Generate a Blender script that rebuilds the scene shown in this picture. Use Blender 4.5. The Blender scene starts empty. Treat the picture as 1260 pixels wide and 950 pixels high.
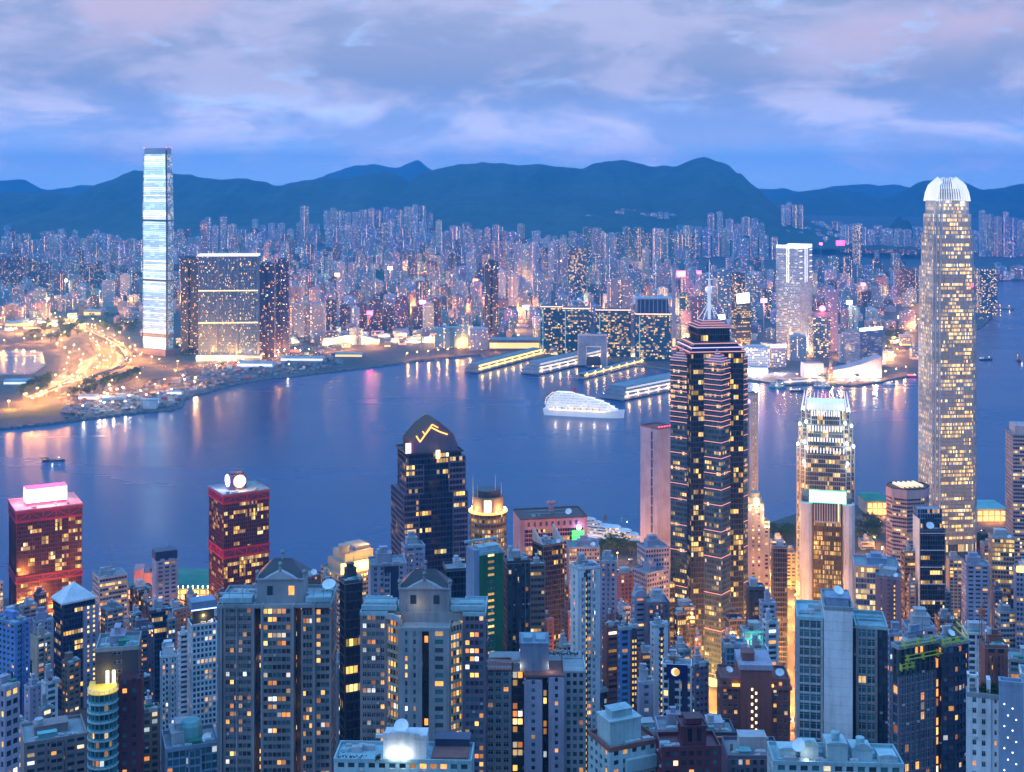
import bpy, math, random
from mathutils import Vector, noise
R = math.radians
rnd = random.Random(11)
sc = bpy.context.scene
COL = sc.collection

# ------------------------------------------------------------------ camera, sky, light, exposure
F, H, HY, CX = 1600.0, 400.0, 225.0, 630.0      # focal length in photo pixels, eye height, horizon row, centre column
cam_d = bpy.data.cameras.new('camera')
cam = bpy.data.objects.new('camera', cam_d)
COL.objects.link(cam)
cam.location = (0, 0, H)
cam.rotation_euler = (R(90), 0, 0)
cam_d.sensor_width = 36
cam_d.lens = F / 1260 * 36
cam_d.shift_y = -(475 - HY) / 1260
cam_d.clip_start = 1
cam_d.clip_end = 60000
sc.camera = cam

SUN_EL, SUN_AZ = 4.0, 250.0
world = bpy.data.worlds.new("World")
sc.world = world
world.use_nodes = True
nt = world.node_tree
nt.nodes.clear()
def wn(t, **k):
    n = nt.nodes.new(t)
    for a, b in k.items(): setattr(n, a, b)
    return n
def wl(a, b): nt.links.new(a, b)
wout = wn('ShaderNodeOutputWorld')
bg = wn('ShaderNodeBackground')
wl(bg.outputs[0], wout.inputs[0])
geo = wn('ShaderNodeTexCoord')
sep = wn('ShaderNodeSeparateXYZ')
wl(geo.outputs['Generated'], sep.inputs[0])
def wmath(op, a, b=None, clamp=False):
    n = wn('ShaderNodeMath', operation=op, use_clamp=clamp)
    for i, v in enumerate((a, b)):
        if v is None: continue
        if isinstance(v, (int, float)): n.inputs[i].default_value = v
        else: wl(v, n.inputs[i])
    return n.outputs[0]
sky = wn('ShaderNodeTexSky', sky_type='NISHITA', sun_disc=False)
sky.sun_elevation = R(SUN_EL); sky.sun_rotation = R(SUN_AZ); sky.air_density = 1.4; sky.dust_density = 1.0; sky.ozone_density = 4.0
skm = wn('ShaderNodeVectorMath', operation='SCALE'); wl(sky.outputs[0], skm.inputs[0]); skm.inputs['Scale'].default_value = 0.06
# clear dusk air by elevation
el = wmath('MULTIPLY', sep.outputs['Z'], 1.0)
ramp = wn('ShaderNodeValToRGB')
wl(wmath('MULTIPLY', wmath('ADD', el, 0.0, True), 1.0, True), ramp.inputs[0])
cr = ramp.color_ramp
stops = [(0.0, (0.25, 0.43, 0.74)), (0.035, (0.24, 0.42, 0.76)), (0.07, (0.19, 0.37, 0.76)), (0.11, (0.23, 0.39, 0.79)),
         (0.17, (0.20, 0.38, 0.72)), (0.5, (0.135, 0.36, 0.74)), (1.0, (0.13, 0.36, 0.74))]
while len(cr.elements) < len(stops): cr.elements.new(0.5)
for e, (p, c) in zip(cr.elements, stops):
    e.position = p; e.color = (*c, 1)
# soft stretched clouds over the direction: azimuth-like x/y and elevation
az = wmath('DIVIDE', sep.outputs['X'], wmath('MAXIMUM', wmath('ABSOLUTE', sep.outputs['Y']), 0.15))
cv = wn('ShaderNodeCombineXYZ')
wl(wmath('MULTIPLY', az, 7.5), cv.inputs[0])
wl(wmath('MULTIPLY', sep.outputs['Z'], 22.0), cv.inputs[1])
def wnoise(scale, detail, rough, off, dist=0.6):
    m = wn('ShaderNodeVectorMath', operation='ADD'); wl(cv.outputs[0], m.inputs[0]); m.inputs[1].default_value = off
    n = wn('ShaderNodeTexNoise', noise_dimensions='3D'); wl(m.outputs[0], n.inputs['Vector'])
    n.inputs['Scale'].default_value = scale; n.inputs['Detail'].default_value = detail
    n.inputs['Roughness'].default_value = rough; n.inputs['Distortion'].default_value = dist
    return n.outputs[0]
def wrange(v, a, b, c=0.0, d=1.0):
    n = wn('ShaderNodeMapRange', interpolation_type='SMOOTHSTEP')
    wl(v, n.inputs[0])
    for i, x in zip((1, 2, 3, 4), (a, b, c, d)): n.inputs[i].default_value = x
    return n.outputs[0]
def wmix(f, a, b, blend='MIX'):
    n = wn('ShaderNodeMixRGB', blend_type=blend)
    for i, v in enumerate((f, a, b)):
        if isinstance(v, (int, float)): n.inputs[i].default_value = v
        elif isinstance(v, tuple): n.inputs[i].default_value = (*v, 1)
        else: wl(v, n.inputs[i])
    return n.outputs[0]
n1 = wnoise(0.95, 9, 0.62, (3.1, 1.7, 0.0), 0.35)
n2 = wnoise(1.7, 9, 0.62, (9.3, 4.1, 2.0), 0.3)
n3 = wnoise(0.42, 5, 0.5, (1.3, 14.1, 5.0), 0.5)
Zs = sep.outputs['Z']
skyc = wmix(0.06, ramp.outputs[0], skm.outputs[0])
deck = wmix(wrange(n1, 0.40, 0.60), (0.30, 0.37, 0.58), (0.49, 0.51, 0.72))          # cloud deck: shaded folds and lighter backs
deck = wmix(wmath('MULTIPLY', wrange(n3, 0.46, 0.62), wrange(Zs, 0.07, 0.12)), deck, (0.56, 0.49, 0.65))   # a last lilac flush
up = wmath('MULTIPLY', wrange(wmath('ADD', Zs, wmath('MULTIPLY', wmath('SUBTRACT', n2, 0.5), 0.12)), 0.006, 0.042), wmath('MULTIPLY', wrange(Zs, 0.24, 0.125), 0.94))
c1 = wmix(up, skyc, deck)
hi = wmath('MULTIPLY', wrange(n2, 0.53, 0.66), wrange(Zs, 0.03, 0.07))
c3 = wmix(wmath('MULTIPLY', hi, 0.65), c1, (0.46, 0.64, 0.98))                     # pale blue gaps
bank = wmath('MULTIPLY', wmath('MULTIPLY', wrange(n1, 0.60, 0.42), wrange(Zs, 0.024, 0.048)), wrange(Zs, 0.10, 0.06))
c4 = wmix(wmath('MULTIPLY', bank, 0.5), c3, (0.14, 0.27, 0.60))                    # low blue bank
# the last light lies behind the hills, ahead of the viewer
ahead = wmath('MULTIPLY', wrange(sep.outputs['Y'], -0.1, 0.85), wrange(sep.outputs['Z'], 0.085, 0.02))
gain = wmath('ADD', wmath('ADD', 1.12, wmath('MULTIPLY', wrange(sep.outputs['Z'], 0.18, 0.55), 1.12)), wmath('ADD', wmath('MULTIPLY', ahead, 0.85), wmath('MULTIPLY', wmath('MULTIPLY', wrange(sep.outputs['Z'], 0.034, 0.0), wrange(sep.outputs['Y'], -0.1, 0.85)), 0.55)))
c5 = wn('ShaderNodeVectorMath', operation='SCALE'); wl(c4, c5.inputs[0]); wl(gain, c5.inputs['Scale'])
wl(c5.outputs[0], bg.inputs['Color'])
bg.inputs['Strength'].default_value = 1.0

sun_d = bpy.data.lights.new('sun', 'SUN')
sun = bpy.data.objects.new('sun', sun_d)
COL.objects.link(sun)
sun_d.energy = 0.75
sun_d.color = (0.66, 0.84, 1.0)          # afterglow of the western sky
sun_d.angle = R(50)
sun.rotation_euler = (R(90 - 24), 0, R(-68))
sc.view_settings.view_transform = 'Standard'
sc.view_settings.look = 'None'
sc.view_settings.exposure = 0.1
sc.view_settings.gamma = 1.0
sc.view_settings.use_curve_mapping = False
sc.render.engine = 'CYCLES'
cy = sc.cycles
cy.use_denoising = True
try: cy.denoiser = 'OPENIMAGEDENOISE'
except Exception: pass
cy.max_bounces = 4; cy.diffuse_bounces = 2; cy.glossy_bounces = 3; cy.transmission_bounces = 1; cy.volume_bounces = 0; cy.transparent_max_bounces = 4
cy.use_light_tree = True
cy.sample_clamp_indirect = 4.0
cy.sample_clamp_direct = 0.0
cy.caustics_reflective = True
cy.use_adaptive_sampling = True
cy.adaptive_threshold = 0.02
cy.blur_glossy = 0.5

# ------------------------------------------------------------------ helpers
def PX(px, D): return (px - CX) * D / F
def PZ(py, D): return H - (py - HY) * D / F
def GP(px, py, z=4.0):                       # a pixel on the level ground of height z
    D = F * (H - z) / (py - HY)
    return (PX(px, D), D)
def tz(x, y):                                # the island's ground: a flat shore that climbs to the peak behind the camera
    d = y + 0.02 * abs(x)
    z = 5.0 + max(0.0, 1040 - d) * 0.222
    if d < 330: z += (330 - d) * 0.12
    return z
def tag(o, label=None, cat=None, group=None, kind=None):
    if label: o['label'] = label
    if cat: o['category'] = cat
    if group: o['group'] = group
    if kind: o['kind'] = kind
    return o
def empty(name, loc, rz=0.0):
    o = bpy.data.objects.new(name, None)
    COL.objects.link(o)
    o.location = loc; o.rotation_euler = (0, 0, rz)
    o.empty_display_size = 1
    return o
def link(name, me, parent=None, loc=(0, 0, 0)):
    o = bpy.data.objects.new(name, me)
    COL.objects.link(o)
    o.location = loc
    if parent is not None: o.parent = parent
    return o
ORD = ['', 'first', 'second', 'third', 'fourth', 'fifth', 'sixth', 'seventh', 'eighth', 'ninth', 'tenth', 'eleventh', 'twelfth', 'thirteenth', 'fourteenth',
       'fifteenth', 'sixteenth', 'seventeenth', 'eighteenth', 'nineteenth', 'twentieth']
def ordinal(n):
    if n <= 20: return ORD[n]
    t = {2: 'twenty', 3: 'thirty', 4: 'forty', 5: 'fifty', 6: 'sixty', 7: 'seventy', 8: 'eighty', 9: 'ninety'}[n // 10]
    return (t + '-' + ORD[n % 10]) if n % 10 else t.replace('ty', 'tieth')

class MB:
    def __init__(s): s.v, s.f, s.m, s.a, s.uv, s.t = [], [], [], [], [], []
    def face(s, pts, m=0, a=0.0, uv=None, t=None):
        b = len(s.v)
        s.v += [tuple(p) for p in pts]
        s.f.append(tuple(range(b, b + len(pts))))
        s.m.append(m); s.a.append(a); s.uv.append(uv); s.t.append(t)
    def solid(s, vs, fs, m=0, a=0.0):
        b = len(s.v)
        s.v += [tuple(p) for p in vs]
        for f in fs:
            s.f.append(tuple(b + i for i in f)); s.m.append(m); s.a.append(a); s.uv.append(None); s.t.append(None)
    def box(s, x0, x1, y0, y1, z0, z1, m=0, a=0.0):
        s.solid([(x0, y0, z0), (x1, y0, z0), (x1, y1, z0), (x0, y1, z0), (x0, y0, z1), (x1, y0, z1), (x1, y1, z1), (x0, y1, z1)],
                [(0, 3, 2, 1), (4, 5, 6, 7), (0, 1, 5, 4), (1, 2, 6, 5), (2, 3, 7, 6), (3, 0, 4, 7)], m, a)
    def prism(s, poly, z0, z1, m=0, mt=None, top=None):
        n = len(poly)
        tp = top or poly
        b = len(s.v)
        s.v += [(x, y, z0) for x, y in poly] + [(x, y, z1) for x, y in tp]
        for i in range(n):
            j = (i + 1) % n
            s.f.append((b + i, b + j, b + n + j, b + n + i)); s.m.append(m)
        s.f.append(tuple(b + n + i for i in range(n))); s.m.append(m if mt is None else mt)
        s.f.append(tuple(b + i for i in reversed(range(n)))); s.m.append(m)
        k = n + 2
        s.a += [0.0] * k; s.uv += [None] * k; s.t += [None] * k
    def tube(s, p0, p1, r0, r1=None, n=8, m=0):
        r1 = r0 if r1 is None else r1
        p0, p1 = Vector(p0), Vector(p1)
        d = (p1 - p0).normalized()
        u = d.orthogonal().normalized(); w = d.cross(u)
        ring = lambda p, r: [p + (u * math.cos(2 * math.pi * i / n) + w * math.sin(2 * math.pi * i / n)) * r for i in range(n)]
        vs = ring(p0, r0) + ring(p1, r1)
        fs = [(i, (i + 1) % n, n + (i + 1) % n, n + i) for i in range(n)] + [tuple(reversed(range(n))), tuple(range(n, 2 * n))]
        s.solid(vs, fs, m)
    def lathe(s, prof, n=16, c=(0, 0), m=0):
        vs, fs = [], []
        for r, z in prof:
            for i in range(n):
                a = 2 * math.pi * i / n
                vs.append((c[0] + r * math.cos(a), c[1] + r * math.sin(a), z))
        for k in range(len(prof) - 1):
            for i in range(n):
                j = (i + 1) % n
                fs.append((k * n + i, k * n + j, (k + 1) * n + j, (k + 1) * n + i))
        fs.append(tuple(reversed(range(n)))); fs.append(tuple((len(prof) - 1) * n + i for i in range(n)))
        s.solid(vs, fs, m)
    def build(s, name, mats, parent=None, loc=(0, 0, 0), smooth=False, mesh_only=False):
        me = bpy.data.meshes.new(name)
        me.from_pydata(s.v, [], s.f)
        for m in (mats if isinstance(mats, (list, tuple)) else [mats]): me.materials.append(m)
        me.polygons.foreach_set('material_index', s.m)
        if any(s.a):
            at = me.attributes.new('cid', 'FLOAT', 'FACE'); at.data.foreach_set('value', s.a)
        if any(u is not None for u in s.uv):
            l = me.uv_layers.new(name='UVMap')
            fl = []
            for f, u in zip(s.f, s.uv):
                for i in range(len(f)): fl += list(u[i]) if u is not None else [-1.0, -1.0]
            l.data.foreach_set('uv', fl)
        if any(t is not None for t in s.t):
            at = me.attributes.new('tint', 'FLOAT_COLOR', 'FACE')
            fl = []
            for t in s.t: fl += [*(t or (0.3, 0.3, 0.3)), 1.0]
            at.data.foreach_set('color', fl)
        if smooth: me.polygons.foreach_set('use_smooth', [True] * len(me.polygons))
        me.update()
        return me if mesh_only else link(name, me, parent, loc)

# ------------------------------------------------------------------ materials
class NT:
    def __init__(s, name):
        s.mat = bpy.data.materials.new(name); s.mat.use_nodes = True
        s.t = s.mat.node_tree; s.p = s.t.nodes['Principled BSDF']
    def n(s, t, **k):
        n = s.t.nodes.new(t)
        for a, b in k.items(): setattr(n, a, b)
        return n
    def set(s, sock, v):
        if isinstance(v, (int, float)): sock.default_value = v
        elif isinstance(v, tuple): sock.default_value = (*v, 1.0) if len(v) == 3 and len(sock.default_value) == 4 else v
        else: s.t.links.new(v, sock)
    def math(s, op, a, b=0.0, clamp=False):
        n = s.n('ShaderNodeMath', operation=op, use_clamp=clamp); s.set(n.inputs[0], a); s.set(n.inputs[1], b); return n.outputs[0]
    def mix(s, f, a, b, blend='MIX'):
        n = s.n('ShaderNodeMixRGB', blend_type=blend); s.set(n.inputs[0], f); s.set(n.inputs[1], a); s.set(n.inputs[2], b); return n.outputs[0]
    def noise(s, scale, detail=3, rough=0.5, coord='Object', vec=None, sc3=None):
        n = s.n('ShaderNodeTexNoise'); n.inputs['Scale'].default_value = scale; n.inputs['Detail'].default_value = detail; n.inputs['Roughness'].default_value = rough
        v = vec
        if v is None: v = s.n('ShaderNodeTexCoord').outputs[coord] if coord != 'Position' else s.n('ShaderNodeNewGeometry').outputs['Position']
        if sc3:
            m = s.n('ShaderNodeVectorMath', operation='MULTIPLY'); s.set(m.inputs[0], v); m.inputs[1].default_value = sc3; v = m.outputs[0]
        s.set(n.inputs['Vector'], v)
        return n.outputs[0]
    def white(s, a, b=0.0, c=0.0):
        cb = s.n('ShaderNodeCombineXYZ'); s.set(cb.inputs[0], a); s.set(cb.inputs[1], b); s.set(cb.inputs[2], c)
        n = s.n('ShaderNodeTexWhiteNoise', noise_dimensions='3D'); s.t.links.new(cb.outputs[0], n.inputs['Vector'])
        return n.outputs['Value']
    def ramp(s, v, stops):
        n = s.n('ShaderNodeValToRGB'); s.set(n.inputs[0], v)
        while len(n.color_ramp.elements) < len(stops): n.color_ramp.elements.new(0.5)
        for e, (p, c) in zip(n.color_ramp.elements, stops): e.position = p; e.color = (*c, 1)
        return n.outputs[0]
    def rng(s, v, a, b, c=0.0, d=1.0):
        n = s.n('ShaderNodeMapRange', interpolation_type='SMOOTHSTEP'); s.set(n.inputs[0], v)
        for i, x in zip((1, 2, 3, 4), (a, b, c, d)): s.set(n.inputs[i], x)
        return n.outputs[0]
    def emit(s, col, strength):
        s.set(s.p.inputs['Emission Color'], col); s.set(s.p.inputs['Emission Strength'], strength)

_mats = {}
def wall_mat(name, c, rough=0.75, var=0.34, streak=True):
    """painted concrete, tile or stone with weather stains"""
    if name in _mats: return _mats[name]
    t = NT(name)
    pos = t.n('ShaderNodeNewGeometry').outputs['Position']
    a = t.noise(0.05, 4, 0.6, vec=pos)
    b = t.noise(0.55, 5, 0.7, vec=pos, sc3=(1, 1, 0.07))
    d = t.noise(1.6, 2, 0.5, vec=pos)
    f = t.math('ADD', t.math('MULTIPLY', a, 0.5), t.math('ADD', t.math('MULTIPLY', b, 0.38), t.math('MULTIPLY', d, 0.12)))
    rnd_o = t.n('ShaderNodeObjectInfo').outputs['Random']
    col = t.ramp(f, [(0.3, tuple(x * (1 - var * 1.5) for x in c)), (0.5, c), (0.68, tuple(min(1, x * (1 + var)) for x in c))])
    t.set(t.p.inputs['Base Color'], col)
    t.p.inputs['Roughness'].default_value = rough
    _mats[name] = t.mat
    return t.mat
def plain(name, c, rough=0.5, metal=0.0, emit=None, es=0.0, sample=True):
    if name in _mats: return _mats[name]
    t = NT(name)
    f = t.noise(0.8, 3, 0.6)
    t.set(t.p.inputs['Base Color'], t.mix(f, tuple(x * 0.85 for x in c), tuple(min(1, x * 1.12) for x in c)))
    t.p.inputs['Roughness'].default_value = rough; t.p.inputs['Metallic'].default_value = metal
    if emit: t.emit(emit, es)
    elif True: pass
    if emit and not sample:
        try: t.mat.cycles.emission_sampling = 'NONE'
        except Exception: pass
    _mats[name] = t.mat
    return t.mat
WARM = [(0.0, (1.0, 0.28, 0.03)), (0.35, (1.0, 0.42, 0.07)), (0.66, (1.0, 0.55, 0.13)), (0.84, (1.0, 0.74, 0.42)), (0.94, (0.9, 0.95, 1.0)), (1.0, (0.7, 0.9, 1.0))]
GOLD = [(0.0, (1.0, 0.47, 0.07)), (0.4, (1.0, 0.57, 0.13)), (0.85, (1.0, 0.66, 0.22)), (1.0, (1.0, 0.86, 0.6))]
PALE = [(0.0, (1.0, 0.70, 0.30)), (0.5, (1.0, 0.85, 0.58)), (1.0, (0.85, 0.95, 1.0))]
def glass_mat(name, base, p=0.2, cols=WARM, es=1.6, run=3.0, rough=0.1, metal=0.0, tealv=None, glow=0.0, keep=0.85):
    """window panes: dark reflective glass, lit here and there; a pane's number and its floor decide which"""
    if name in _mats: return _mats[name]
    t = NT(name)
    cid = t.n('ShaderNodeAttribute', attribute_name='cid').outputs['Fac']
    ri = t.n('ShaderNodeObjectInfo').outputs['Random']
    r = t.math('MULTIPLY', ri, 771.3)
    runid = t.math('FLOOR', t.math('DIVIDE', cid, run))
    h1 = t.white(runid, r, 1.3); h2 = t.white(cid, r, 5.1); h3 = t.white(cid, r, 9.7); hr = t.white(t.math('FLOOR', t.math('DIVIDE', cid, 1000.0)), r, 3.3)
    pf = t.math('MULTIPLY', p, t.math('ADD', 0.35, t.math('MULTIPLY', hr, 1.3)))
    lit = t.math('MULTIPLY', t.math('LESS_THAN', h1, pf), t.math('LESS_THAN', h2, keep))
    blot = t.noise(1.1, 2, 0.7, coord='Position' if False else 'Object')
    st = t.math('MULTIPLY', t.math('MULTIPLY', lit, t.math('ADD', 0.25, t.math('MULTIPLY', t.math('MULTIPLY', h3, h3), 1.5))), t.math('MULTIPLY', t.math('ADD', 0.35, t.math('MULTIPLY', blot, 1.4)), es * 0.62))
    st = t.math('ADD', st, glow)  # glow makes every pane give off some light, even the unlit ones
    bcol = t.mix(h3, tuple(x * 0.6 for x in base), tuple(min(1, x * 1.5) for x in base))
    if tealv: bcol = t.mix(t.math('MULTIPLY', t.math('GREATER_THAN', h2, 0.6), 0.8), bcol, tealv)
    t.set(t.p.inputs['Base Color'], bcol)
    t.p.inputs['Roughness'].default_value = rough; t.p.inputs['Metallic'].default_value = metal
    t.p.inputs['Specular IOR Level'].default_value = 0.8
    t.emit(t.ramp(t.white(cid, r, 12.9), cols), st)
    try: t.mat.cycles.emission_sampling = 'NONE'
    except Exception: pass
    _mats[name] = t.mat
    return t.mat
def lamp_mat(name, c, es, sample=False):
    if name in _mats: return _mats[name]
    t = NT(name); t.set(t.p.inputs['Base Color'], tuple(min(0.8, x) for x in c)); t.emit(c, es)
    if not sample:
        try: t.mat.cycles.emission_sampling = 'NONE'
        except Exception: pass
    _mats[name] = t.mat
    return t.mat
def far_mat(name, p=0.13, colp=0.05, es=2.2, cell=(3.3, 3.0), win=(0.22, 0.80, 0.35, 0.85), gl=(0.05, 0.08, 0.12), cols=WARM):
    """distant facade: rows of windows over a tinted wall; UV is in metres, roofs have negative UV"""
    if name in _mats: return _mats[name]
    t = NT(name)
    uv = t.n('ShaderNodeUVMap').outputs[0]
    sp = t.n('ShaderNodeSeparateXYZ'); t.set(sp.inputs[0], uv)
    u = t.math('DIVIDE', sp.outputs[0], cell[0]); v = t.math('DIVIDE', sp.outputs[1], cell[1])
    iu, iv = t.math('FLOOR', u), t.math('FLOOR', v)
    fu, fv = t.math('FRACT', u), t.math('FRACT', v)
    inw = t.math('MULTIPLY', t.math('MULTIPLY', t.math('GREATER_THAN', fu, win[0]), t.math('LESS_THAN', fu, win[1])), t.math('MULTIPLY', t.math('GREATER_THAN', fv, win[2]), t.math('LESS_THAN', fv, win[3])))
    wallf = t.math('GREATER_THAN', sp.outputs[1], -0.5)
    inw = t.math('MULTIPLY', inw, wallf)
    h = t.white(iu, iv, 1.7); hc = t.white(iu, 0.37, 4.4)
    lit = t.math('MAXIMUM', t.math('LESS_THAN', h, p), t.math('MULTIPLY', t.math('LESS_THAN', hc, colp), t.math('LESS_THAN', h, 0.75)))
    lit = t.math('MULTIPLY', lit, inw)
    tint = t.n('ShaderNodeAttribute', attribute_name='tint').outputs['Color']
    pos = t.n('ShaderNodeNewGeometry').outputs['Position']
    tint = t.mix(t.noise(0.03, 4, 0.6, vec=pos), t.mix(0.35, tint, (0.02, 0.02, 0.02)), tint)
    t.set(t.p.inputs['Base Color'], t.mix(inw, tint, gl))
    t.p.inputs['Roughness'].default_value = 0.6
    h2 = t.white(iu, iv, 8.2)
    t.emit(t.ramp(t.white(iu, iv, 3.1), cols), t.math('MULTIPLY', lit, t.math('MULTIPLY', t.math('ADD', 0.3, t.math('MULTIPLY', h2, h2)), es)))
    try: t.mat.cycles.emission_sampling = 'NONE'
    except Exception: pass
    _mats[name] = t.mat
    return t.mat
FAR = far_mat('distant_flats', p=0.08, colp=0.05, es=6.5)
FAR_OFFICE = far_mat('distant_offices', p=0.24, colp=0.03, es=3.2, cell=(4.2, 3.6), win=(0.08, 0.92, 0.30, 0.90), gl=(0.03, 0.09, 0.12), cols=GOLD)
FAR_DARK = far_mat('distant_dark_tower', p=0.13, colp=0.03, es=3.6, cell=(3.0, 3.1), win=(0.15, 0.85, 0.3, 0.9), gl=(0.025, 0.035, 0.06), cols=WARM)

def water_mat():
    t = NT('harbour_water')
    pos = t.n('ShaderNodeNewGeometry').outputs['Position']
    f = t.noise(0.004, 5, 0.6, vec=pos, sc3=(0.35, 1.3, 1))
    t.set(t.p.inputs['Base Color'], t.mix(f, (0.001, 0.042, 0.125), (0.003, 0.080, 0.195)))
    t.set(t.p.inputs['Roughness'], t.rng(f, 0.3, 0.7, 0.20, 0.30))
    t.p.inputs['IOR'].default_value = 1.33
    b = t.n('ShaderNodeBump'); b.inputs['Strength'].default_value = 0.12; b.inputs['Distance'].default_value = 0.6
    t.set(b.inputs['Height'], t.noise(0.06, 4, 0.6, vec=pos, sc3=(0.5, 1, 1)))
    t.set(t.p.inputs['Normal'], b.outputs[0])
    return t.mat
def ground_mat(name, stops, s1=0.01, s2=0.08):
    t = NT(name)
    pos = t.n('ShaderNodeNewGeometry').outputs['Position']
    f = t.math('ADD', t.math('MULTIPLY', t.noise(s1, 5, 0.65, vec=pos), 0.6), t.math('MULTIPLY', t.noise(s2, 4, 0.6, vec=pos), 0.4))
    t.set(t.p.inputs['Base Color'], t.ramp(f, stops)); t.p.inputs['Roughness'].default_value = 0.9
    return t.mat
M_WATER = water_mat()
M_CITYG = ground_mat('city_ground', [(0.3, (0.035, 0.036, 0.04)), (0.46, (0.065, 0.06, 0.06)), (0.56, (0.10, 0.09, 0.085)), (0.7, (0.03, 0.045, 0.028))])
M_EARTH = ground_mat('bare_earth', [(0.35, (0.06, 0.055, 0.05)), (0.5, (0.12, 0.105, 0.09)), (0.65, (0.18, 0.165, 0.15))], 0.02, 0.15)
M_LAWN = ground_mat('lawn', [(0.35, (0.035, 0.07, 0.02)), (0.65, (0.07, 0.11, 0.035))], 0.02, 0.2)
M_ROAD = ground_mat('asphalt', [(0.3, (0.04, 0.04, 0.042)), (0.7, (0.07, 0.068, 0.066))], 0.03, 0.4)
M_FOREST = ground_mat('forest_slopes', [(0.36, (0.010, 0.026, 0.010)), (0.48, (0.03, 0.055, 0.02)), (0.58, (0.05, 0.075, 0.045)), (0.68, (0.075, 0.09, 0.065))], 0.0022, 0.014)
M_STONE = wall_mat('seawall_stone', (0.22, 0.21, 0.19))
M_LEAF = ground_mat('leaves', [(0.3, (0.015, 0.04, 0.012)), (0.55, (0.035, 0.07, 0.02)), (0.75, (0.07, 0.10, 0.03))], 0.2, 1.2)
M_BARK = plain('bark', (0.06, 0.045, 0.03), 0.9)

# ------------------------------------------------------------------ large structure: water, land, hills, air
m = MB(); m.face([(-12500, 300, 0), (12500, 300, 0), (12500, 15500, 0), (-12500, 15500, 0)])
tag(m.build('water', M_WATER), kind='structure')

SHORE = [(-400, 1225), (-200, 1230), (0, 1236), (250, 1250), (330, 1290), (480, 1330), (620, 1376), (700, 1400), (800, 1425), (930, 1490), (985, 1560), (1060, 1600), (1260, 1560), (1700, 1540)]
SHX = [(PX(p, d), d) for p, d in SHORE]
def shore(x):
    if x <= SHX[0][0]: return SHX[0][1]
    for (a, b), (c, d) in zip(SHX, SHX[1:]):
        if x <= c: return b + (d - b) * (x - a) / (c - a)
    return SHX[-1][1]
m = MB()
NX, NY = 90, 60
xs = [-1100 + 2300 * i / NX for i in range(NX + 1)]
vs = []
for j in range(NY + 1):
    for x in xs:
        y = -250 + (shore(x) + 250) * j / NY
        vs.append((x, y, tz(x, y) + (0 if y > 980 else 0.0 * noise.noise((x * 0.012, y * 0.012, 0.3)))))
fs = [(j * (NX + 1) + i, j * (NX + 1) + i + 1, (j + 1) * (NX + 1) + i + 1, (j + 1) * (NX + 1) + i) for j in range(NY) for i in range(NX)]
m.solid(vs, fs)
for a, b in zip(xs, xs[1:]):
    m.face([(a, shore(a), -3), (a, shore(a), 5), (b, shore(b), 5), (b, shore(b), -3)][::-1], 1)
tag(m.build('island_ground', [M_CITYG, M_STONE]), kind='structure')

def gz(y): return 3.0
KS = [(-420, 560), (-200, 543), (0, 526), (60, 520), (130, 511), (170, 506), (212, 503), (221, 499), (224, 491), (240, 485), (280, 474), (320, 466), (400, 457), (480, 448), (507, 444), (565, 438), (592, 436),
      (600, 441), (655, 440), (660, 452), (740, 446), (800, 450), (850, 458), (917, 466), (960, 472), (1010, 472), (1052, 474), (1090, 468), (1128, 460), (1140, 440), (1190, 410), (1208, 402), (1220, 390), (1218, 372),
      (1213, 354), (1195, 342), (1100, 338), (960, 336), (884, 333), (868, 329), (880, 324), (1000, 323), (1060, 321), (1400, 317)]
kp = [GP(a, b, 3.0) for a, b in KS]
kp2 = kp + [(9000, 9500), (-6000, 9500), (-3500, 3000)]
m = MB()
m.face([(x, y, 3.0) for x, y in kp2])
for (a, b), (c, d) in zip(kp, kp[1:]): m.face([(a, b, -3), (c, d, -3), (c, d, 3.0), (a, b, 3.0)], 1)
tag(m.build('mainland_ground', [M_CITYG, M_STONE]), kind='structure')
# rip-rap along the near shore
m = MB()
for (a, b), (c, d) in zip(kp[:16], kp[1:17]):
    n = max(1, int(math.hypot(c - a, d - b) / 9))
    for k in range(n):
        t = (k + rnd.random()) / n
        x, y = a + (c - a) * t, b + (d - b) * t - rnd.uniform(0, 3)
        s = rnd.uniform(2, 4.5)
        m.box(x - s, x + s, y - s * .7, y + s * .7, -1, rnd.uniform(0.8, 3.6))
tag(m.build('rubble_seawall', M_STONE), 'grey rubble edge along the far waterfront', 'seawall', kind='stuff')

def kz(x, y):
    """the mainland's rise towards the hills"""
    t = (y - 5600 - max(0, min(1400, (x - 900) * 0.7))) / 2600
    t = max(0.0, min(1.0, t))
    return 3.0 + (t * t * (3 - 2 * t)) * 150
m = MB()
NX, NY = 70, 30
vs = []
for j in range(NY + 1):
    for i in range(NX + 1):
        y = 5300 + 4300 * j / NY; x = (-0.62 + 1.24 * i / NX) * y
        z = kz(x, y)
        vs.append((x, y, z - 0.8 + (min(1, (z - 3) / 30)) * 14 * noise.noise((x * 0.0016, y * 0.0016, 1.1))))
m.solid(vs, [(j * (NX + 1) + i, j * (NX + 1) + i + 1, (j + 1) * (NX + 1) + i + 1, (j + 1) * (NX + 1) + i) for j in range(NY) for i in range(NX)])
tag(m.build('foothills', M_CITYG, smooth=True), kind='structure')

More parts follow.
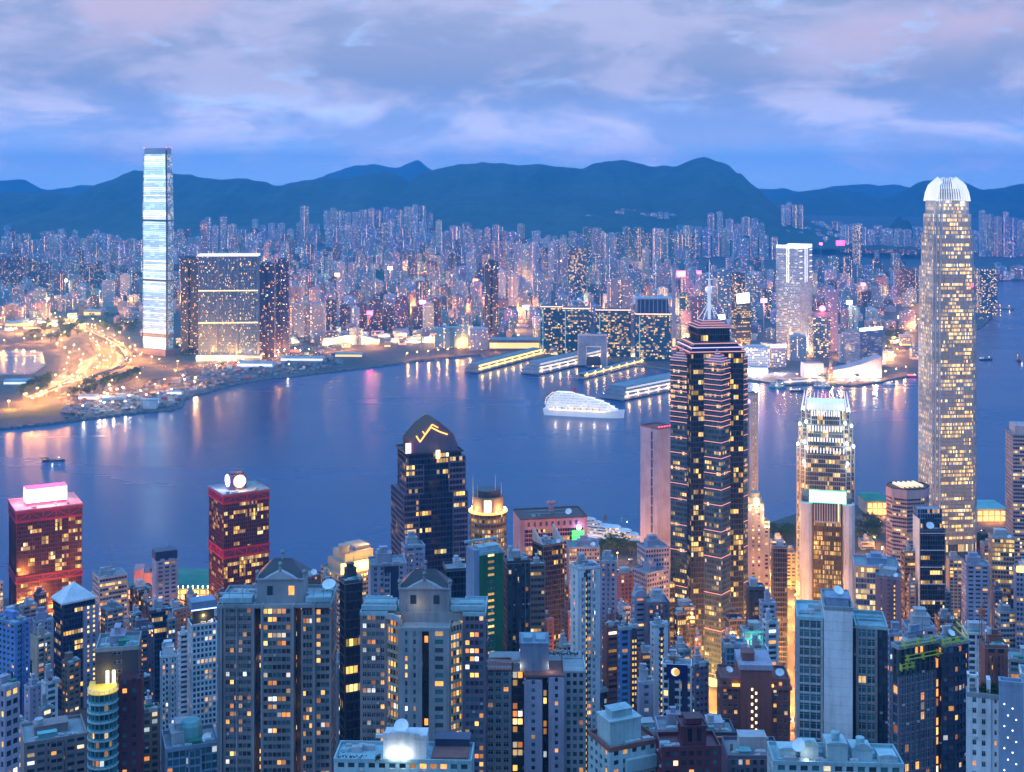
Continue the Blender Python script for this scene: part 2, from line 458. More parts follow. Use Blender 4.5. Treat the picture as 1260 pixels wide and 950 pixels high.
def ridge(name, prof, D, depth, front, zb, seed, amp=0.16):
    """a mountain range: the crest follows PROF at distance D, spurs run down to the front and the back"""
    m = MB()
    n = 520
    x0, x1 = prof[0][0], prof[-1][0]
    vs = []
    rows = [-1.0, -.85, -.7, -.56, -.43, -.31, -.2, -.12, -.05, 0, .06, .15, .3, .55, 1.0]
    for r in rows:
        for i in range(n + 1):
            p = x0 + (x1 - x0) * i / n
            for (a, b), (c, d) in zip(prof, prof[1:]):
                if p <= c:
                    t = (p - a) / (c - a); py = b + (d - b) * t + 2.4 * noise.fractal((p * 0.045, seed, 0), 1.0, 2.0, 4); break
            crest = PZ(py, D)
            rr = r * (front if r < 0 else depth)
            y = D + rr
            k = (1 - abs(r)) ** (1.25 if r < 0 else 1.0)
            x = (p - CX) / F * D
            nz = noise.fractal((x * 0.0012 + seed, y * 0.0007, seed), 1.0, 2.0, 4)
            nz2 = noise.fractal((x * 0.006 + seed, y * 0.004, seed + 3), 1.0, 2.0, 3)
            h = zb + (crest - zb) * k * (1 + (amp * 2.0 * nz + 0.16 * nz2) * (min(1, abs(r) * 5))) + 4 * nz2
            vs.append((x, y, h))
    w = n + 1
    m.solid(vs, [(j * w + i, j * w + i + 1, (j + 1) * w + i + 1, (j + 1) * w + i) for j in range(len(rows) - 1) for i in range(n)])
    return tag(m.build(name, M_FOREST, smooth=True), kind='structure')
ridge('hills', [(-400, 262), (-250, 250), (-120, 246), (0, 239), (20, 236), (40, 240), (62, 235), (90, 240), (112, 230), (135, 222), (166, 209), (190, 211), (215, 213), (232, 218), (254, 223), (275, 220), (300, 219), (330, 226), (350, 231),
       (372, 224), (400, 222), (430, 219), (452, 214), (470, 210), (490, 215), (503, 222), (520, 213), (540, 207), (565, 203), (590, 200), (622, 201), (640, 203), (662, 202), (690, 206), (716, 208), (728, 202), (742, 199), (770, 197),
       (785, 202), (805, 206), (832, 203), (852, 198), (866, 193), (880, 197), (893, 202), (905, 211), (918, 224), (932, 236), (945, 245), (960, 250), (975, 262), (1000, 285), (1040, 300)], 9000, 2500, 2300, 60, 3.1)
ridge('hills.001', [(930, 262), (950, 248), (968, 243), (985, 237), (1003, 234), (1020, 233), (1040, 234), (1060, 238), (1078, 243), (1090, 246), (1102, 241), (1120, 231), (1135, 224), (1160, 221), (1185, 224), (1210, 232), (1222, 233), (1240, 229), (1260, 227), (1330, 230), (1450, 240), (1600, 255)], 10500, 2200, 2100, 10, 8.4)
ridge('distant_mountains', [(-300, 240), (-60, 228), (0, 221), (22, 220), (33, 221), (48, 231), (70, 233), (100, 229), (130, 226), (200, 226), (290, 226), (340, 227), (385, 221), (402, 214), (420, 209), (440, 203), (455, 201), (475, 206), (490, 207), (502, 202), (513, 198), (520, 201), (532, 210), (560, 222), (700, 228),
       (900, 234), (940, 233), (962, 232), (985, 237), (1010, 233), (1040, 229), (1060, 227), (1100, 228), (1118, 229), (1126, 233), (1150, 236), (1300, 238), (1600, 240)], 14400, 1000, 2400, -10, 5.7, 0.1)

def mound(name, px, py, D, wx, wy, h, seed):
    """a small wooded hill between the blocks"""
    m = MB(); n, k = 40, 16
    X, zc = PX(px, D), kz(PX(px, D), D) - 2
    vs = []
    for j in range(k + 1):
        for i in range(n + 1):
            u, v = -1 + 2 * i / n, -1 + 2 * j / k
            r = min(1, math.hypot(u, v))
            f = (1 - r * r) ** 1.2
            nz = noise.fractal((u * 3 + seed, v * 3, seed), 1, 2, 4)
            vs.append((X + u * wx, D + v * wy, zc - 3 + h * f * (1 + 0.35 * nz) + 5 * f * noise.noise((u * 26, v * 20, seed))))
    m.solid(vs, [(j * (n + 1) + i, j * (n + 1) + i + 1, (j + 1) * (n + 1) + i + 1, (j + 1) * (n + 1) + i) for j in range(k) for i in range(n)])
    tag(m.build(name, M_FOREST), kind='structure')
mound('wooded_hill', 350, 300, 5600, 190, 230, 60, 1.0)
mound('wooded_hill.001', 467, 305, 5000, 70, 120, 60, 2.0)
mound('wooded_hill.002', 735, 275, 7300, 420, 300, 70, 3.0)
mound('wooded_hill.003', 760, 335, 4350, 150, 180, 42, 4.0)
mound('wooded_hill.004', 490, 350, 4250, 110, 120, 26, 5.0)
mound('wooded_hill.005', 545, 350, 4250, 60, 90, 24, 6.0)
mound('wooded_hill.006', 1108, 280, 7600, 130, 200, 130, 7.0)
mound('wooded_hill.007', 20, 300, 5400, 150, 200, 50, 8.0)

# the air: even haze round everything
hz = bpy.data.materials.new('haze'); hz.use_nodes = True
hz.node_tree.nodes.clear()
ho = hz.node_tree.nodes.new('ShaderNodeOutputMaterial'); hv = hz.node_tree.nodes.new('ShaderNodeVolumePrincipled')
hv.inputs['Color'].default_value = (0.05, 0.43, 1.0, 1); hv.inputs['Density'].default_value = 0.95e-4; hv.inputs['Anisotropy'].default_value = 0.45
hz.node_tree.links.new(hv.outputs[0], ho.inputs['Volume'])
m = MB(); m.box(-13000, 13000, -400, 15600, -21, 720)
tag(m.build('haze', hz), 'blue evening haze over the harbour and hills', 'haze', kind='stuff')

# ------------------------------------------------------------------ towers: a builder for every facade
W = {k: wall_mat(k.replace(' ', '_') + '_cladding', c, r) for k, c, r in [
    ('concrete grey', (0.25, 0.26, 0.28), .8), ('light grey', (0.38, 0.39, 0.42), .7), ('white', (0.60, 0.63, 0.66), .6), ('pale pink', (0.46, 0.36, 0.37), .75), ('pink grey', (0.25, 0.20, 0.20), .8),
    ('beige', (0.38, 0.31, 0.24), .8), ('brown', (0.22, 0.145, 0.11), .8), ('red brown', (0.24, 0.085, 0.07), .75), ('dark brown', (0.10, 0.06, 0.055), .7), ('charcoal', (0.05, 0.055, 0.07), .5),
    ('navy', (0.035, 0.05, 0.10), .4), ('blue', (0.12, 0.24, 0.50), .6), ('blue grey', (0.20, 0.27, 0.38), .6), ('lavender', (0.33, 0.31, 0.40), .7), ('purple grey', (0.15, 0.12, 0.17), .7), ('teal', (0.14, 0.36, 0.38), .6),
    ('pale cyan', (0.36, 0.50, 0.53), .6), ('crimson', (0.45, 0.02, 0.06), .45), ('maroon', (0.11, 0.03, 0.045), .5), ('silver', (0.38, 0.40, 0.44), .35), ('green net', (0.02, 0.13, 0.06), .9), ('salmon', (0.55, 0.26, 0.27), .7),
    ('deep teal', (0.075, 0.125, 0.165), .4), ('steel', (0.35, 0.37, 0.40), .4), ('roof grey', (0.24, 0.28, 0.30), .85), ('roof cyan', (0.27, 0.42, 0.46), .8), ('roof red', (0.22, 0.09, 0.08), .85), ('roof green', (0.03, 0.22, 0.16), .8)]}
G = {
    'flat': glass_mat('flat_window', (0.035, 0.055, 0.07), 0.27, WARM, 2.1, run=2, tealv=(0.06, 0.20, 0.22)),
    'flat dim': glass_mat('dim_flat_window', (0.03, 0.045, 0.06), 0.15, WARM, 1.8, run=1, tealv=(0.05, 0.15, 0.18)),
    'flat warm': glass_mat('warm_flat_window', (0.04, 0.05, 0.05), 0.62, WARM, 2.3, run=2),
    'office': glass_mat('office_window', (0.035, 0.05, 0.07), 0.32, GOLD, 1.7, run=4),
    'office bright': glass_mat('bright_office_window', (0.05, 0.06, 0.05), 0.62, GOLD, 1.9, run=5),
    'office dark': glass_mat('dark_office_window', (0.015, 0.025, 0.05), 0.17, GOLD, 1.9, run=5, rough=.06),
    'curtain': glass_mat('blue_curtain_wall', (0.09, 0.16, 0.24), 0.14, GOLD, 1.5, run=4, metal=.55, rough=.12),
    'curtain lit': glass_mat('lit_curtain_wall', (0.09, 0.16, 0.22), 0.38, GOLD, 1.7, run=5, metal=.5, rough=.12),
    'curtain teal': glass_mat('teal_curtain_wall', (0.06, 0.17, 0.20), 0.12, WARM, 1.6, run=2, metal=.4, rough=.15),
    'maroon': glass_mat('maroon_reflective_glass', (0.09, 0.03, 0.045), 0.26, GOLD, 1.7, run=3, metal=.35, rough=.15),
    'silver': glass_mat('silver_tower_glass', (0.22, 0.24, 0.27), 0.66, GOLD, 2.3, run=6, metal=.45, rough=.2, glow=0.16),  # glow paints a warm gold sheen on all panes
    'silver pale': glass_mat('pale_silver_glass', (0.42, 0.44, 0.46), 0.10, PALE, 0.8, run=6, metal=.3, rough=.3, glow=0.16),
    'gold office': glass_mat('gold_lit_office_glass', (0.06, 0.06, 0.04), 0.80, GOLD, 1.15, run=6, keep=.8),
    'bead1': lamp_mat('stair_window_light', (1.0, .55, .12), .95),
    'bead': glass_mat('stair_window', (0.05, 0.05, 0.05), 0.85, GOLD, 2.6, run=1, keep=.9),
    'stair dim': glass_mat('stairwell_window', (0.03, 0.03, 0.04), 0.35, WARM, 2.0, run=1),
}
def S(wall, glass, fh=3.2, band=1.2, cw=3.0, pw=0.9, inset=0.35, pp=0.06, blank=(), ends=None, roof='roof grey', **k):
    d = dict(wall=wall, glass=glass, fh=fh, band=band, cw=cw, pw=pw, inset=inset, pp=pp, blank=tuple(blank), ends=ends, roof=roof)
    d.update(k); return d
ST = {
    'flats grey': S('concrete grey', 'flat', 3.0, 1.25, 2.6, .8), 'flats pink': S('pink grey', 'flat dim', 3.0, 1.4, 2.6, 1.0), 'flats white': S('white', 'flat dim', 3.0, 1.3, 3.0, 1.2),
    'flats beige': S('beige', 'flat', 3.0, 1.4, 3.0, 1.2), 'flats brown': S('brown', 'flat', 3.0, 1.3, 2.8, 1.0), 'flats red': S('red brown', 'flat dim', 3.0, 1.3, 3.2, 1.3), 'flats purple': S('purple grey', 'flat dim', 3.0, 1.3, 2.8, 1.1),
    'flats lavender': S('lavender', 'flat dim', 3.0, 1.5, 3.2, 1.8), 'flats cyan': S('pale cyan', 'flat', 3.1, 1.2, 3.4, 1.3), 'flats glass': S('blue grey', 'curtain teal', 3.1, 0.7, 2.2, .25),
    'office band': S('light grey', 'office', 3.7, 1.7, 2.4, .12), 'office brown': S('brown', 'office', 3.8, 1.9, 2.4, .12), 'office pink': S('pale pink', 'office', 3.7, 1.6, 2.2, .15), 'office grid': S('lavender', 'office', 3.5, 1.5, 2.2, .7),
    'office dark': S('charcoal', 'office dark', 3.8, .7, 1.9, .15), 'office navy': S('navy', 'office dark', 3.8, 1.0, 2.0, .2), 'curtain blue': S('blue grey', 'curtain', 3.8, .6, 1.8, .15), 'curtain lit': S('blue grey', 'curtain lit', 3.8, .8, 2.0, .2),
    'office brite': S('beige', 'office bright', 3.7, 1.2, 2.2, .3), 'slab white': S('white', 'flat dim', 3.0, 1.4, 2.6, 1.2), 'slab blue': S('blue', 'flat dim', 3.0, 1.5, 3.0, 1.5), 'dark flats': S('charcoal', 'flat dim', 3.1, 1.1, 2.6, .8),
}
M_DISH = plain('dish_white', (0.75, 0.78, 0.80), 0.5)
M_STEEL = plain('grey_steel', (0.30, 0.32, 0.34), 0.4, 0.6)
M_WHITELIT = lamp_mat('white_floodlight', (0.95, 0.97, 1.0), 6.0)
M_WARMLIT = lamp_mat('warm_lamp', (1.0, 0.62, 0.22), 7.0)

def offset_poly(poly, d):
    n = len(poly); out = []
    for i in range(n):
        a, b, c = Vector(poly[i - 1]), Vector(poly[i]), Vector(poly[(i + 1) % n])
        e1, e2 = (b - a).normalized(), (c - b).normalized()
        n1, n2 = Vector((e1.y, -e1.x)), Vector((e2.y, -e2.x))
        k = n1 + n2
        q = b + k * (d / max(0.25, 1 + n1.dot(n2)))
        out.append((q.x, q.y))
    return out
def rect(x0, x1, y0, y1): return [(x0, y0), (x1, y0), (x1, y1), (x0, y1)]
def ngon(cx, cy, r, n, a0=0.0, sx=1, sy=1): return [(cx + sx * r * math.cos(a0 + 2 * math.pi * i / n), cy + sy * r * math.sin(a0 + 2 * math.pi * i / n)) for i in range(n)]

class Tower: pass
ROWCAP = 100
def new_root(name, label, cat, loc, yaw, group=None):
    T = Tower()
    T.root = tag(empty(name, loc, yaw), label, cat, group)
    T.base = loc[2]; T.loc = loc; T.yaw = yaw; T.rows = 0; T.wins = 0; T.left = {}
    T.zvis = -1e9
    return T
def block(T, poly, z0, z1, st, rows=True, wname='wall', rowname='window_row', zvis=None, windows=(), cols=None):
    """one storeyed volume over POLY (counter-clockwise): floor bands and piers as relief over recessed glass; each floor's glass is a part"""
    fh, band, cw, pw, inset, pp = st['fh'], st['band'], st['cw'], st['pw'], st['inset'], st['pp']
    blank = st['blank']
    cols = cols or st.get('cols') or {}
    if not windows and rows and pw > 1.15 * (cw - pw): windows = tuple(range(len(poly)))
    n = len(poly)
    nf = max(1, int(round((z1 - z0) / fh))); fh = (z1 - z0) / nf
    band = band * fh / st['fh']
    zv = T.zvis if zvis is None else zvis
    f0 = max(0, min(nf, int((zv - z0) / fh) - 1)) if zv > z0 else 0
    wm = W[st['wall']] if isinstance(st['wall'], str) else st['wall']
    gm = G[st['glass']] if isinstance(st['glass'], str) else st['glass']
    mb, row = MB(), MB()
    cell = 1
    panes = []
    inner = offset_poly(poly, -inset - 0.05)
    for i in range(n):
        p, q = Vector(poly[i]), Vector(poly[(i + 1) % n])
        L = (q - p).length
        if L < 0.05: continue
        e = (q - p) / L; nr = Vector((e.y, -e.x))
        def pier(u0, u1, out=pp, za=z0, zb=z1):
            a, b = p + e * u0, p + e * u1
            a2, b2 = a - nr * (inset + .3), b - nr * (inset + .3); a1, b1 = a + nr * out, b + nr * out
            mb.prism([(a1.x, a1.y), (b1.x, b1.y), (b2.x, b2.y), (a2.x, a2.y)], za, zb - 0.02)
        if i in blank:
            pier(0, L); cell += 3; continue
        nc = cols.get(i) or max(1, int(round((L - pw) / cw)))
        ew = st['ends'] if st['ends'] is not None else pw
        ew = min(ew, L * 0.4)
        inner_w = (L - 2 * ew + pw) / nc        # pitch between piers
        if ew > 0.05: pier(0, ew); pier(L - ew, L)
        for c in range(nc):
            u0 = ew + c * inner_w; u1 = u0 + inner_w - pw
            if c < nc - 1 and pw > 0.02: pier(u1, u1 + pw, pp if pw > .3 else pp + 0.08)
            a, b = p + e * (u0 - 0.02) - nr * inset, p + e * (u1 + 0.02) - nr * inset
            row.face([(a.x, a.y, band), (b.x, b.y, band), (b.x, b.y, fh), (a.x, a.y, fh)], 0, float(cell))
            panes.append((i, (a.x, a.y), (b.x, b.y), cell, e, nr))
            cell += 1
        cell += 2
    for f in range(nf):
        z = z0 + f * fh
        if band > 0.05: mb.prism(poly, z, z + band)
    mb.prism(offset_poly(poly, -inset - .45), z0, z1)
    wall = mb.build(wname, wm, T.root)
    if getattr(T, 'D', 9e9) < 700 and st.get('ac', True) and panes and fh < 3.3:
        rr = random.Random(len(panes) * 31 + int(z1 * 10)); vis = list(range(f0, nf))
        key = 'ac'
        if not hasattr(T, 'nac'): T.nac = 0
        for _ in range(min(34, len(vis) * len(panes) // 14)):
            if T.nac >= 90: break
            i, a, b, ci, e, nr = rr.choice(panes); f = rr.choice(vis)
            q = Vector(a) + (Vector(b) - Vector(a)) * rr.uniform(.1, .7); z = z0 + f * fh + band * .3
            am = MB(); p1 = q + nr * (inset + pp + .02); p2 = p1 + e * .9; p3 = p2 + nr * .5; p4 = p1 + nr * .5
            am.prism([(p1.x, p1.y), (p4.x, p4.y), (p3.x, p3.y), (p2.x, p2.y)][::-1], z, z + .62); T.nac += 1
            am.build('air_conditioner', W['light grey'], T.root)
    if row.f:
        visible = list(range(f0, nf))[::-1]
        left = []
        if rows:
            me = row.build(rowname, gm, mesh_only=True)
            for f in visible:
                if windows and T.wins < 100:
                    left.append(f); continue
                if T.rows < ROWCAP:
                    link(rowname, me, T.root, (0, 0, z0 + f * fh)); T.rows += 1
                else: left.append(f)
        else: left = visible
        wdone = {}
        if windows:
            # the fronts' windows as single objects, sharing their meshes
            fronts = {}
            for k, pn in enumerate(panes):
                if pn[0] in windows: fronts[k] = None
            for k in fronts:
                i, a, b, ci, e, nr = panes[k]
                wmb = MB(); pmb = MB(); w = math.hypot(b[0] - a[0], b[1] - a[1])
                pmb.face([(a[0], a[1], band), (b[0], b[1], band), (b[0], b[1], fh), (a[0], a[1], fh)], 0, float(ci))
                for t0, t1 in ((0, .06), (.47, .53), (.94, 1)):
                    A = Vector(a) + e * (w * t0) + nr * .03; B = Vector(a) + e * (w * t1) + nr * .03
                    wmb.prism([(A.x + nr.x * .07, A.y + nr.y * .07), (B.x + nr.x * .07, B.y + nr.y * .07), (B.x, B.y), (A.x, A.y)], band, fh)
                A = Vector(a) + nr * .03; B = Vector(b) + nr * .03
                for zz in (band, band + (fh - band) * .66):
                    wmb.prism([(A.x + nr.x * .05, A.y + nr.y * .05), (B.x + nr.x * .05, B.y + nr.y * .05), (B.x, B.y), (A.x, A.y)], zz, zz + .1)
                fronts[k] = (wmb.build('window', W['steel'], mesh_only=True), pmb.build('pane', gm, mesh_only=True))
            for f in visible:
                if f not in left: continue
                for k in fronts:
                    if T.wins < 100:
                        wo = link('window', fronts[k][0], T.root, (0, 0, z0 + f * fh)); link('pane', fronts[k][1], wo); T.wins += 1; wdone[(f, k)] = 1
        if left:
            g = MB()
            for f in left:
                for k, (i, a, b, ci, e, nr) in enumerate(panes):
                    if (f, k) in wdone: continue
                    z = z0 + f * fh
                    g.face([(a[0], a[1], z + band), (b[0], b[1], z + band), (b[0], b[1], z + fh), (a[0], a[1], z + fh)], 0, ci + 1000.0 * (f + 1))
            if g.f: tag(g.build('glazing', gm, T.root), kind='stuff')
    T.top = z1
    return wall
def part(T, name, mb, mat, loc=(0, 0, 0), smooth=False):
    return mb.build(name, mat, T.root if isinstance(T, Tower) else T, loc, smooth)
def roof_on(T, poly, z, mat='roof grey', par=1.2, th=.35, pmat=None):
    """roof slab and a parapet wall round it"""
    m = MB(); m.prism(offset_poly(poly, .12), z, z + .3); part(T, 'roof', m, W[mat])
    if par:
        m = MB(); o = offset_poly(poly, .16); i_ = offset_poly(poly, -th)
        n = len(poly)
        for k in range(n):
            j = (k + 1) % n
            m.prism([o[k], o[j], i_[j], i_[k]], z + .3, z + .3 + par)
        part(T, 'parapet', m, pmat or W[mat])
def plant(T, x0, x1, y0, y1, z, h, mat='light grey', name='plant_room'):
    m = MB(); m.box(x0, x1, y0, y1, z, z + h)
    m.box(x0 - .25, x1 + .25, y0 - .25, y1 + .25, z + h, z + h + .3)
    dz = z + h * .35
    if x1 - x0 > 3: m.box(x0 + (x1 - x0) * .3, x0 + (x1 - x0) * .3 + 1.0, y0 - .08, y0, z, z + min(h * .8, 2.1))
    part(T, name, m, W[mat])
def tank(T, x, y, z, r=1.6, h=2.4, mat='light grey'):
    m = MB(); m.lathe([(r, z + .6), (r, z + .6 + h), (r * .92, z + .75 + h)], 14, (x, y)); m.box(x - r * .8, x + r * .8, y - r * .8, y + r * .8, z, z + .6)
    part(T, 'water_tank', m, W[mat])
def dish(T, x, y, z, r=1.8, ang=-120, tilt=40):
    d = Vector((math.cos(R(ang)) * math.cos(R(tilt)), math.sin(R(ang)) * math.cos(R(tilt)), math.sin(R(tilt))))
    u = d.orthogonal().normalized(); w = d.cross(u)
    m = MB(); vs, fs = [], []
    c = Vector((x, y, z + r * .9)); n = 18
    for k, (rr, hh) in enumerate([(0.05, 0), (.35, .03), (.7, .13), (1.0, .28), (1.0, .33), (.7, .18), (.35, .08), (.05, .05)]):
        for i in range(n):
            a = 2 * math.pi * i / n
            vs.append(c + (u * math.cos(a) + w * math.sin(a)) * (r * rr) + d * (r * (hh if k < 4 else hh - .1)))
    for k in range(7):
        for i in range(n): fs.append((k * n + i, k * n + (i + 1) % n, (k + 1) * n + (i + 1) % n, (k + 1) * n + i))
    m.solid(vs, fs)
    m.tube((x, y, z), c, r * .09, n=6); m.tube(c, c + d * r * .9, r * .03, n=5)
    part(T, 'satellite_dish', m, M_DISH, smooth=False)
def antenna(T, x, y, z, h, r=.18, mat=None):
    m = MB(); m.tube((x, y, z), (x, y, z + h * .6), r, r * .7, 6); m.tube((x, y, z + h * .6), (x, y, z + h), r * .5, r * .25, 6)
    part(T, 'antenna', m, mat or M_STEEL)
def ac_units(T, x0, x1, y0, y1, z, k, seed=0):
    r = random.Random(seed)
    for _ in range(k):
        x, y = r.uniform(x0, x1), r.uniform(y0, y1); s = r.uniform(.8, 1.7)
        m = MB(); m.box(x - s, x + s, y - s * .6, y + s * .6, z, z + s * 1.1); m.lathe([(s * .42, z + s * 1.1), (s * .42, z + s * 1.22)], 10, (x, y))
        part(T, 'air_conditioner', m, W['light grey'] if r.random() < .7 else W['roof cyan'])
def pipes(T, x0, x1, y0, y1, z, k, seed=0):
    r = random.Random(seed)
    for _ in range(k):
        m = MB()
        if r.random() < .5:
            y = r.uniform(y0, y1); m.tube((x0, y, z + .5), (x1, y, z + .5), .25, n=6)
        else:
            x = r.uniform(x0, x1); m.tube((x, y0, z + .5), (x, y1, z + .5), .25, n=6)
        part(T, 'duct', m, W['roof cyan'])
def clutter(T, x0, x1, y0, y1, z, seed, mat='light grey', big=True):
    """the usual roof: a lift house, a tank or two, coolers, ducts"""
    r = random.Random(seed)
    w, l = x1 - x0, y1 - y0
    if big:
        a, b = r.uniform(.1, .35), r.uniform(.55, .85); c, d = r.uniform(.25, .45), r.uniform(.65, .9)
        hh = r.uniform(3.0, 5.5)
        plant(T, x0 + w * a, x0 + w * b, y0 + l * c, y0 + l * d, z, hh, mat)
        if r.random() < .6: plant(T, x0 + w * (a + .1), x0 + w * (b - .12), y0 + l * (c + .1), y0 + l * (d - .08), z + hh + .3, r.uniform(1.5, 3), mat)
        if r.random() < .5: tank(T, x0 + w * (a + .08), y0 + l * (c + .1), z + hh + .3, min(w, l) * .07 + .4, 1.8)
        if r.random() < .5: antenna(T, x0 + w * b - .6, y0 + l * d - .6, z + hh, r.uniform(4, 10))
    else: hh = 0
    near = getattr(T, 'D', 9e9) < 720
    ac_units(T, x0 + w * .1, x0 + w * .9, y0 + l * .06, y0 + l * .22, z, r.randint(5, 9) if near else r.randint(2, 4), seed)
    if near:
        for _ in range(r.randint(1, 3)): tank(T, x0 + w * r.uniform(.1, .9), y0 + l * r.uniform(.1, .9), z, r.uniform(.5, 1.1), r.uniform(1.2, 2.0), r.choice(['light grey', 'roof cyan', 'brown', 'steel']))
        for _ in range(r.randint(1, 3)): antenna(T, x0 + w * r.uniform(.05, .95), y0 + l * r.uniform(.05, .5), z, r.uniform(3, 7), .1)
        q = r.uniform(.1, .6); plant(T, x0 + w * q, x0 + w * (q + r.uniform(.15, .3)), y0 + l * .1, y0 + l * r.uniform(.2, .35), z, r.uniform(1.6, 2.8), r.choice(['concrete grey', 'roof red', 'teal', 'blue grey', 'roof green']), name='roof_hut')
    if r.random() < .7: pipes(T, x0 + w * .1, x0 + w * .9, y0 + l * .08, y0 + l * .9, z, r.randint(1, 3), seed + 1)
    if r.random() < .3: dish(T, x0 + w * .8, y0 + l * .2, z, min(w, l) * .09 + .3)
def solve(xl, xm, xr, D, ratio=0.8, yaw=None):
    X0 = PX(xm, D); a, b = (xr - CX) / F, (xl - CX) / F
    if xm - xl < 0.6:
        if yaw is None: yaw = -math.atan(((xl + xr) / 2 - CX) / F) * 1.0
        else: yaw = R(yaw)
        s, c = math.sin(yaw), math.cos(yaw)
        w = (a * D - X0) / (c - a * s)
        return X0, w, w * ratio, yaw
    best = None
    for k in ([yaw] if yaw is not None else [i * .5 for i in range(-100, 120)]):
        t = R(k); s, c = math.sin(t), math.cos(t)
        if c - a * s < .2 or s + b * c < .02: continue
        w = (a * D - X0) / (c - a * s); l = (X0 - b * D) / (s + b * c)
        e = abs(math.log(max(l, .1) / max(w, .1) / ratio))
        if best is None or e < best[0]: best = (e, w, l, t)
    if best is None: raise ValueError((xl, xm, xr, D, yaw))
    return X0, best[1], best[2], best[3]
def start(name, label, cat, xl, xm, xr, yt, D, ratio=.8, yaw=None, base=None, group=None):
    X0, w, l, t = solve(xl, xm, xr, D, ratio, yaw)
    b = base if base is not None else tz(X0, D + 5) - 1
    T = new_root(name, label, cat, (X0, D, b), t, group)
    T.w, T.l, T.h, T.D = w, l, PZ(yt, D) - b, D
    T.zvis = H - (955 - HY) * (D + min(l, 30)) / F - b - 6
    return T
def tower(name, label, cat, xl, xm, xr, yt, D, st, ratio=.8, yaw=None, base=None, cl=True, rows=True, windows=(), seed=None, group=None, top=0.0, **over):
    if top:
        l0 = solve(xl, xm, xr, D, ratio, yaw)[2]; yt = HY + (yt - HY) * (1 + top * l0 / D)
    T = start(name, label, cat, xl, xm, xr, yt, D, ratio, yaw, base, group)
    s = dict(ST[st] if isinstance(st, str) else st); s.update(over)
    P = rect(0, T.w, 0, T.l)
    flats = isinstance(st, str) and ('flats' in st or 'slab' in st)
    q = random.Random(int(xl * 31 + yt * 17 + D))
    if flats:
        s['fh'] *= q.uniform(.95, 1.08); s['cw'] *= q.uniform(.85, 1.6); s['pw'] *= q.uniform(.6, 1.25); s['band'] *= q.uniform(.85, 1.15)
        if q.random() < .3 and not s['blank']: s['blank'] = (3,)
    block(T, P, 0, T.h, s, rows, windows=windows)
    if flats and D < 900 and T.w > 9:
        nb = q.choice([1, 1, 2]); bw = T.w * q.uniform(.16, .26)
        for k in range(nb):
            xa = T.w * ((k + .5) / nb) - bw / 2 + T.w * q.uniform(-.05, .05)
            block(T, rect(xa, xa + bw, -q.uniform(.7, 1.4), .8), 0, T.h - q.choice([0.4, 3.2]), dict(s, cw=max(1.4, bw / 2.2), pw=.25, blank=(2,), ends=.3), rows=False, wname='bay')
        if q.random() < .5:
            m = MB(); xx = T.w * q.uniform(.05, .95); m.tube((xx, -.25, 0), (xx, -.25, T.h), .14, n=5); part(T, 'drain_pipe', m, W['concrete grey'])
    if s.get('lit_col'):
        for u0, ww in s['lit_col']:
            m = MB(); m.box(T.w * u0 - ww / 2, T.w * u0 + ww / 2, -.16, -.09, 0, T.h - 1); part(T, 'stair_strip', m, W['charcoal'])
            for f in range(max(0, int(T.zvis / 3)), int(T.h / 3) - 1):
                m = MB(); m.box(T.w * u0 - ww * .28, T.w * u0 + ww * .28, -.22, -.165, f * 3 + 1, f * 3 + 2.4); part(T, 'stair_window', m, G['bead1'])
    roof_on(T, P, T.h, s['roof'], pmat=W[s['wall']] if isinstance(s['wall'], str) else None)
    if cl: clutter(T, 0, T.w, 0, T.l, T.h + .3, seed if seed is not None else int(xl * 7 + yt), 'light grey' if rnd.random() < .6 else s['wall'])
    T.s = s
    return T
def light_at(T, x, y, z, watts, col, rad=1.0, name='lamp'):
    d = bpy.data.lights.new(name, 'POINT'); d.energy = watts; d.color = col; d.shadow_soft_size = rad
    o = bpy.data.objects.new(name, d); COL.objects.link(o); o.location = (x, y, z); o.parent = T.root if isinstance(T, Tower) else T
    return o

# ------------------------------------------------------------------ the tall harbour-front towers
def neon(name, c, es): return lamp_mat(name, c, es)
M_PINKNEON = neon('pink_neon', (1.0, 0.36, 0.30), 0.95)
M_VIOLETNEON = neon('violet_neon', (0.62, 0.50, 1.0), 1.6)
M_GOLDNEON = neon('gold_neon', (1.0, 0.46, 0.09), 2.6)
M_REDSIGN = neon('red_sign_light', (1.0, 0.05, 0.12), 5.0)
M_WHITESIGN = lamp_mat('white_sign_light', (1.0, 0.82, 0.86), 9.0)
M_GREENSIGN = lamp_mat('pale_green_sign_light', (0.80, 1.0, 0.90), 5.0)
M_CROWNLIT = lamp_mat('glowing_crown_fins', (1.0, 0.93, 0.80), 0.42)  # fins emit on their own, standing in for floodlighting on them

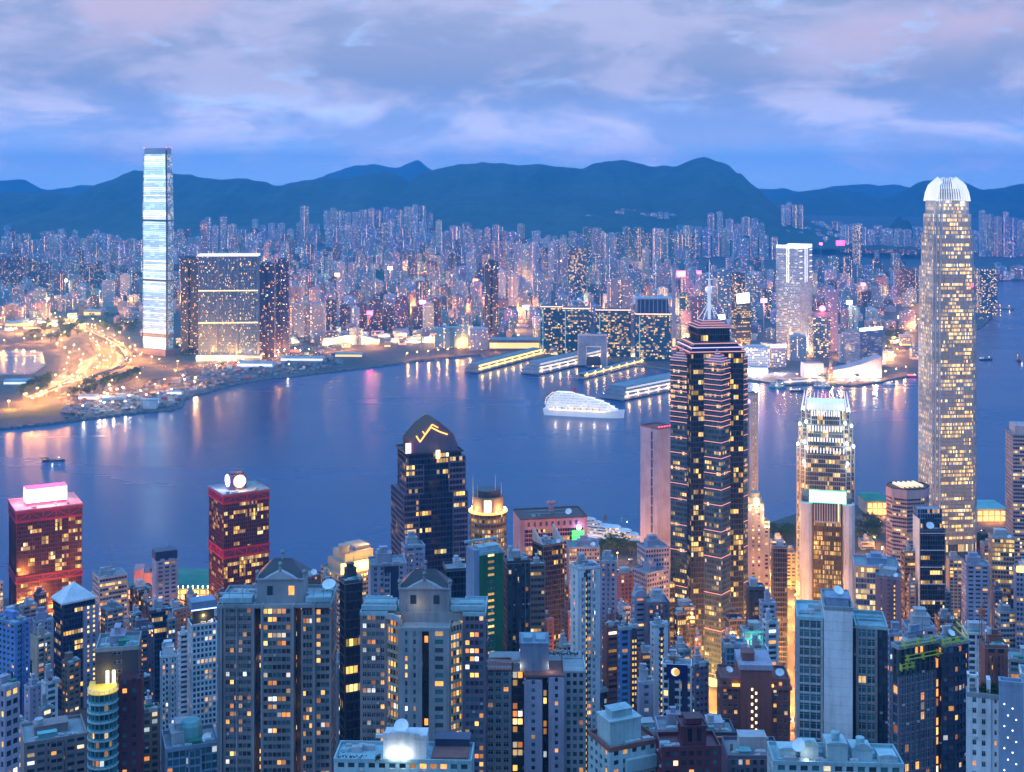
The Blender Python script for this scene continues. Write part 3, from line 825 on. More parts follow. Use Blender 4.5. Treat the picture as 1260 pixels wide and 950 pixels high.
def belt(T, z0, z1, w, l, wall='crimson', n1=5, n2=5):
    """a truss belt: two rails and crossed braces in front of a dark recess, on the two street faces"""
    m = MB(); m.prism(rect(-.3, w + .3, -.3, l + .3), z0, z1); part(T, 'belt_recess', m, W['maroon'])
    m = MB()
    P = rect(-1.0, w + 1.0, -1.0, l + 1.0)
    h = z1 - z0
    for a, b in ((z0, z0 + h * .2), (z1 - h * .2, z1)): m.prism(P, a, b)
    for k in range(n1):
        a, b = w * k / n1, w * (k + 1) / n1
        if k % 2: a, b = b, a
        m.tube((a, -.5, z0 + h * .15), (b, -.5, z1 - h * .15), .45, n=4)
        m.box(min(a, b) - .4, min(a, b) + .4, -.9, -.2, z0 + h * .2, z1 - h * .2)
    for k in range(n2):
        a, b = l * k / n2, l * (k + 1) / n2
        if k % 2: a, b = b, a
        m.tube((-.5, a, z0 + h * .15), (-.5, b, z1 - h * .15), .45, n=4)
        m.box(-.9, -.2, min(a, b) - .4, min(a, b) + .4, z0 + h * .2, z1 - h * .2)
    part(T, 'truss_belt', m, W[wall])
MAROON = S('maroon', 'maroon', 3.6, .5, 1.9, .16, .25)

T = start('office_tower', 'maroon glass tower with crimson truss belts and a glowing white rooftop sign box', 'tower', 11, 20, 101, 630, 1130, ratio=.85, base=4)
zb = T.h; w, l = T.w, T.l
block(T, rect(0, w, 0, l), 0, zb - 10, MAROON)
belt(T, zb - 10, zb, w, l)
zm = PZ(719, 1130) - T.base; belt(T, zm, zm + 6.5, w, l)
roof_on(T, rect(-.6, w + .6, -.6, l + .6), zb, 'salmon', 1.0)
m = MB(); m.box(w * .20, w * .80, l * .35, l * .62, zb, zb + 3); SP = part(T, 'sign_plinth', m, W['salmon'])
m = MB(); m.box(w * .19, w * .81, l * .33, l * .64, zb + 3, zb + 14.5); part(SP, 'sign_box', m, M_WHITESIGN)
m = MB()
for a in (zb + 2.4, zb + 14.5): m.box(w * .185, w * .815, l * .325, l * .645, a, a + .6)
part(SP, 'sign_frame', m, M_REDSIGN)
light_at(T, w * .5, l * .12, zb + 9, 60000, (1.0, .12, .2), 2); light_at(T, w * .05, l * .5, zb + 9, 30000, (1.0, .12, .2), 2)
ac_units(T, 3, w - 3, 2, l * .25, zb + .3, 5, 3)

T = start('office_tower', 'maroon and navy glass tower with crimson belts and two round lit roof discs', 'tower', 257, 275, 331, 610, 1180, ratio=.95, base=4)
zb = T.h; w, l = T.w, T.l
block(T, rect(0, w, 0, l), 0, zb - 8, dict(MAROON, glass='maroon'))
belt(T, zb - 8, zb, w, l, n1=4, n2=7)
zm = PZ(688, 1180) - T.base; belt(T, zm, zm + 9, w, l, n1=4, n2=7)
roof_on(T, rect(-.6, w + .6, -.6, l + .6), zb, 'roof grey', 1.0)
cxm, cym = w * .45, l * .5
m = MB(); m.prism(ngon(cxm, cym, 9, 8, R(22.5)), zb, zb + 14); m.prism(ngon(cxm, cym, 6.5, 8, R(22.5)), zb + 14, zb + 17); SD = part(T, 'sign_drum', m, W['purple grey'])
for nm, ax, mat, c in (('round_sign', -90, lamp_mat('orange_white_sign', (1.0, .72, .45), 9), (1, .55, .25)), ('round_sign', 180, lamp_mat('violet_white_sign', (.72, .66, 1.0), 8), (.5, .45, 1))):
    d = Vector((math.cos(R(ax)), math.sin(R(ax)), 0)); p = Vector((cxm, cym, zb + 8.4)) + d * 8.2
    m = MB(); m.tube(p, p + d * .9, 5.2, n=28); part(SD, nm, m, mat)
    m = MB(); m.tube(p - d * .05, p + d * .5, 5.9, n=28); part(SD, 'sign_rim', m, lamp_mat('orange_rim', (1.0, .22, .04), 3) if ax == -90 else M_VIOLETNEON)
    q = p + d * 7; light_at(T, q.x, q.y, q.z + 2, 16000, c, 2)
ac_units(T, 3, w - 3, 2, l * .2, zb + .3, 6, 4)

# dark tower with the golden zigzag
T = start('office_tower', 'dark navy tower under an arched crown with a golden zigzag light', 'tower', 484, 499, 573, 561, 900, ratio=.8)
w, l, zb = T.w, T.l, T.h
NAVY = S('navy', 'office dark', 3.9, 1.0, 2.2, .18, .3)
sh = PZ(610, 900) - T.base
block(T, rect(w * .06, w * .94, l * .06, l * .94), sh, zb, NAVY)
block(T, rect(-1.5, w * .22, -1.0, l + 1), 0, sh, S('purple grey', 'office dark', 3.9, 1.3, 2.2, .18, .3), rows=False)
block(T, rect(w * .78, w + 1.5, -1.0, l + 1), 0, sh, S('purple grey', 'office dark', 3.9, 1.3, 2.2, .18, .3), rows=False)
block(T, rect(w * .22, w * .78, -.2, l), 0, sh, NAVY)
block(T, rect(w * .0, w * .30, -.4, l * .5), sh, zb - 7, S('purple grey', 'office dark', 3.9, 1.3, 2.2, .18, .3), rows=False, wname='corner_bay')
block(T, rect(w * .72, w * 1.0, -.4, l * .5), sh, zb - 3, S('purple grey', 'office dark', 3.9, 1.3, 2.2, .18, .3), rows=False, wname='corner_bay')
roof_on(T, rect(w * .03, w * .97, l * .03, l * .97), zb, 'charcoal', 1.0)
m = MB()
prof = [(.12, 0), (.12, 8), (.30, 16.5), (.47, 21.5), (.55, 21), (.80, 11.5), (.87, 4), (.87, 0)]
def arch(m, y0, y1, sc_=1.0, mi=0):
    a = [(w * .5 + (w * (u - .49)) * sc_, y0, zb + .3 + z * sc_) for u, z in prof]; b = [(x, y1, z) for x, _, z in a]
    n = len(a); m.solid(a + b, [tuple(reversed(range(n)))[::-1], tuple(range(n, 2 * n))[::-1]] + [(i, n + i, n + (i + 1) % n, (i + 1) % n) for i in range(n)], mi)
arch(m, l * .12, l * .8)
AC = part(T, 'arched_crown', m, W['purple grey'])
for k in range(7):
    m = MB(); arch(m, l * (.14 + k * .1), l * (.14 + k * .1) + .9, 1.045); part(AC, 'crown_rib', m, W['brown'])
m = MB(); y = l * .12 - .5
zz = [(.20, 12.5), (.26, 8.2), (.44, 18.0), (.60, 14.2), (.72, 12.2)]
zg = [(w * u, y, zb + z) for u, z in zz]
for a, b in zip(zg, zg[1:]): m.tube(a, b, .42, n=6)
part(AC, 'zigzag_light', m, M_GOLDNEON)
m = MB(); zg = [(w * u, y - .6, zb + z) for u, z in [(.30, 15.6), (.34, 13.2), (.46, 20.0), (.56, 17.4)]]
for a, b in zip(zg, zg[1:]): m.tube(a, b, .34, n=6)
part(AC, 'zigzag_light', m, M_GOLDNEON)
m = MB(); m.box(w * .02, w * .10, l * .05, l * .09, zb + 1, zb + 8); part(T, 'red_sign', m, lamp_mat('red_square_sign', (1.0, .25, .3), 5))
m = MB(); m.box(w * .50, w * .56, -1.2, -.6, zb - 3, zb + 2.5); part(T, 'roof_light', m, M_WARMLIT)

# round tower with gold crown
D = 1000; X = PX(600, D); b = tz(X, D)
T = new_root('office_tower', 'round gold-lit tower with a ring crown and four white masts', 'tower', (X, D + 14, b), 0)
T.zvis = 10; rr = 14.5; zr = PZ(634, D) - b
block(T, ngon(0, 0, rr, 20, R(9)), 0, zr, S('brown', 'gold office', 3.8, 1.3, 2.6, .25, .35))
m = MB(); m.lathe([(rr + .7, zr), (rr + .7, zr + .9), (rr - .5, zr + 1)], 32); part(T, 'light_ring', m, M_GOLDNEON)
m = MB(); m.prism(ngon(0, 0, rr * .84, 16), zr + .6, zr + 12); CD = part(T, 'crown_drum', m, W['brown'])
m = MB(); m.prism(ngon(0, 0, rr * .66, 16), zr + 12, zr + 17); part(T, 'plant_room', m, W['charcoal'])
m = MB(); m.box(-2.6, 2.6, -rr * .84 - .4, -rr * .8, zr + 1.8, zr + 10.5); part(CD, 'lit_sign', m, lamp_mat('warm_white_sign', (1.0, .80, .42), 5))
for x, y, h in ((-rr * .8, -3, 22), (-rr * .55, -7, 15), (rr * .4, -5, 24), (rr * .72, -3, 17)): antenna(T, x, y, zr + 6, h, .35, plain('white_mast', (.75, .72, .66), .4))
for k in range(10):
    a = 2 * math.pi * k / 10 + .2; x, y = rr * .93 * math.cos(a), rr * .93 * math.sin(a)
    m = MB(); m.lathe([(.5, zr + 1), (.8, zr + 2), (.3, zr + 2.6)], 8, (x, y)); part(T, 'floodlight', m, M_WARMLIT)
for k in range(4): light_at(T, rr * 1.1 * math.cos(k * 1.57 - .8), rr * 1.1 * math.sin(k * 1.57 - .8), zr + 4, 9000, (1, .6, .2), 1)

# pink block with the green screen
T = start('office_block', 'salmon-pink slab with a dark glass panel and a bright green screen', 'office block', 632, 641, 722, 640, 1150, ratio=.6, base=4)
w, l, zb = T.w, T.l, T.h
block(T, rect(w * .04, w * .96, .3, l), 0, zb - 9, S('salmon', 'office dark', 3.8, 1.0, 2.2, .2))
m = MB()
m.box(-.5, w * .055, -.6, l, 0, zb - 8.9); m.box(w * .945, w + .5, -.6, l, 0, zb - 8.9); m.box(-.5, w + .5, -.7, l + .3, zb - 8.9, zb)
part(T, 'wall', m, W['salmon'])
for k in range(9):
    m = MB(); x = w * (.1 + .09 * k); m.box(x, x + 2.0, -.85, -.6, zb - 6, zb - 2.2); part(T, 'window', m, W['charcoal'])
roof_on(T, rect(-.5, w + .5, -.7, l + .3), zb, 'dark brown', 1.0); clutter(T, 4, w - 4, 4, l - 2, zb + .3, 8, 'purple grey', False)
m = MB(); sx = w * .77
for k in range(9): m.box(sx, sx + 11, -1.3, -.95, zb - 24 + k * 1.45, zb - 24 + k * 1.45 + 1.05)
part(T, 'led_screen', m, lamp_mat('green_screen', (.10, .95, .16), 1.5))
m = MB(); m.tube((sx + 6, -1.2, zb - 8.5), (sx + 6, -2.2, zb - 8.5), 2.2, n=16); part(T, 'round_sign', m, lamp_mat('blue_white_sign', (.75, .65, 1.0), 6))
light_at(T, sx + 6, -5, zb - 8, 3000, (.5, .4, 1), 1)
m = MB()
for dx in (-1.6, 1.6):
    for dy in (-1.6, 1.6): m.tube((w * .52 + dx, l * .5 + dy, zb), (w * .52 + dx, l * .5 + dy, zb + 12), .3, n=4)
for k in range(4): m.box(w * .52 - 2, w * .52 + 2, l * .5 - 2, l * .5 + 2, zb + 2.5 + k * 2.6, zb + 3.1 + k * 2.6)
m.box(w * .52 - 4, w * .52 + 4, l * .5 - 1.5, l * .5 + 1.5, zb + 9, zb + 11)
part(T, 'roof_mast', m, W['salmon'])

# pale slabs behind the star-plan tower
PALE_SLAB = S('lavender', 'flat dim', 3.4, 1.7, 3.6, 2.4, blank=(0, 3))
T = start('residential_slab', 'tall blank lavender slab with one dark dashed slot, behind the neon-banded tower', 'tower', 788, 809, 830, 529, 1250, ratio=1.1, base=5)
w, l, zb = T.w, T.l, T.h
block(T, rect(0, w, 0, l), 0, zb, dict(PALE_SLAB, blank=(0, 2, 3)))
roof_on(T, rect(0, w, 0, l), zb, 'roof red', 1.4)
for k in range(int(zb / 9)):
    m = MB(); m.box(-.35, -.05, l * .28, l * .37, 3 + k * 9, 3 + k * 9 + 7.6); part(T, 'slot_window', m, W['charcoal'])
for k in range(6):
    m = MB(); x = w * (.1 + k * .16); m.box(x, x + 1.2, .3, 1.2, zb + 1.6, zb + 2.6); part(T, 'roof_light', m, M_REDSIGN)
T = start('residential_slab', 'slim pale tower with dark vertical strips rising behind the crown-lit hotel', 'tower', 917, 924, 933, 487, 1290, ratio=1.2, base=5)
w, l, zb = T.w, T.l, T.h
block(T, rect(0, w, 0, l), 0, zb, S('light grey', 'bead', 3.4, 1.6, 3.0, 2.3, blank=(1, 2, 3)))
roof_on(T, rect(0, w, 0, l), zb, 'roof grey', 2.0)
m = MB(); m.tube((-.2, l * .25, zb - 6), (-.9, l * .25, zb - 6), 1.8, n=12); part(T, 'round_sign', m, lamp_mat('violet_sign', (.5, .25, 1.0), 5))
for f in (.3, .62):
    m = MB(); m.box(-.3, -.04, l * f, l * f + 1.1, 4, zb - 10); part(T, 'slot_window', m, W['charcoal'])
# hotel with gold crown
T = start('hotel_tower', 'slim cream stepped hotel with gold uplit crown, right of the neon-banded tower', 'hotel', 917, 921, 940, 622, 1090, ratio=.9)
w, l, zb = T.w, T.l, T.h
HS = S('pale pink', 'bead', 3.3, 1.6, 4.4, 3.2)
block(T, rect(0, w, 0, l), 0, zb, HS, windows=()); block(T, rect(w, w + 5, 1, l), 0, zb - 15, S('pale pink', 'office bright', 3.3, 1.5, 2.8, 1.2))
roof_on(T, rect(0, w, 0, l), zb, 'beige', 1.0); roof_on(T, rect(w + .1, w + 5, 1, l), zb - 15, 'beige', 1.2)
m = MB(); m.prism(ngon(w * .5, l * .5, w * .46, 8, R(22.5)), zb + .3, zb + 6); part(T, 'crown_tier', m, W['beige'])
m = MB(); m.lathe([(w * .36, zb + 6), (w * .36, zb + 10), (w * .25, zb + 11)], 20, (w * .5, l * .5)); part(T, 'crown_drum', m, W['beige'])
for x, y, z in ((1, -.6, zb - 4), (w * .5, -.6, zb - 6), (w - 1, -.6, zb - 4), (-.5, l * .5, zb - 3), (w + 1.5, .3, zb - 19), (w + 4, .3, zb - 19), (w * .3, l * .25, zb + 1.4), (w * .7, l * .25, zb + 1.4)):
    m = MB(); m.lathe([(.3, z), (.75, z + .6), (.5, z + 1.4)], 8, (x, y)); part(T, 'uplight', m, lamp_mat('gold_uplight', (1, .68, .28), 9))
light_at(T, w * .5, -4, zb + 3, 12000, (1, .7, .35), 1); light_at(T, w + 3, -3, zb - 12, 6000, (1, .65, .3), 1); light_at(T, -3, l * .4, zb, 5000, (1, .7, .35), 1)

# star-plan tower with neon bands and a tripod spire
D = 1000
T = start('office_tower', 'tallest dark star-plan tower with pink neon bands and a white tripod spire', 'skyscraper', 832, 850, 915, 436, D, ratio=1.0)
w, l, zb = T.w, T.l, T.h
CTR = S('charcoal', 'office dark', 4.0, .8, 2.0, .14, .25)
block(T, rect(0, w, 0, l), 0, zb, dict(CTR, glass=glass_mat('centre_tower_glass', (.02, .035, .06), .30, GOLD, 1.9, run=2, rough=.06)))
hd = 10.4
bays = []
BAYST = S('deep teal', glass_mat('bay_glass', (.05, .09, .12), .3, GOLD, 1.8, run=3, rough=.1), 4.0, 1.5, 2.2, .2, .3)
for k, (cx_, cy_, yt) in enumerate(((w * .5, 0, 452), (0, l * .5, 459), (w, l * .5, 459), (w * .5, l, 470))):
    zt = zb - 6
    P = ngon(cx_, cy_, hd, 4, R(0))
    B = T
    if k < 3: block(T, P, 0, zt, BAYST, rows=False, wname='bay')
    else: block(T, P, 0, zt, BAYST, rows=False, wname='bay')
    # stepped pyramid cap
    m = MB()
    for s in range(4): m.prism(ngon(cx_, cy_, hd * (1 - .24 * s), 4), zt + s * 1.7, zt + s * 1.7 + 1.7)
    m.prism(ngon(cx_, cy_, hd * .2, 4), zt + 6.8, zt + 10, top=ngon(cx_, cy_, hd * .02, 4)); part(T, 'bay_cap', m, W['blue grey'])
    m = MB()
    for s in range(4): m.prism(ngon(cx_, cy_, hd * (1 - .24 * s) + .25, 4), zt + s * 1.7 + 1.2, zt + s * 1.7 + 1.55)
    part(T, 'light_band', m, M_PINKNEON)
    z = zt - 1; step = 4.0; i = 0
    while z > 6:
        m = MB(); m.prism(ngon(cx_, cy_, hd + .28, 4), z, z + .42); part(T, 'light_band', m, M_PINKNEON)
        i += 1
        step = 4.0 if i < 13 else 12 if i < 18 else 20 if i < 20 else 28 if i < 22 else 34
        z -= step
for s, (o, h0, h1) in enumerate(((.8, 0, 2.2), (-1.2, 2.2, 5.2), (-3.2, 5.2, 8.2))):
    m = MB(); m.prism(offset_poly(rect(0, w, 0, l), o), zb + h0, zb + h1); part(T, 'roof_tier', m, W['navy'])
    m = MB(); m.prism(offset_poly(rect(0, w, 0, l), o + .3), zb + h1 - .8, zb + h1 - .25); part(T, 'light_band', m, M_PINKNEON if s % 2 == 0 else M_VIOLETNEON)
q = w * .20
block(T, rect(q, w - q, q, l - q), zb + 8.2, zb + 18.5, dict(CTR, fh=5), rows=False, wname='lantern')
for s in range(4):
    m = MB(); a = q - 1.2 + s * 2.2; m.prism(rect(a, w - a, a, l - a), zb + 18.5 + s * 1.5, zb + 20 + s * 1.5); part(T, 'roof_tier', m, W['purple grey'])
    m = MB(); a -= .25; m.prism(rect(a, w - a, a, l - a), zb + 19.4 + s * 1.5, zb + 19.75 + s * 1.5); part(T, 'light_band', m, M_PINKNEON)
zs = zb + 24.5; c = Vector((w * .5, l * .5, zs + 14))
M_SPIRE = lamp_mat('glowing_white_steel', (.80, .82, .86), .24)  # steel given its own glow in place of floodlight falling on it
m = MB()
for dx, dy in ((-7, -7), (7, -7), (7, 7), (-7, 7)): m.tube((c.x + dx, c.y + dy, zs), c, .34, .28, 6)
part(T, 'spire_tripod', m, M_SPIRE)
m = MB(); m.lathe([(1.3, zs), (1.5, zs + 14), (1.5, zs + 20), (2.3, zs + 21), (2.3, zs + 24), (1.1, zs + 25), (.9, zs + 31), (.35, zs + 32), (.2, zs + 47)], 10, (c.x, c.y)); SPR = part(T, 'spire', m, M_SPIRE)
m = MB(); m.lathe([(2.6, zs + 31), (2.6, zs + 31.7)], 10, (c.x, c.y)); part(SPR, 'spire_platform', m, M_SPIRE)
light_at(T, w * .5, -6, zs + 6, 7000, (.9, .9, 1), 1)
light_at(T, w * .5 + 10, -hd - 14, 14, 30000, (1.0, .62, .2), 3)
m = MB(); m.box(w * .30, w * .95, -12, -1.5, 0, 9); part(T, 'lobby', m, glass_mat('gold_lobby_glass', (.2, .15, .05), 1.4, GOLD, 3.0, run=50, keep=1.0, glow=1.6))

# two tall silver towers with finned crowns
def notched(w, l, n, x0=0.0, y0=0.0):
    """square plan with stepped corners"""
    return [(x0 + n, y0), (x0 + w - n, y0), (x0 + w - n, y0 + n * .55), (x0 + w - n * .45, y0 + n * .55), (x0 + w - n * .45, y0 + n), (x0 + w, y0 + n), (x0 + w, y0 + l - n), (x0 + w - n * .45, y0 + l - n), (x0 + w - n, y0 + l),
            (x0 + n, y0 + l), (x0 + n * .45, y0 + l - n), (x0, y0 + l - n), (x0, y0 + n), (x0 + n * .45, y0 + n), (x0 + n * .45, y0 + n * .55), (x0 + n, y0 + n * .55)]
D = 1360
T = start('office_tower', 'tallest silver skyscraper with a curved finned crown, near the harbour mouth', 'skyscraper', 1127, 1150, 1205, 240, D, yaw=6, base=5)
w, l = T.w, T.l
SIL = S('silver', 'silver', 4.1, 1.35, 1.55, .22, .10, .03, ends=1.0)
sidepale = S('silver', 'silver pale', 4.1, 1.2, 1.5, .42, .35, .25, ends=1.0)
tiers = [(690, 400, 0), (400, 330, .8), (330, 290, 2.2), (290, 264, 4.0), (264, 247, 5.8)]
for k, (ya, yb, ins) in enumerate(tiers):
    za = max(0, PZ(ya, D) - T.base); zt = PZ(yb, D) - T.base
    if k == 0: za = 16
    P = notched(w - 2 * ins, l - 2 * ins, 6.0, ins, ins)
    # faces towards the viewer: front glass, left flank pale
    block(T, P, za, zt, SIL, rows=(k == 0))
    for i in range(8):
        yy = ins + 7 + (l - 2 * ins - 14) * (i + .5) / 8
        mb = MB(); mb.box(ins - .55, ins - .1, yy - .3, yy + .3, za, zt - .05); part(T, 'flank_fin', mb, W['silver'])
    if k:
        m = MB(); m.prism(offset_poly(notched(w - 2 * ins, l - 2 * ins, 6.0, ins, ins), .6), za - .4, za + .3); part(T, 'ledge', m, W['silver'])
block(T, notched(w, l, 6), 0, 16, S('light grey', 'curtain lit', 8, .6, 2.2, .2), rows=False, wname='podium')
z0 = PZ(243, D) - T.base; z1 = PZ(217.5, D) - T.base
ins0 = 6.3
m = MB(); m.prism(notched(w - 26, l - 26, 3, 13, 13), z0 - 2, z0 + 9); part(T, 'plant_room', m, W['light grey'])
nfin = 13
for side in range(4):
    for i in range(nfin):
        t = (i + .5) / nfin
        m = MB()
        u = ins0 + (w - 2 * ins0) * t
        e = .22 * (1 - abs(2 * t - 1)) + .78
        prof = [(ins0 - .3, z0 - 4.0), (ins0 + 1.0, z0 + 5), (ins0 + 3.6, z0 + 13), (ins0 + 7.4, z0 + (z1 - z0) * e)]
        top = prof[-1]
        def P3(a, z, sh):
            uu = u + sh
            uu = w * .5 + (uu - w * .5) * (1 - .0 * (z - z0))
            k = (a - ins0) / (w * .5)
            uu = w * .5 + (uu - w * .5) * (1 - k)
            return [(uu, a), (w - a, uu), (uu, l - a), (a, uu)][side] + (z,)
        for (a0, za), (a1, zc) in zip(prof, prof[1:]):
            vs = [P3(a0, za, -.38), P3(a0, za, .38), P3(a1, zc, .3), P3(a1, zc, -.3), P3(a0 + 1.4, za, -.38), P3(a0 + 1.4, za, .38), P3(a1 + 1.2, zc, .3), P3(a1 + 1.2, zc, -.3)]
            m.solid(vs, [(0, 1, 2, 3), (7, 6, 5, 4), (0, 3, 7, 4), (1, 5, 6, 2), (3, 2, 6, 7), (0, 4, 5, 1)])
        part(T, 'crown_fin', m, M_CROWNLIT)
for x, y in ((w * .2, -7), (w * .8, -7), (-7, l * .3), (-7, l * .7)): light_at(T, x, y, z0 - 6, 4500, (1, .95, .86), 1.5)
for zq in (120, 210, 300): light_at(T, -34, l * .5, zq, 30000, (.9, .95, 1), 3)  # added lights hung in mid-air to brighten the west face
m = MB(); m.tube((w * .82, -.8, PZ(352, D) - T.base), (w * .82, -1.6, PZ(352, D) - T.base), 1.6, n=12); part(T, 'red_beacon', m, M_REDSIGN)

D = 1190
T = start('office_tower', 'shorter silver tower with stepped floodlit shoulders and a finned crown', 'tower', 980, 980, 1052, 560, D, ratio=.9, base=5)
w, l = T.w, T.l
SIL2 = S('steel', glass_mat('dark_silver_glass', (.07, .09, .10), .30, GOLD, 1.7, run=4, metal=.4, rough=.15), 4.0, .7, 1.7, .24, .3, .2, ends=.8)
zt = [PZ(y, D) - T.base for y in (548, 523, 505)]
block(T, notched(w, l, 7.5), 0, zt[0], SIL2)
block(T, notched(w - 3.2, l - 3.2, 8, 1.6, 1.6), zt[0], zt[1], SIL2)
block(T, notched(w - 8, l - 8, 9, 4, 4), zt[1], zt[2], SIL2)
bz = [(zt[0] - 6, zt[0] - 1, 8.5, -.5), (zt[1] - 5, zt[1], 11, 1.2), (zt[2] - 5, zt[2], 13, 3.6), (zt[0] + 4, zt[0] + 8, 10, 1.2)]
for a, b, n, o in bz:
    m = MB()
    for i in range(12):
        x = n + (w - 2 * n) * (i + .5) / 12; m.box(x - .55, x + .55, o - .5, o - .05, a, b)
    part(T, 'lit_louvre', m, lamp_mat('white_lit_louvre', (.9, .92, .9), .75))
for x, z in ((1.2, zt[0]), (w - 1.2, zt[0]), (3, zt[1]), (w - 3, zt[1]), (6.5, zt[0] - 16), (w - 6.5, zt[0] - 16), (7, zt[0] + 2), (w - 7, zt[0] + 2), (8.5, zt[1] + 2), (w - 8.5, zt[1] + 2), (6, zt[2] + 1), (w - 6, zt[2] + 1)):
    m = MB(); m.lathe([(.4, z), (1.1, z + .9), (.9, z + 2.2), (.3, z + 2.8)], 8, (x, .6)); part(T, 'floodlight', m, lamp_mat('cream_floodlight', (1, .95, .82), 10))
    light_at(T, x, -3, z - 1, 2200, (1, .96, .85), 1)
m = MB(); m.prism(rect(9, w - 9, 8, l - 8), zt[2], zt[2] + 6); part(T, 'plant_room', m, lamp_mat('glowing_plant_wall', (.75, .78, .78), .5))  # the plant wall itself glows, imitating floodlight on it
for side in range(4):
    for i in range(11):
        u = 5 + (w - 10) * (i + .5) / 11
        hh = 13 if i in (0, 3, 7, 10) else 10.5
        m = MB()
        q = [(u, 4.2), (w - 4.2, u * l / w), (u, l - 4.2), (4.2, u * l / w)][side]
        m.tube((q[0], q[1], zt[2] - 1), (q[0] + (w * .5 - q[0]) * .12, q[1] + (l * .5 - q[1]) * .12, zt[2] + hh), .5, .22, 5); part(T, 'crown_fin', m, M_CROWNLIT)

T = start('office_block', 'bank block with white side piers, gold-lit floors and a pale green sign', 'office block', 985, 985, 1050, 616, 1060, ratio=.6)
w, l, zb = T.w, T.l, T.h
block(T, rect(w * .24, w * .78, 0, l), 0, zb - 1, S('charcoal', 'gold office', 3.9, .9, 1.5, .42, .4, .3, ends=.4))
m = MB(); m.prism(ngon(w * .12, l * .3, w * .145, 14, 0, 1, 1.5), 0, zb - 2); part(T, 'side_pier', m, W['white'])
m = MB(); m.prism(ngon(w * .89, l * .3, w * .135, 14, 0, 1, 1.5), 0, zb - 2); part(T, 'side_pier', m, W['white'])
block(T, rect(w * .26, w * .76, -.5, l * .5), zb - 17, zb - 1, S('steel', 'office dark', 16, 1.5, 1.9, 1.0, .4), rows=False, wname='louvre_band')
m = MB(); m.box(w * .02, w * .98, l * .2, l, zb - 1, zb + 3); part(T, 'roof', m, W['charcoal'])
m = MB(); m.box(w * .17, w * .86, -.6, .6, zb, zb + 8.5); part(T, 'sign_board', m, M_GREENSIGN)
m = MB(); m.box(w * .165, w * .865, -.4, .8, zb - .7, zb - .05); m.box(w * .165, w * .865, -.4, .8, zb + 8.55, zb + 9.2); part(T, 'sign_frame', m, lamp_mat('green_tube', (.05, .9, .35), 2.5))
light_at(T, w * .1, -10, 30, 9000, (1, .78, .5), 2); light_at(T, w * .9, -10, 30, 9000, (1, .78, .5), 2)

# octagonal banded tower
D = 1290
T = start('office_tower', 'octagonal pink-brown banded office tower with open roof beams, before the tallest tower', 'tower', 1084, 1104, 1150, 604, D, ratio=.8, base=5)
w, l, zb = T.w, T.l, T.h
c = w * .26
OCT = [(c, 0), (w - c, 0), (w, c), (w, l - c), (w - c, l), (c, l), (0, l - c), (0, c)]
block(T, OCT, 0, zb - 9, S('pale pink', 'office', 3.9, 1.8, 2.2, .12, .5))
m = MB(); m.prism(offset_poly(OCT, .3), zb - 9, zb); part(T, 'crown', m, W['pale pink'])
roof_on(T, offset_poly(OCT, .3), zb, 'dark brown', 1.2)
for k in range(5):
    m = MB(); x = w * (.2 + k * .13); m.box(x, x + 2, l * .15, l * .75, zb + 1, zb + 3.2); part(T, 'roof_beam', m, lamp_mat('glowing_roof_beam', (1, .75, .45), .8))  # beams glow by themselves, as if light fell on them

# banded tower on the picture's edge
T = start('office_tower', 'pink stone tower of close-set bands, tallest at the east waterfront edge', 'tower', 1237, 1246, 1290, 536, 1270, ratio=.9, base=5)
w, l, zb = T.w, T.l, T.h
block(T, rect(0, w, 0, l), 0, zb, ST['office pink']); roof_on(T, rect(0, w, 0, l), zb, 'roof grey', 1.0)
m = MB(); m.box(3, w - 3, 3, l - 3, zb + .3, zb + 9); part(T, 'plant_room', m, W['pale pink']); antenna(T, 5, 5, zb + 9, 6)

# ------------------------------------------------------------------ the slope: flats and offices
def simple(*a, **k): return tower(*a, **k)
AP = 'apartment tower'
# ---- nearest row: front apartment towers, modelled in bays
D = 485
T = start('apartment_tower', 'broad grey-pink apartment tower of three window bays under a gabled roof house', AP, 267, 267, 407, 749, D, ratio=.5, yaw=1.5)
w, zb = T.w, T.h; l = 24
T.l = l; k = D / F
A1 = S('pink grey', 'flat', 3.0, 1.25, 1.75, .22, .4, .05, ends=.8)
A1s = S('concrete grey', 'flat', 3.0, 1.3, 4.0, 1.6, .35, .05)
x = lambda px: (px - 267) * k
block(T, rect(1, w - .5, 8.6, l), 0, zb, dict(A1s), rows=True)
block(T, rect(x(275), x(311), 0, 9), 0, zb, A1, wname='bay', windows=(0,))
block(T, rect(x(267), x(275.2), .8, 9), 0, zb, dict(A1s, cw=2.6, pw=.9), wname='bay')
block(T, rect(x(322), x(360), -1.2, 9), 0, zb, A1, wname='bay', windows=(0,))
block(T, rect(x(370), x(386), 0, 9), 0, zb - 1, A1, wname='bay', windows=(0,))
block(T, rect(x(386.2), x(407), .7, 9), 0, zb - 1, A1, wname='bay', windows=(0,))
for px in (272, 291, 311.5, 322.3, 360.3, 386):
    m = MB(); m.box(x(px) - .35, x(px) + .35, -1.35 if 320 < px < 362 else -.25, 4, 0, zb + 1.0); part(T, 'pilaster', m, W['concrete grey'])
roof_on(T, rect(0, w, 0, l), zb, 'roof grey', 1.1)
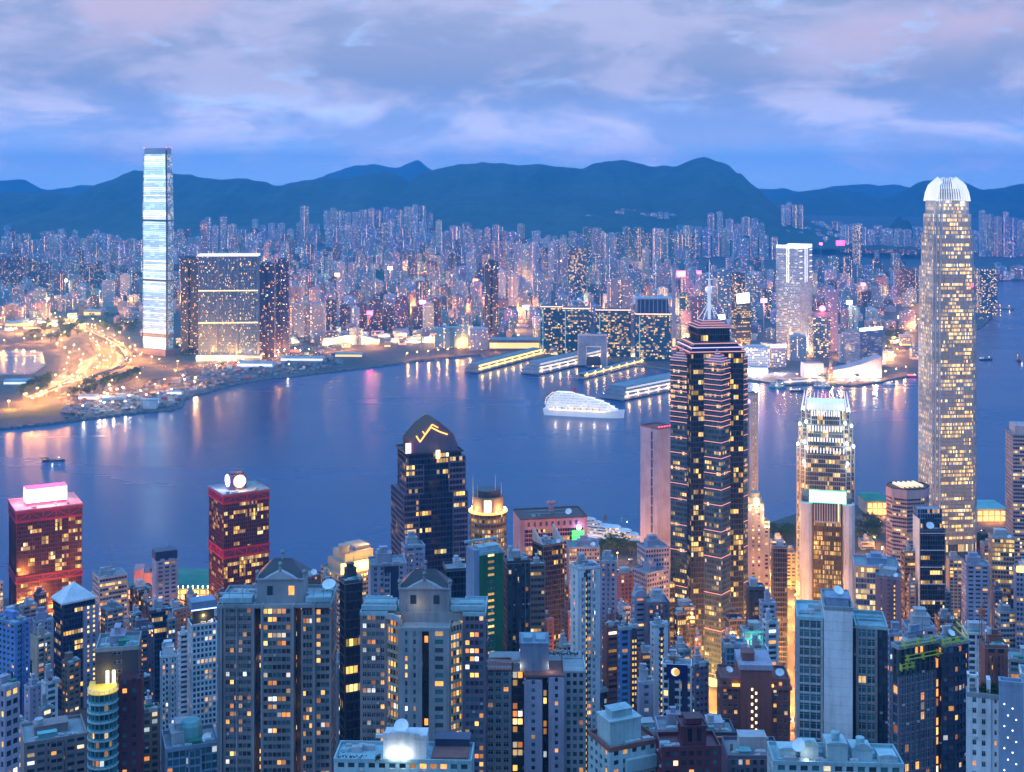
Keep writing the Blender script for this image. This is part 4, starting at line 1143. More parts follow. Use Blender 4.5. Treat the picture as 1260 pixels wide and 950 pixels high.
def gable_house(T, x0, x1, y0, y1, z, h, hr, wall='concrete grey', roofm='charcoal'):
    m = MB(); m.box(x0, x1, y0, y1, z, z + h); m.box(x0 - .4, x1 + .4, y0 - .4, y1 + .4, z + h, z + h + .5); part(T, 'roof_house', m, W[wall])
    m = MB(); xm = (x0 + x1) / 2; z1 = z + h + .5; a = (x1 - x0) * .36
    vs = [(xm - a, y0 - .5, z1), (xm + a, y0 - .5, z1), (xm, y0 - .5, z1 + hr * .55), (xm - a, y0 + 2, z1), (xm + a, y0 + 2, z1), (xm, y0 + 2, z1 + hr * .55)]
    m.solid(vs, [(0, 1, 2), (3, 5, 4), (0, 2, 5, 3), (1, 4, 5, 2), (0, 3, 4, 1)]); part(T, 'pediment', m, W['light grey'])
    m = MB(); vs = [(x0 - .5, y0 + 1, z1), (x1 + .5, y0 + 1, z1), (x1 + .5, y1 + .5, z1), (x0 - .5, y1 + .5, z1), (x0 + (x1 - x0) * .3, (y0 + y1) / 2, z1 + hr), (x1 - (x1 - x0) * .3, (y0 + y1) / 2, z1 + hr)]
    m.solid(vs, [(0, 1, 5, 4), (1, 2, 5), (2, 3, 4, 5), (3, 0, 4), (0, 3, 2, 1)]); part(T, 'hipped_roof', m, W[roofm])
    for fx, fy, zz in ((x0, y0 + 1, z1), (x1, y0 + 1, z1), (xm, (y0 + y1) / 2, z1 + hr), (xm, y0 - .2, z1 + hr * .55)):
        m = MB(); m.lathe([(.55, zz - .4), (.55, zz + 1.2), (.25, zz + 1.4), (.6, zz + 1.8), (.85, zz + 2.4), (.6, zz + 3.0), (.1, zz + 3.3)], 10, (fx, fy)); part(T, 'ball_finial', m, W['concrete grey'])
    for u in (.22, .68):
        m = MB(); m.box(x0 + (x1 - x0) * u, x0 + (x1 - x0) * (u + .12), y0 - .12, y0, z + h * .35, z + h * .75); part(T, 'window', m, G['flat dim'])
gable_house(T, x(313), x(371), 5, 18, zb + .3, 8.6, 6.0)
for a, b in ((x(269), x(309)), (x(375), x(406))):
    m = MB(); m.box(a, b, 1.0, 2.0, zb + 1.8, zb + 3.6); m.box(a + .5, b - .5, 4, 10, zb + .3, zb + 2.6); m.box(a, b, 3.8, 4.4, zb + 4.2, zb + 4.6); part(T, 'gondola_rail', m, W['roof cyan'])
    ac_units(T, a + 1, b - 1, 10, 20, zb + .3, 4, int(a))
    for q in (.3, .7):
        m = MB(); m.tube((a + (b - a) * q, 2.6, zb), (a + (b - a) * q, 2.6, zb + 6.5), .12, n=5); part(T, 'pole', m, M_STEEL)
dish(T, x(400), 12, zb + 2.4, 2.6, -100, 60)

D = 480
T = start('apartment_tower', 'grey apartment tower with angled warm-lit bays around a dark central slot', AP, 441, 441, 597, 763, D, ratio=.5, yaw=-1)
w, zb = T.w, T.h; l = 24; T.l = l; k = D / F
x = lambda px: (px - 441) * k
B1 = S('pink grey', 'flat', 3.05, 1.3, 1.9, .3, .4, .05, ends=.9); BW = S('beige', 'flat warm', 3.05, 1.1, 1.5, .16, .4, .05, ends=.3); BP = S('concrete grey', 'flat', 3.05, 1.3, 3.6, 2.2, .35, .05)
block(T, rect(x(441), x(474), 5, l), 0, zb, B1, windows=(0,)); block(T, rect(x(569), w, 5, l), 0, zb, dict(B1, wall='purple grey'), windows=(0,), rows=True)
block(T, [(x(474.2), 5.2), (x(491), 1.2), (x(491), 9), (x(474.2), 9)], 0, zb - 1, BW, wname='bay')
block(T, [(x(553), 1.2), (x(568.8), 5.2), (x(568.8), 9), (x(553), 9)], 0, zb - 3, BW, wname='bay')
block(T, rect(x(491.2), x(519), 0, 12), 0, zb - 4, BP, wname='bay', windows=(0,)); block(T, rect(x(528), x(552.8), 0, 12), 0, zb - 4, BP, wname='bay', windows=(0,))
block(T, rect(x(519.1), x(527.9), 4, 12), 0, zb - 4, S('charcoal', 'stair dim', 3.05, .5, 2.2, .3), wname='stair_slot')
m = MB()
for i in range(9):
    t = i / 8; xa = x(474.2) + (x(491) - x(474.2)) * t
    m.box(xa - .35, xa + .35, 5.0 - 4 * t - .4, 5.6 - 4 * t, zb - 1, zb + .6 + .7 * math.sin(t * 3.14))
part(T, 'cornice', m, W['light grey'])
roof_on(T, rect(0, x(474), 5, l), zb, 'roof cyan', 1.1); roof_on(T, rect(x(569), w, 5, l), zb, 'roof cyan', 1.1); roof_on(T, rect(x(491.3), x(552.7), 0, 12), zb - 4, 'roof grey', 1.0)
m = MB(); m.prism(rect(x(474.3), x(568.7), 9.1, l), 0, zb); part(T, 'core_wall', m, W['concrete grey'])
gable_house(T, x(488), x(551), 10, 20, zb, 8.2, 6.0)
for a, b in ((x(442), x(486)), (x(553), x(596))):
    m = MB(); m.box(a, b, 6.0, 7.0, zb + 1.8, zb + 3.4); m.box(a + .5, b - .5, 9, 14, zb + .3, zb + 3.6); m.box(a, b, 8.8, 9.3, zb + 5, zb + 5.4); part(T, 'gondola_rail', m, W['roof cyan'])
    ac_units(T, a + 1, b - 1, 15, 20, zb + .3, 4, int(a) + 9)
light_at(T, x(512), 7, zb + 3, 300, (1, .7, .3), .3)

D = 500
T = start('apartment_tower', 'pale cross-plan apartment tower with railed roof terrace and blue-grey lift house', AP, 597, 597, 721, 830, D, ratio=.6, yaw=0)
w, zb = T.w, T.h; l = 26; T.l = l; k = D / F
x = lambda px: (px - 597) * k
C1 = S('concrete grey', 'flat dim', 3.0, 1.25, 2.6, 1.0, .4, .1)
block(T, rect(0, x(629), 3, 16), 0, zb, C1, windows=(0,)); block(T, rect(x(629.1), x(645), 5, 16), 0, zb - 1, S('charcoal', 'flat warm', 3.0, .7, 2.4, .3), wname='bay')
block(T, rect(x(645.2), x(667), -1, 14), 0, zb - 2, S('lavender', 'flat dim', 3.0, 1.5, 4.5, 3.2, .3, .1), wname='bay'); block(T, rect(x(667.1), x(675), 5, 14), 0, zb - 2, S('charcoal', 'stair dim', 3.0, .6, 2.2, .3), wname='stair_slot')
block(T, rect(x(675.2), x(694), -1, 14), 0, zb - 1, S('lavender', 'flat dim', 3.0, 1.5, 4.2, 3.0, .3, .1), wname='bay'); block(T, rect(x(694.2), w, 1.5, 16), 0, zb, C1, windows=(0,))
m = MB(); m.prism(rect(1, w - 1, 16.1, l), 0, zb - .5); part(T, 'core_wall', m, W['concrete grey'])
roof_on(T, rect(0, x(629), 3, 16), zb, 'roof red', .4); roof_on(T, rect(x(645.2), x(694), 0, 24), zb - 1.2, 'roof red', .6); roof_on(T, rect(x(694.3), w, 1.5, 16), zb, 'roof grey', .4)
m = MB(); m.box(x(640), x(676), 6, 18, zb - 1, zb + 9.5); m.box(x(640) - .3, x(676) + .3, 5.7, 18.3, zb + 9.5, zb + 10); part(T, 'lift_house', m, W['blue grey'])
m = MB(); m.box(x(645), x(655), 8, 13, zb + 10, zb + 11.4); m.box(x(660), x(672), 8, 15, zb + 10, zb + 10.8); part(T, 'plant_room', m, W['roof cyan'])
antenna(T, x(640), 6, zb + 9, 10); antenna(T, x(676), 7, zb + 9, 12)
def railing(T, pts, z, h=1.3):
    m = MB()
    for (a, b), (c, d) in zip(pts, pts[1:]):
        n = max(1, int(math.hypot(c - a, d - b) / 1.1))
        for i in range(n + 1):
            t = i / n; m.tube((a + (c - a) * t, b + (d - b) * t, z), (a + (c - a) * t, b + (d - b) * t, z + h), .07, n=4)
        for q in (h, h * .55): m.tube((a, b, z + q), (c, d, z + q), .08, n=4)
    part(T, 'railing', m, W['white'])
railing(T, [(0, 3.2), (x(629), 3.2)], zb + .7); railing(T, [(x(694.5), 1.8), (w - .2, 1.8), (w - .2, 15)], zb + .7)
arc = [(x(600) + 14 * math.sin(a * .17), 16 + 7 * math.cos(a * .17 + 2.2)) for a in range(8)]; railing(T, arc, zb + .5)
railing(T, [(x(676), 21), (x(718), 21)], zb + .5)
def shrub(T, x0, x1, y, z, k, seed):
    r = random.Random(seed); m = MB()
    for _ in range(k * 26):
        c = Vector((r.uniform(x0, x1), y + r.gauss(0, .5), z + abs(r.gauss(.5, .45)))); s = r.uniform(.12, .3)
        d = Vector((r.gauss(0, 1), r.gauss(0, 1), r.gauss(0, 1))).normalized(); u = d.orthogonal().normalized() * s; v = d.cross(u.normalized()) * s
        m.face([c - u, c + v, c + u, c - v])
    part(T, 'planting', m, M_LEAF)
shrub(T, x(677), x(715), 19.5, zb + .4, 14, 3)
light_at(T, x(639), 5, zb + 1, 250, (1, .75, .4), .2); light_at(T, x(678), 5, zb + 1, 250, (1, .75, .4), .2)

# glass apartment tower with the pale central shaft
D = 445
T = start('apartment_tower', 'blue glass apartment tower split by a pale tiled central shaft', AP, 981, 981, 1093, 768, D, ratio=.55, yaw=-10)
w, zb = T.w, T.h; l = 18; T.l = l; k = D / F
x = lambda px: (px - 981) * k * w / (112 * k)
GL = S('light grey', 'curtain teal', 3.15, .5, 3.4, .10, .5, .1); GL2 = S('concrete grey', 'curtain teal', 3.15, .7, 2.9, .22, .5, .1)
block(T, rect(0, x(1013), 0, l), 0, zb + 1.5, GL, windows=(0,)); block(T, rect(x(1050), x(1054), 2.5, l), 0, zb - 1, S('charcoal', 'bead', 3.15, 1.0, 2.2, .3), wname='stair_slot')
block(T, rect(x(1054.2), x(1080), 1.0, l), 0, zb - 1, GL2, windows=(0,)); block(T, rect(x(1080.2), w, 2.2, l), 0, zb - 1.5, S('navy', 'curtain teal', 3.15, 1.0, 1.8, .3))
m = MB()
for i in range(int((zb + 6) / 3.15)): m.box(x(1014), x(1049), -1.6, l, i * 3.15, i * 3.15 + 3.08)
m.box(x(1014) + .15, x(1049) - .15, -1.45, l - .2, 0, zb + 6); part(T, 'tiled_shaft', m, W['white'])
roof_on(T, rect(x(1014), x(1049), -1.6, l), zb + 6, 'roof grey', .9); roof_on(T, rect(0, x(1013), 0, l), zb + 1.5, 'roof cyan', 1.0); roof_on(T, rect(x(1054), w, 2, l), zb - 1, 'roof cyan', 1.0)
plant(T, x(1018), x(1045), 2, 9, zb + 6.3, 2.6, 'blue grey'); dish(T, x(1033), 5, zb + 9, 1.8, -60, 55); ac_units(T, 2, 8, 4, 14, zb + 2, 5, 5)
pipes(T, x(1056), w - 1, 4, 15, zb - .7, 4, 3)
m = MB(); m.tube((x(1000), 1, zb), (x(1000), 1, zb + 4), .1, n=5); part(T, 'pole', m, M_STEEL)

# dark tower under gondolas, and the white one beside it
D = 425
T = start('apartment_tower', 'black glass apartment tower with yellow-green lit roof gondola beams', AP, 1097, 1106, 1193, 800, D, ratio=.5, yaw=24)
w, l, zb = T.w, T.l, T.h
DK = S('charcoal', 'curtain teal', 3.2, .55, 2.2, .3, .4, .1)
block(T, rect(0, w * .52, 0, l), 0, zb - 9, dict(DK, wall='purple grey'), windows=(0,)); block(T, rect(w * .52, w * .60, .8, l), 0, zb - 6, S('charcoal', 'flat warm', 3.2, .6, 2.4, .2), wname='bay')
block(T, [(w * .6, 0), (w * .74, -1.5), (w * .86, -1.2), (w, .5), (w, l), (w * .6, l)], 0, zb - 2, S('navy', 'flat dim', 3.2, 1.5, 2.0, .15, .4))
block(T, rect(0.3, w * .52, .4, l), zb - 9, zb, S('charcoal', 'curtain teal', 3.2, .5, 2.0, .5, .6))
roof_on(T, rect(0, w * .6, 0, l), zb, 'roof grey', 1.0); roof_on(T, rect(w * .6, w, 0, l), zb - 2, 'roof grey', .8)
M_YG = lamp_mat('glowing_yellow_green_beam', (.34, .42, .07), .06)  # faint emission painted into the beams for the light on them
for a, b, y, z in ((.02, .5, -.8, zb + 1.2), (.06, .58, -.9, zb - 3.4), (.55, .8, -2.0, zb + .2), (.0, .2, -.8, zb - 6)):
    m = MB(); m.box(w * a, w * b, y - .16, y + .16, z, z + .3); m.box(w * a, w * b, y - .12, y + .12, z + 1.3, z + 1.5)
    for q in (.1, .5, .9): m.box(w * (a + (b - a) * q) - .1, w * (a + (b - a) * q) + .1, y - .15, y + 1.2, z - .8, z + 1.5)
    part(T, 'gondola_beam', m, M_YG)
for a, y0, y1, z in ((.86, -3, 5, zb + 1), (.93, -2, 6, zb + 2)):
    m = MB(); m.tube((w * a, y0, z), (w * a + 2, y1, z + 1.2), .28, n=5); m.tube((w * a - 1, y0 + 1, z - 1.4), (w * a + 1, y1, z - .6), .24, n=5); m.tube((w * a, y0, z), (w * a - 1, y0 + 1, z - 1.4), .2, n=5); part(T, 'gondola_beam', m, M_YG)
clutter(T, w * .1, w * .55, 2, l, zb + .3, 44, 'blue grey'); clutter(T, w * .62, w * .95, 2, l, zb - 1.7, 45, 'light grey'); dish(T, w * .78, 1.5, zb + .6, 1.3, -80, 50)

D = 385
T = start('apartment_tower', 'white apartment tower with roof garden, open frame corner and warm corner windows', AP, 1190, 1190, 1231, 857, D, ratio=.5, yaw=-16)
w, l, zb = T.w, T.l, T.h
WT = S('white', 'flat dim', 3.1, 1.5, 2.6, 1.5, .3, .05)
block(T, rect(0, w * .72, 0, l), 0, zb, WT, windows=(0,)); block(T, rect(w * .72, w, .5, l), 0, zb, S('white', 'flat warm', 3.1, 1.7, 4, 1.0, .3), windows=(0,))
roof_on(T, rect(0, w, 0, l), zb, 'roof grey', 1.0)
m = MB()
for px, py in ((0.2, .2), (w * .3, .2), (.2, l * .6), (w * .3, l * .6)): m.box(px, px + .5, py, py + .5, zb, zb + 6)
m.box(0, w * .34, 0, .7, zb + 6, zb + 6.6); m.box(0, .7, 0, l * .65, zb + 6.01, zb + 6.59); m.box(w * .3, w * .34, 0, l * .65, zb + 6.02, zb + 6.58); part(T, 'roof_frame', m, W['white'])
shrub(T, w * .35, w * .98, 2.2, zb + 1.2, 22, 5); shrub(T, w * .45, w * .95, 3.5, zb + 2, 16, 6)
m = MB(); m.box(w * .6, w * .72, 1.5, 5, zb, zb + 5); part(T, 'chimney', m, W['white'])
T = start('stair_tower', 'blank dark-blue slab dotted with white lamps beside the white roof-garden tower', 'tower', 1230, 1230, 1259, 842, 378, ratio=.5, yaw=-16)
w, l, zb = T.w, T.l, T.h
m = MB(); m.box(0, w, 0, l, 0, zb); part(T, 'wall', m, W['blue grey']); roof_on(T, rect(0, w, 0, l), zb, 'blue grey', .8)
for i in range(14):
    for q in (.2, .55):
        m = MB(); m.tube((w * q + (1 if i % 2 else 0), .02, zb - 5 - i * 3.2 - q * 3), (w * q + (1 if i % 2 else 0), -.15, zb - 5 - i * 3.2 - q * 3), .2, n=8); part(T, 'wall_lamp', m, lamp_mat('small_white_lamp', (1, .9, .75), 3))
tower('apartment_tower', 'pale blue flats cut by the east edge, beside the lamp-dotted slab', AP, 1257, 1257, 1300, 835, 400, 'flats cyan', yaw=-16, cl=False)

# red-brown apartments
D = 530
T = start('apartment_tower', 'red-brown apartment block with a zigzag of stair lights on its central shaft', AP, 888, 888, 973, 840, D, ratio=.5, yaw=-3)
w, zb = T.w, T.h; l = 17; T.l = l; k = w / 85
x = lambda px: (px - 888) * k
RB = S('red brown', 'flat dim', 3.0, 1.3, 2.6, .9, .5, .1)
block(T, rect(0, x(911), 2, l), 0, zb, RB, windows=(0,)); block(T, rect(x(950), w, 2, l), 0, zb, RB, windows=(0,))
m = MB(); m.box(x(911.2), x(949.8), 0, l, 0, zb + 5.5); part(T, 'shaft_wall', m, W['red brown'])
m = MB(); m.box(x(911) - .4, x(950) + .4, -.6, l + .3, zb + 5.5, zb + 7.6); part(T, 'cornice', m, W['lavender'])
m = MB(); m.box(-.8, w + .8, 1.0, l + .5, zb - 3.0, zb - 1.8); part(T, 'cornice', m, W['red brown'])
roof_on(T, rect(0, x(911), 2, l), zb, 'roof red', 1); roof_on(T, rect(x(950), w, 2, l), zb, 'roof red', 1)
for i in range(10):
    for q in ((925.5, 0), (930.5, 1.5)):
        z = zb - 2.5 - i * 3 - q[1]
        m = MB(); m.box(x(q[0]) - .35, x(q[0]) + .35, -.12, .0, z - .5, z + .5); part(T, 'stair_lamp', m, lamp_mat('stair_light', (1, .66, .25), 4))
for px in (906, 948):
    m = MB(); m.box(x(px) - 1.5, x(px) + 1.5, .6, 1.4, zb - 1.7, zb - .8); part(T, 'soffit_lamp', m, lamp_mat('orange_soffit', (1, .4, .08), 3))
plant(T, x(915), x(930), 4, 10, zb + 7.6, 3, 'roof red'); dish(T, x(962), 5, zb + 1, 1.8, -100, 55); dish(T, x(900), 8, zb + 1, 1.5, -60, 55)

# dark tower with rounded glass balconies
D = 470
T = start('apartment_tower', 'black apartment tower with rippling glass balconies and a lit yellow roof terrace', AP, 108, 108, 173, 855, D, ratio=.5, yaw=12)
w, zb = T.w, T.h; l = 17; k = w / 65
cxp, cyp, rp = w * .27, 3.0, w * .27
arc = [(cxp + rp * math.cos(R(a)), cyp + rp * .9 * math.sin(R(a))) for a in range(180, 361, 20)]
BAL = arc + [(w * .54, 12), (0, 12)]
block(T, BAL, 0, zb, S('teal', 'curtain teal', 3.3, .5, 1.6, .08, .6, .2), rows=True)
for f in range(int(zb / 3.3)):
    if f * 3.3 < T.zvis: continue
    m = MB(); m.prism(offset_poly(BAL, .55), f * 3.3 - .1, f * 3.3 + .35); part(T, 'balcony', m, W['pale cyan'])
block(T, rect(w * .54, w, 4, l), 0, zb + 3, S('maroon', 'flat dim', 3.3, 1.6, 4, 1.8, .3)); block(T, rect(w * .1, w * .92, 9, l + 8), 0, zb + 12, S('charcoal', 'flat dim', 3.3, 1.7, 9, 6))
roof_on(T, rect(w * .1, w * .92, 9, l + 8), zb + 12, 'roof grey', 1.2)
m = MB(); m.prism(offset_poly(BAL, .5), zb, zb + .3); part(T, 'roof_terrace', m, lamp_mat('glowing_terrace_floor', (.75, .48, .06), .35))  # the floor itself glows, adding to the terrace lamps' light
railing(T, offset_poly(BAL, .4)[:11], zb + .3, 1.4)
for q in (.3, .42):
    m = MB(); m.box(w * q, w * q + 1.0, 8.6, 8.95, zb + .3, zb + 5); part(T, 'terrace_lamp', m, lamp_mat('terrace_light', (1, .8, .3), 5))
light_at(T, w * .3, 4, zb + 3.5, 900, (1, .72, .2), .4)
clutter(T, w * .12, w * .9, 10, l + 7, zb + 12.3, 77, 'lavender')

# lowest roofs at the bottom edge
D = 405
T = start('apartment_block', 'pale cyan roof with a floodlit white plant house and a round dish', 'building', 411, 411, 580, 938, D, ratio=.30, yaw=-2)
w, l, zb = T.w, T.l, T.h
block(T, rect(0, w, 0, l), 0, zb, S('pale cyan', 'flat', 3.0, 1.4, 3.2, 1.2)); roof_on(T, rect(0, w, 0, l), zb, 'roof cyan', 1.0)
k = w / 169; x = lambda px: (px - 411) * k
m = MB(); m.box(x(471), x(524), 1, 9, zb + .3, zb + 7.5); part(T, 'plant_house', m, W['white'])
m = MB()
for i in range(7):
    a0, a1 = x(462) + i * (x(524) - x(462)) / 7, x(462) + (i + 1) * (x(524) - x(462)) / 7
    m.box(a0, a1, .6, 1.6, zb + 7.5, zb + 8.2 + 1.3 * math.sin((i + .5) / 7 * 3.14))
part(T, 'curved_parapet', m, W['white']); dish(T, x(492), 4.5, zb + 7.5, 2.3, -95, 50)
m = MB(); m.box(x(530), x(575), 2, 10, zb + .3, zb + 1.2); part(T, 'roof_deck', m, W['roof red']); plant(T, x(532), x(575), 10, 15, zb + .3, 3, 'navy')
shrub(T, x(462), x(468), .5, zb + 1, 8, 9); shrub(T, x(415), x(450), 1, zb + .6, 8, 10)
for px in (485, 497):
    m = MB(); m.lathe([(.5, zb + 1.2), (.35, zb + 1.9)], 8, (x(px), .5)); part(T, 'floodlight', m, M_WHITELIT); light_at(T, x(px), -.6, zb + 2.2, 800, (.95, .95, .8), .3)
ac_units(T, x(420), x(465), 4, 12, zb + .3, 6, 12)

D = 425
T = start('apartment_block', 'white-cyan stepped block with an orange-lit flank at the bottom edge', 'building', 724, 750, 811, 926, D, ratio=.8)
w, l, zb = T.w, T.l, T.h
block(T, rect(0, w, 0, l), 0, zb, S('pale cyan', 'flat dim', 3.0, 1.4, 3.2, 1.6)); roof_on(T, rect(0, w, 0, l), zb, 'roof red', 1.2)
m = MB(); m.box(w * .1, w * .72, 3, 12, zb + .3, zb + 8); m.box(w * .1 - .3, w * .72 + .3, 2.7, 12.3, zb + 8, zb + 8.6); part(T, 'lift_house', m, W['pale cyan']); plant(T, w * .2, w * .6, 5, 10, zb + 8.6, 2.2, 'roof cyan'); ac_units(T, 1, w - 1, .8, 2.2, zb + .3, 4, 2)
m = MB(); m.box(w * .3, w * .9, -1.8, -.1, zb - 7, zb - 3); part(T, 'balcony', m, W['roof cyan'])

T = start('apartment_block', 'dark maroon block with a square tower-like lift house at the bottom edge', 'building', 807, 815, 887, 925, 420, ratio=.6)
w, l, zb = T.w, T.l, T.h
block(T, rect(0, w, 0, l), 0, zb, S('maroon', 'flat dim', 3.0, 1.3, 2.6, 1.0)); roof_on(T, rect(0, w, 0, l), zb, 'maroon', 1.2)
block(T, rect(w * .36, w * .76, 1, 9), zb, zb + 7, S('maroon', 'office dark', 7, 2.4, 3.5, 1.6), rows=False, wname='lift_house'); roof_on(T, rect(w * .34, w * .78, .6, 9.4), zb + 7, 'maroon', .5)
plant(T, w * .42, w * .7, 2, 7, zb + 7.8, 1.6, 'maroon'); ac_units(T, 1, w * .3, 1, 5, zb + .3, 3, 4)

D = 375
T = start('apartment_block', 'cyan rooftops with curved parapets and water tanks, right of the maroon block', 'building', 944, 952, 1112, 941, D, ratio=.36)
w, l, zb = T.w, T.l, T.h
block(T, rect(0, w, 0, l), 0, zb, S('pale cyan', 'flat', 3.0, 1.4, 3.2, 1.2)); roof_on(T, rect(0, w, 0, l), zb, 'roof cyan', .9)
for i, (a, b, c, d, h) in enumerate(((.05, .18, 2, 8, 3.4), (.22, .36, 3, 9, 4.2), (.42, .58, 1.5, 9, 5.5), (.62, .78, 3, 10, 3.6), (.82, .96, 1, 7, 2.4))):
    m = MB(); m.box(w * a, w * b, c, d, zb + .3, zb + h); part(T, 'roof_house', m, W['pale cyan'])
    m = MB(); n = 8
    for j in range(n):
        t = (j + .5) / n; a0 = w * (a + (b - a) * j / n); a1 = w * (a + (b - a) * (j + 1) / n)
        m.box(a0, a1, c - .25, c + .25, zb + h - .1, zb + h + .3 + (1.6 if i % 2 else .5) * math.sin(t * 3.14))
    part(T, 'curved_parapet', m, W['roof cyan'])
dish(T, w * .2, 1.2, zb + 3.4, 1.9, -120, 45); tank(T, w * .5, 5, zb + 5.5, 1.3, 1.6, 'roof cyan'); tank(T, w * .7, 6, zb + 3.7, 1.3, 1.6, 'roof cyan'); ac_units(T, 2, w - 2, .8, 1.6, zb + .3, 9, 8); pipes(T, 2, w - 2, 1, l - 1, zb + .3, 6, 9)
m = MB(); m.lathe([(.4, zb + .5), (.3, zb + 1.3)], 8, (w * .26, 1.2)); part(T, 'floodlight', m, M_WHITELIT); light_at(T, w * .26, .3, zb + 2.2, 250, (1, .95, .8), .2)

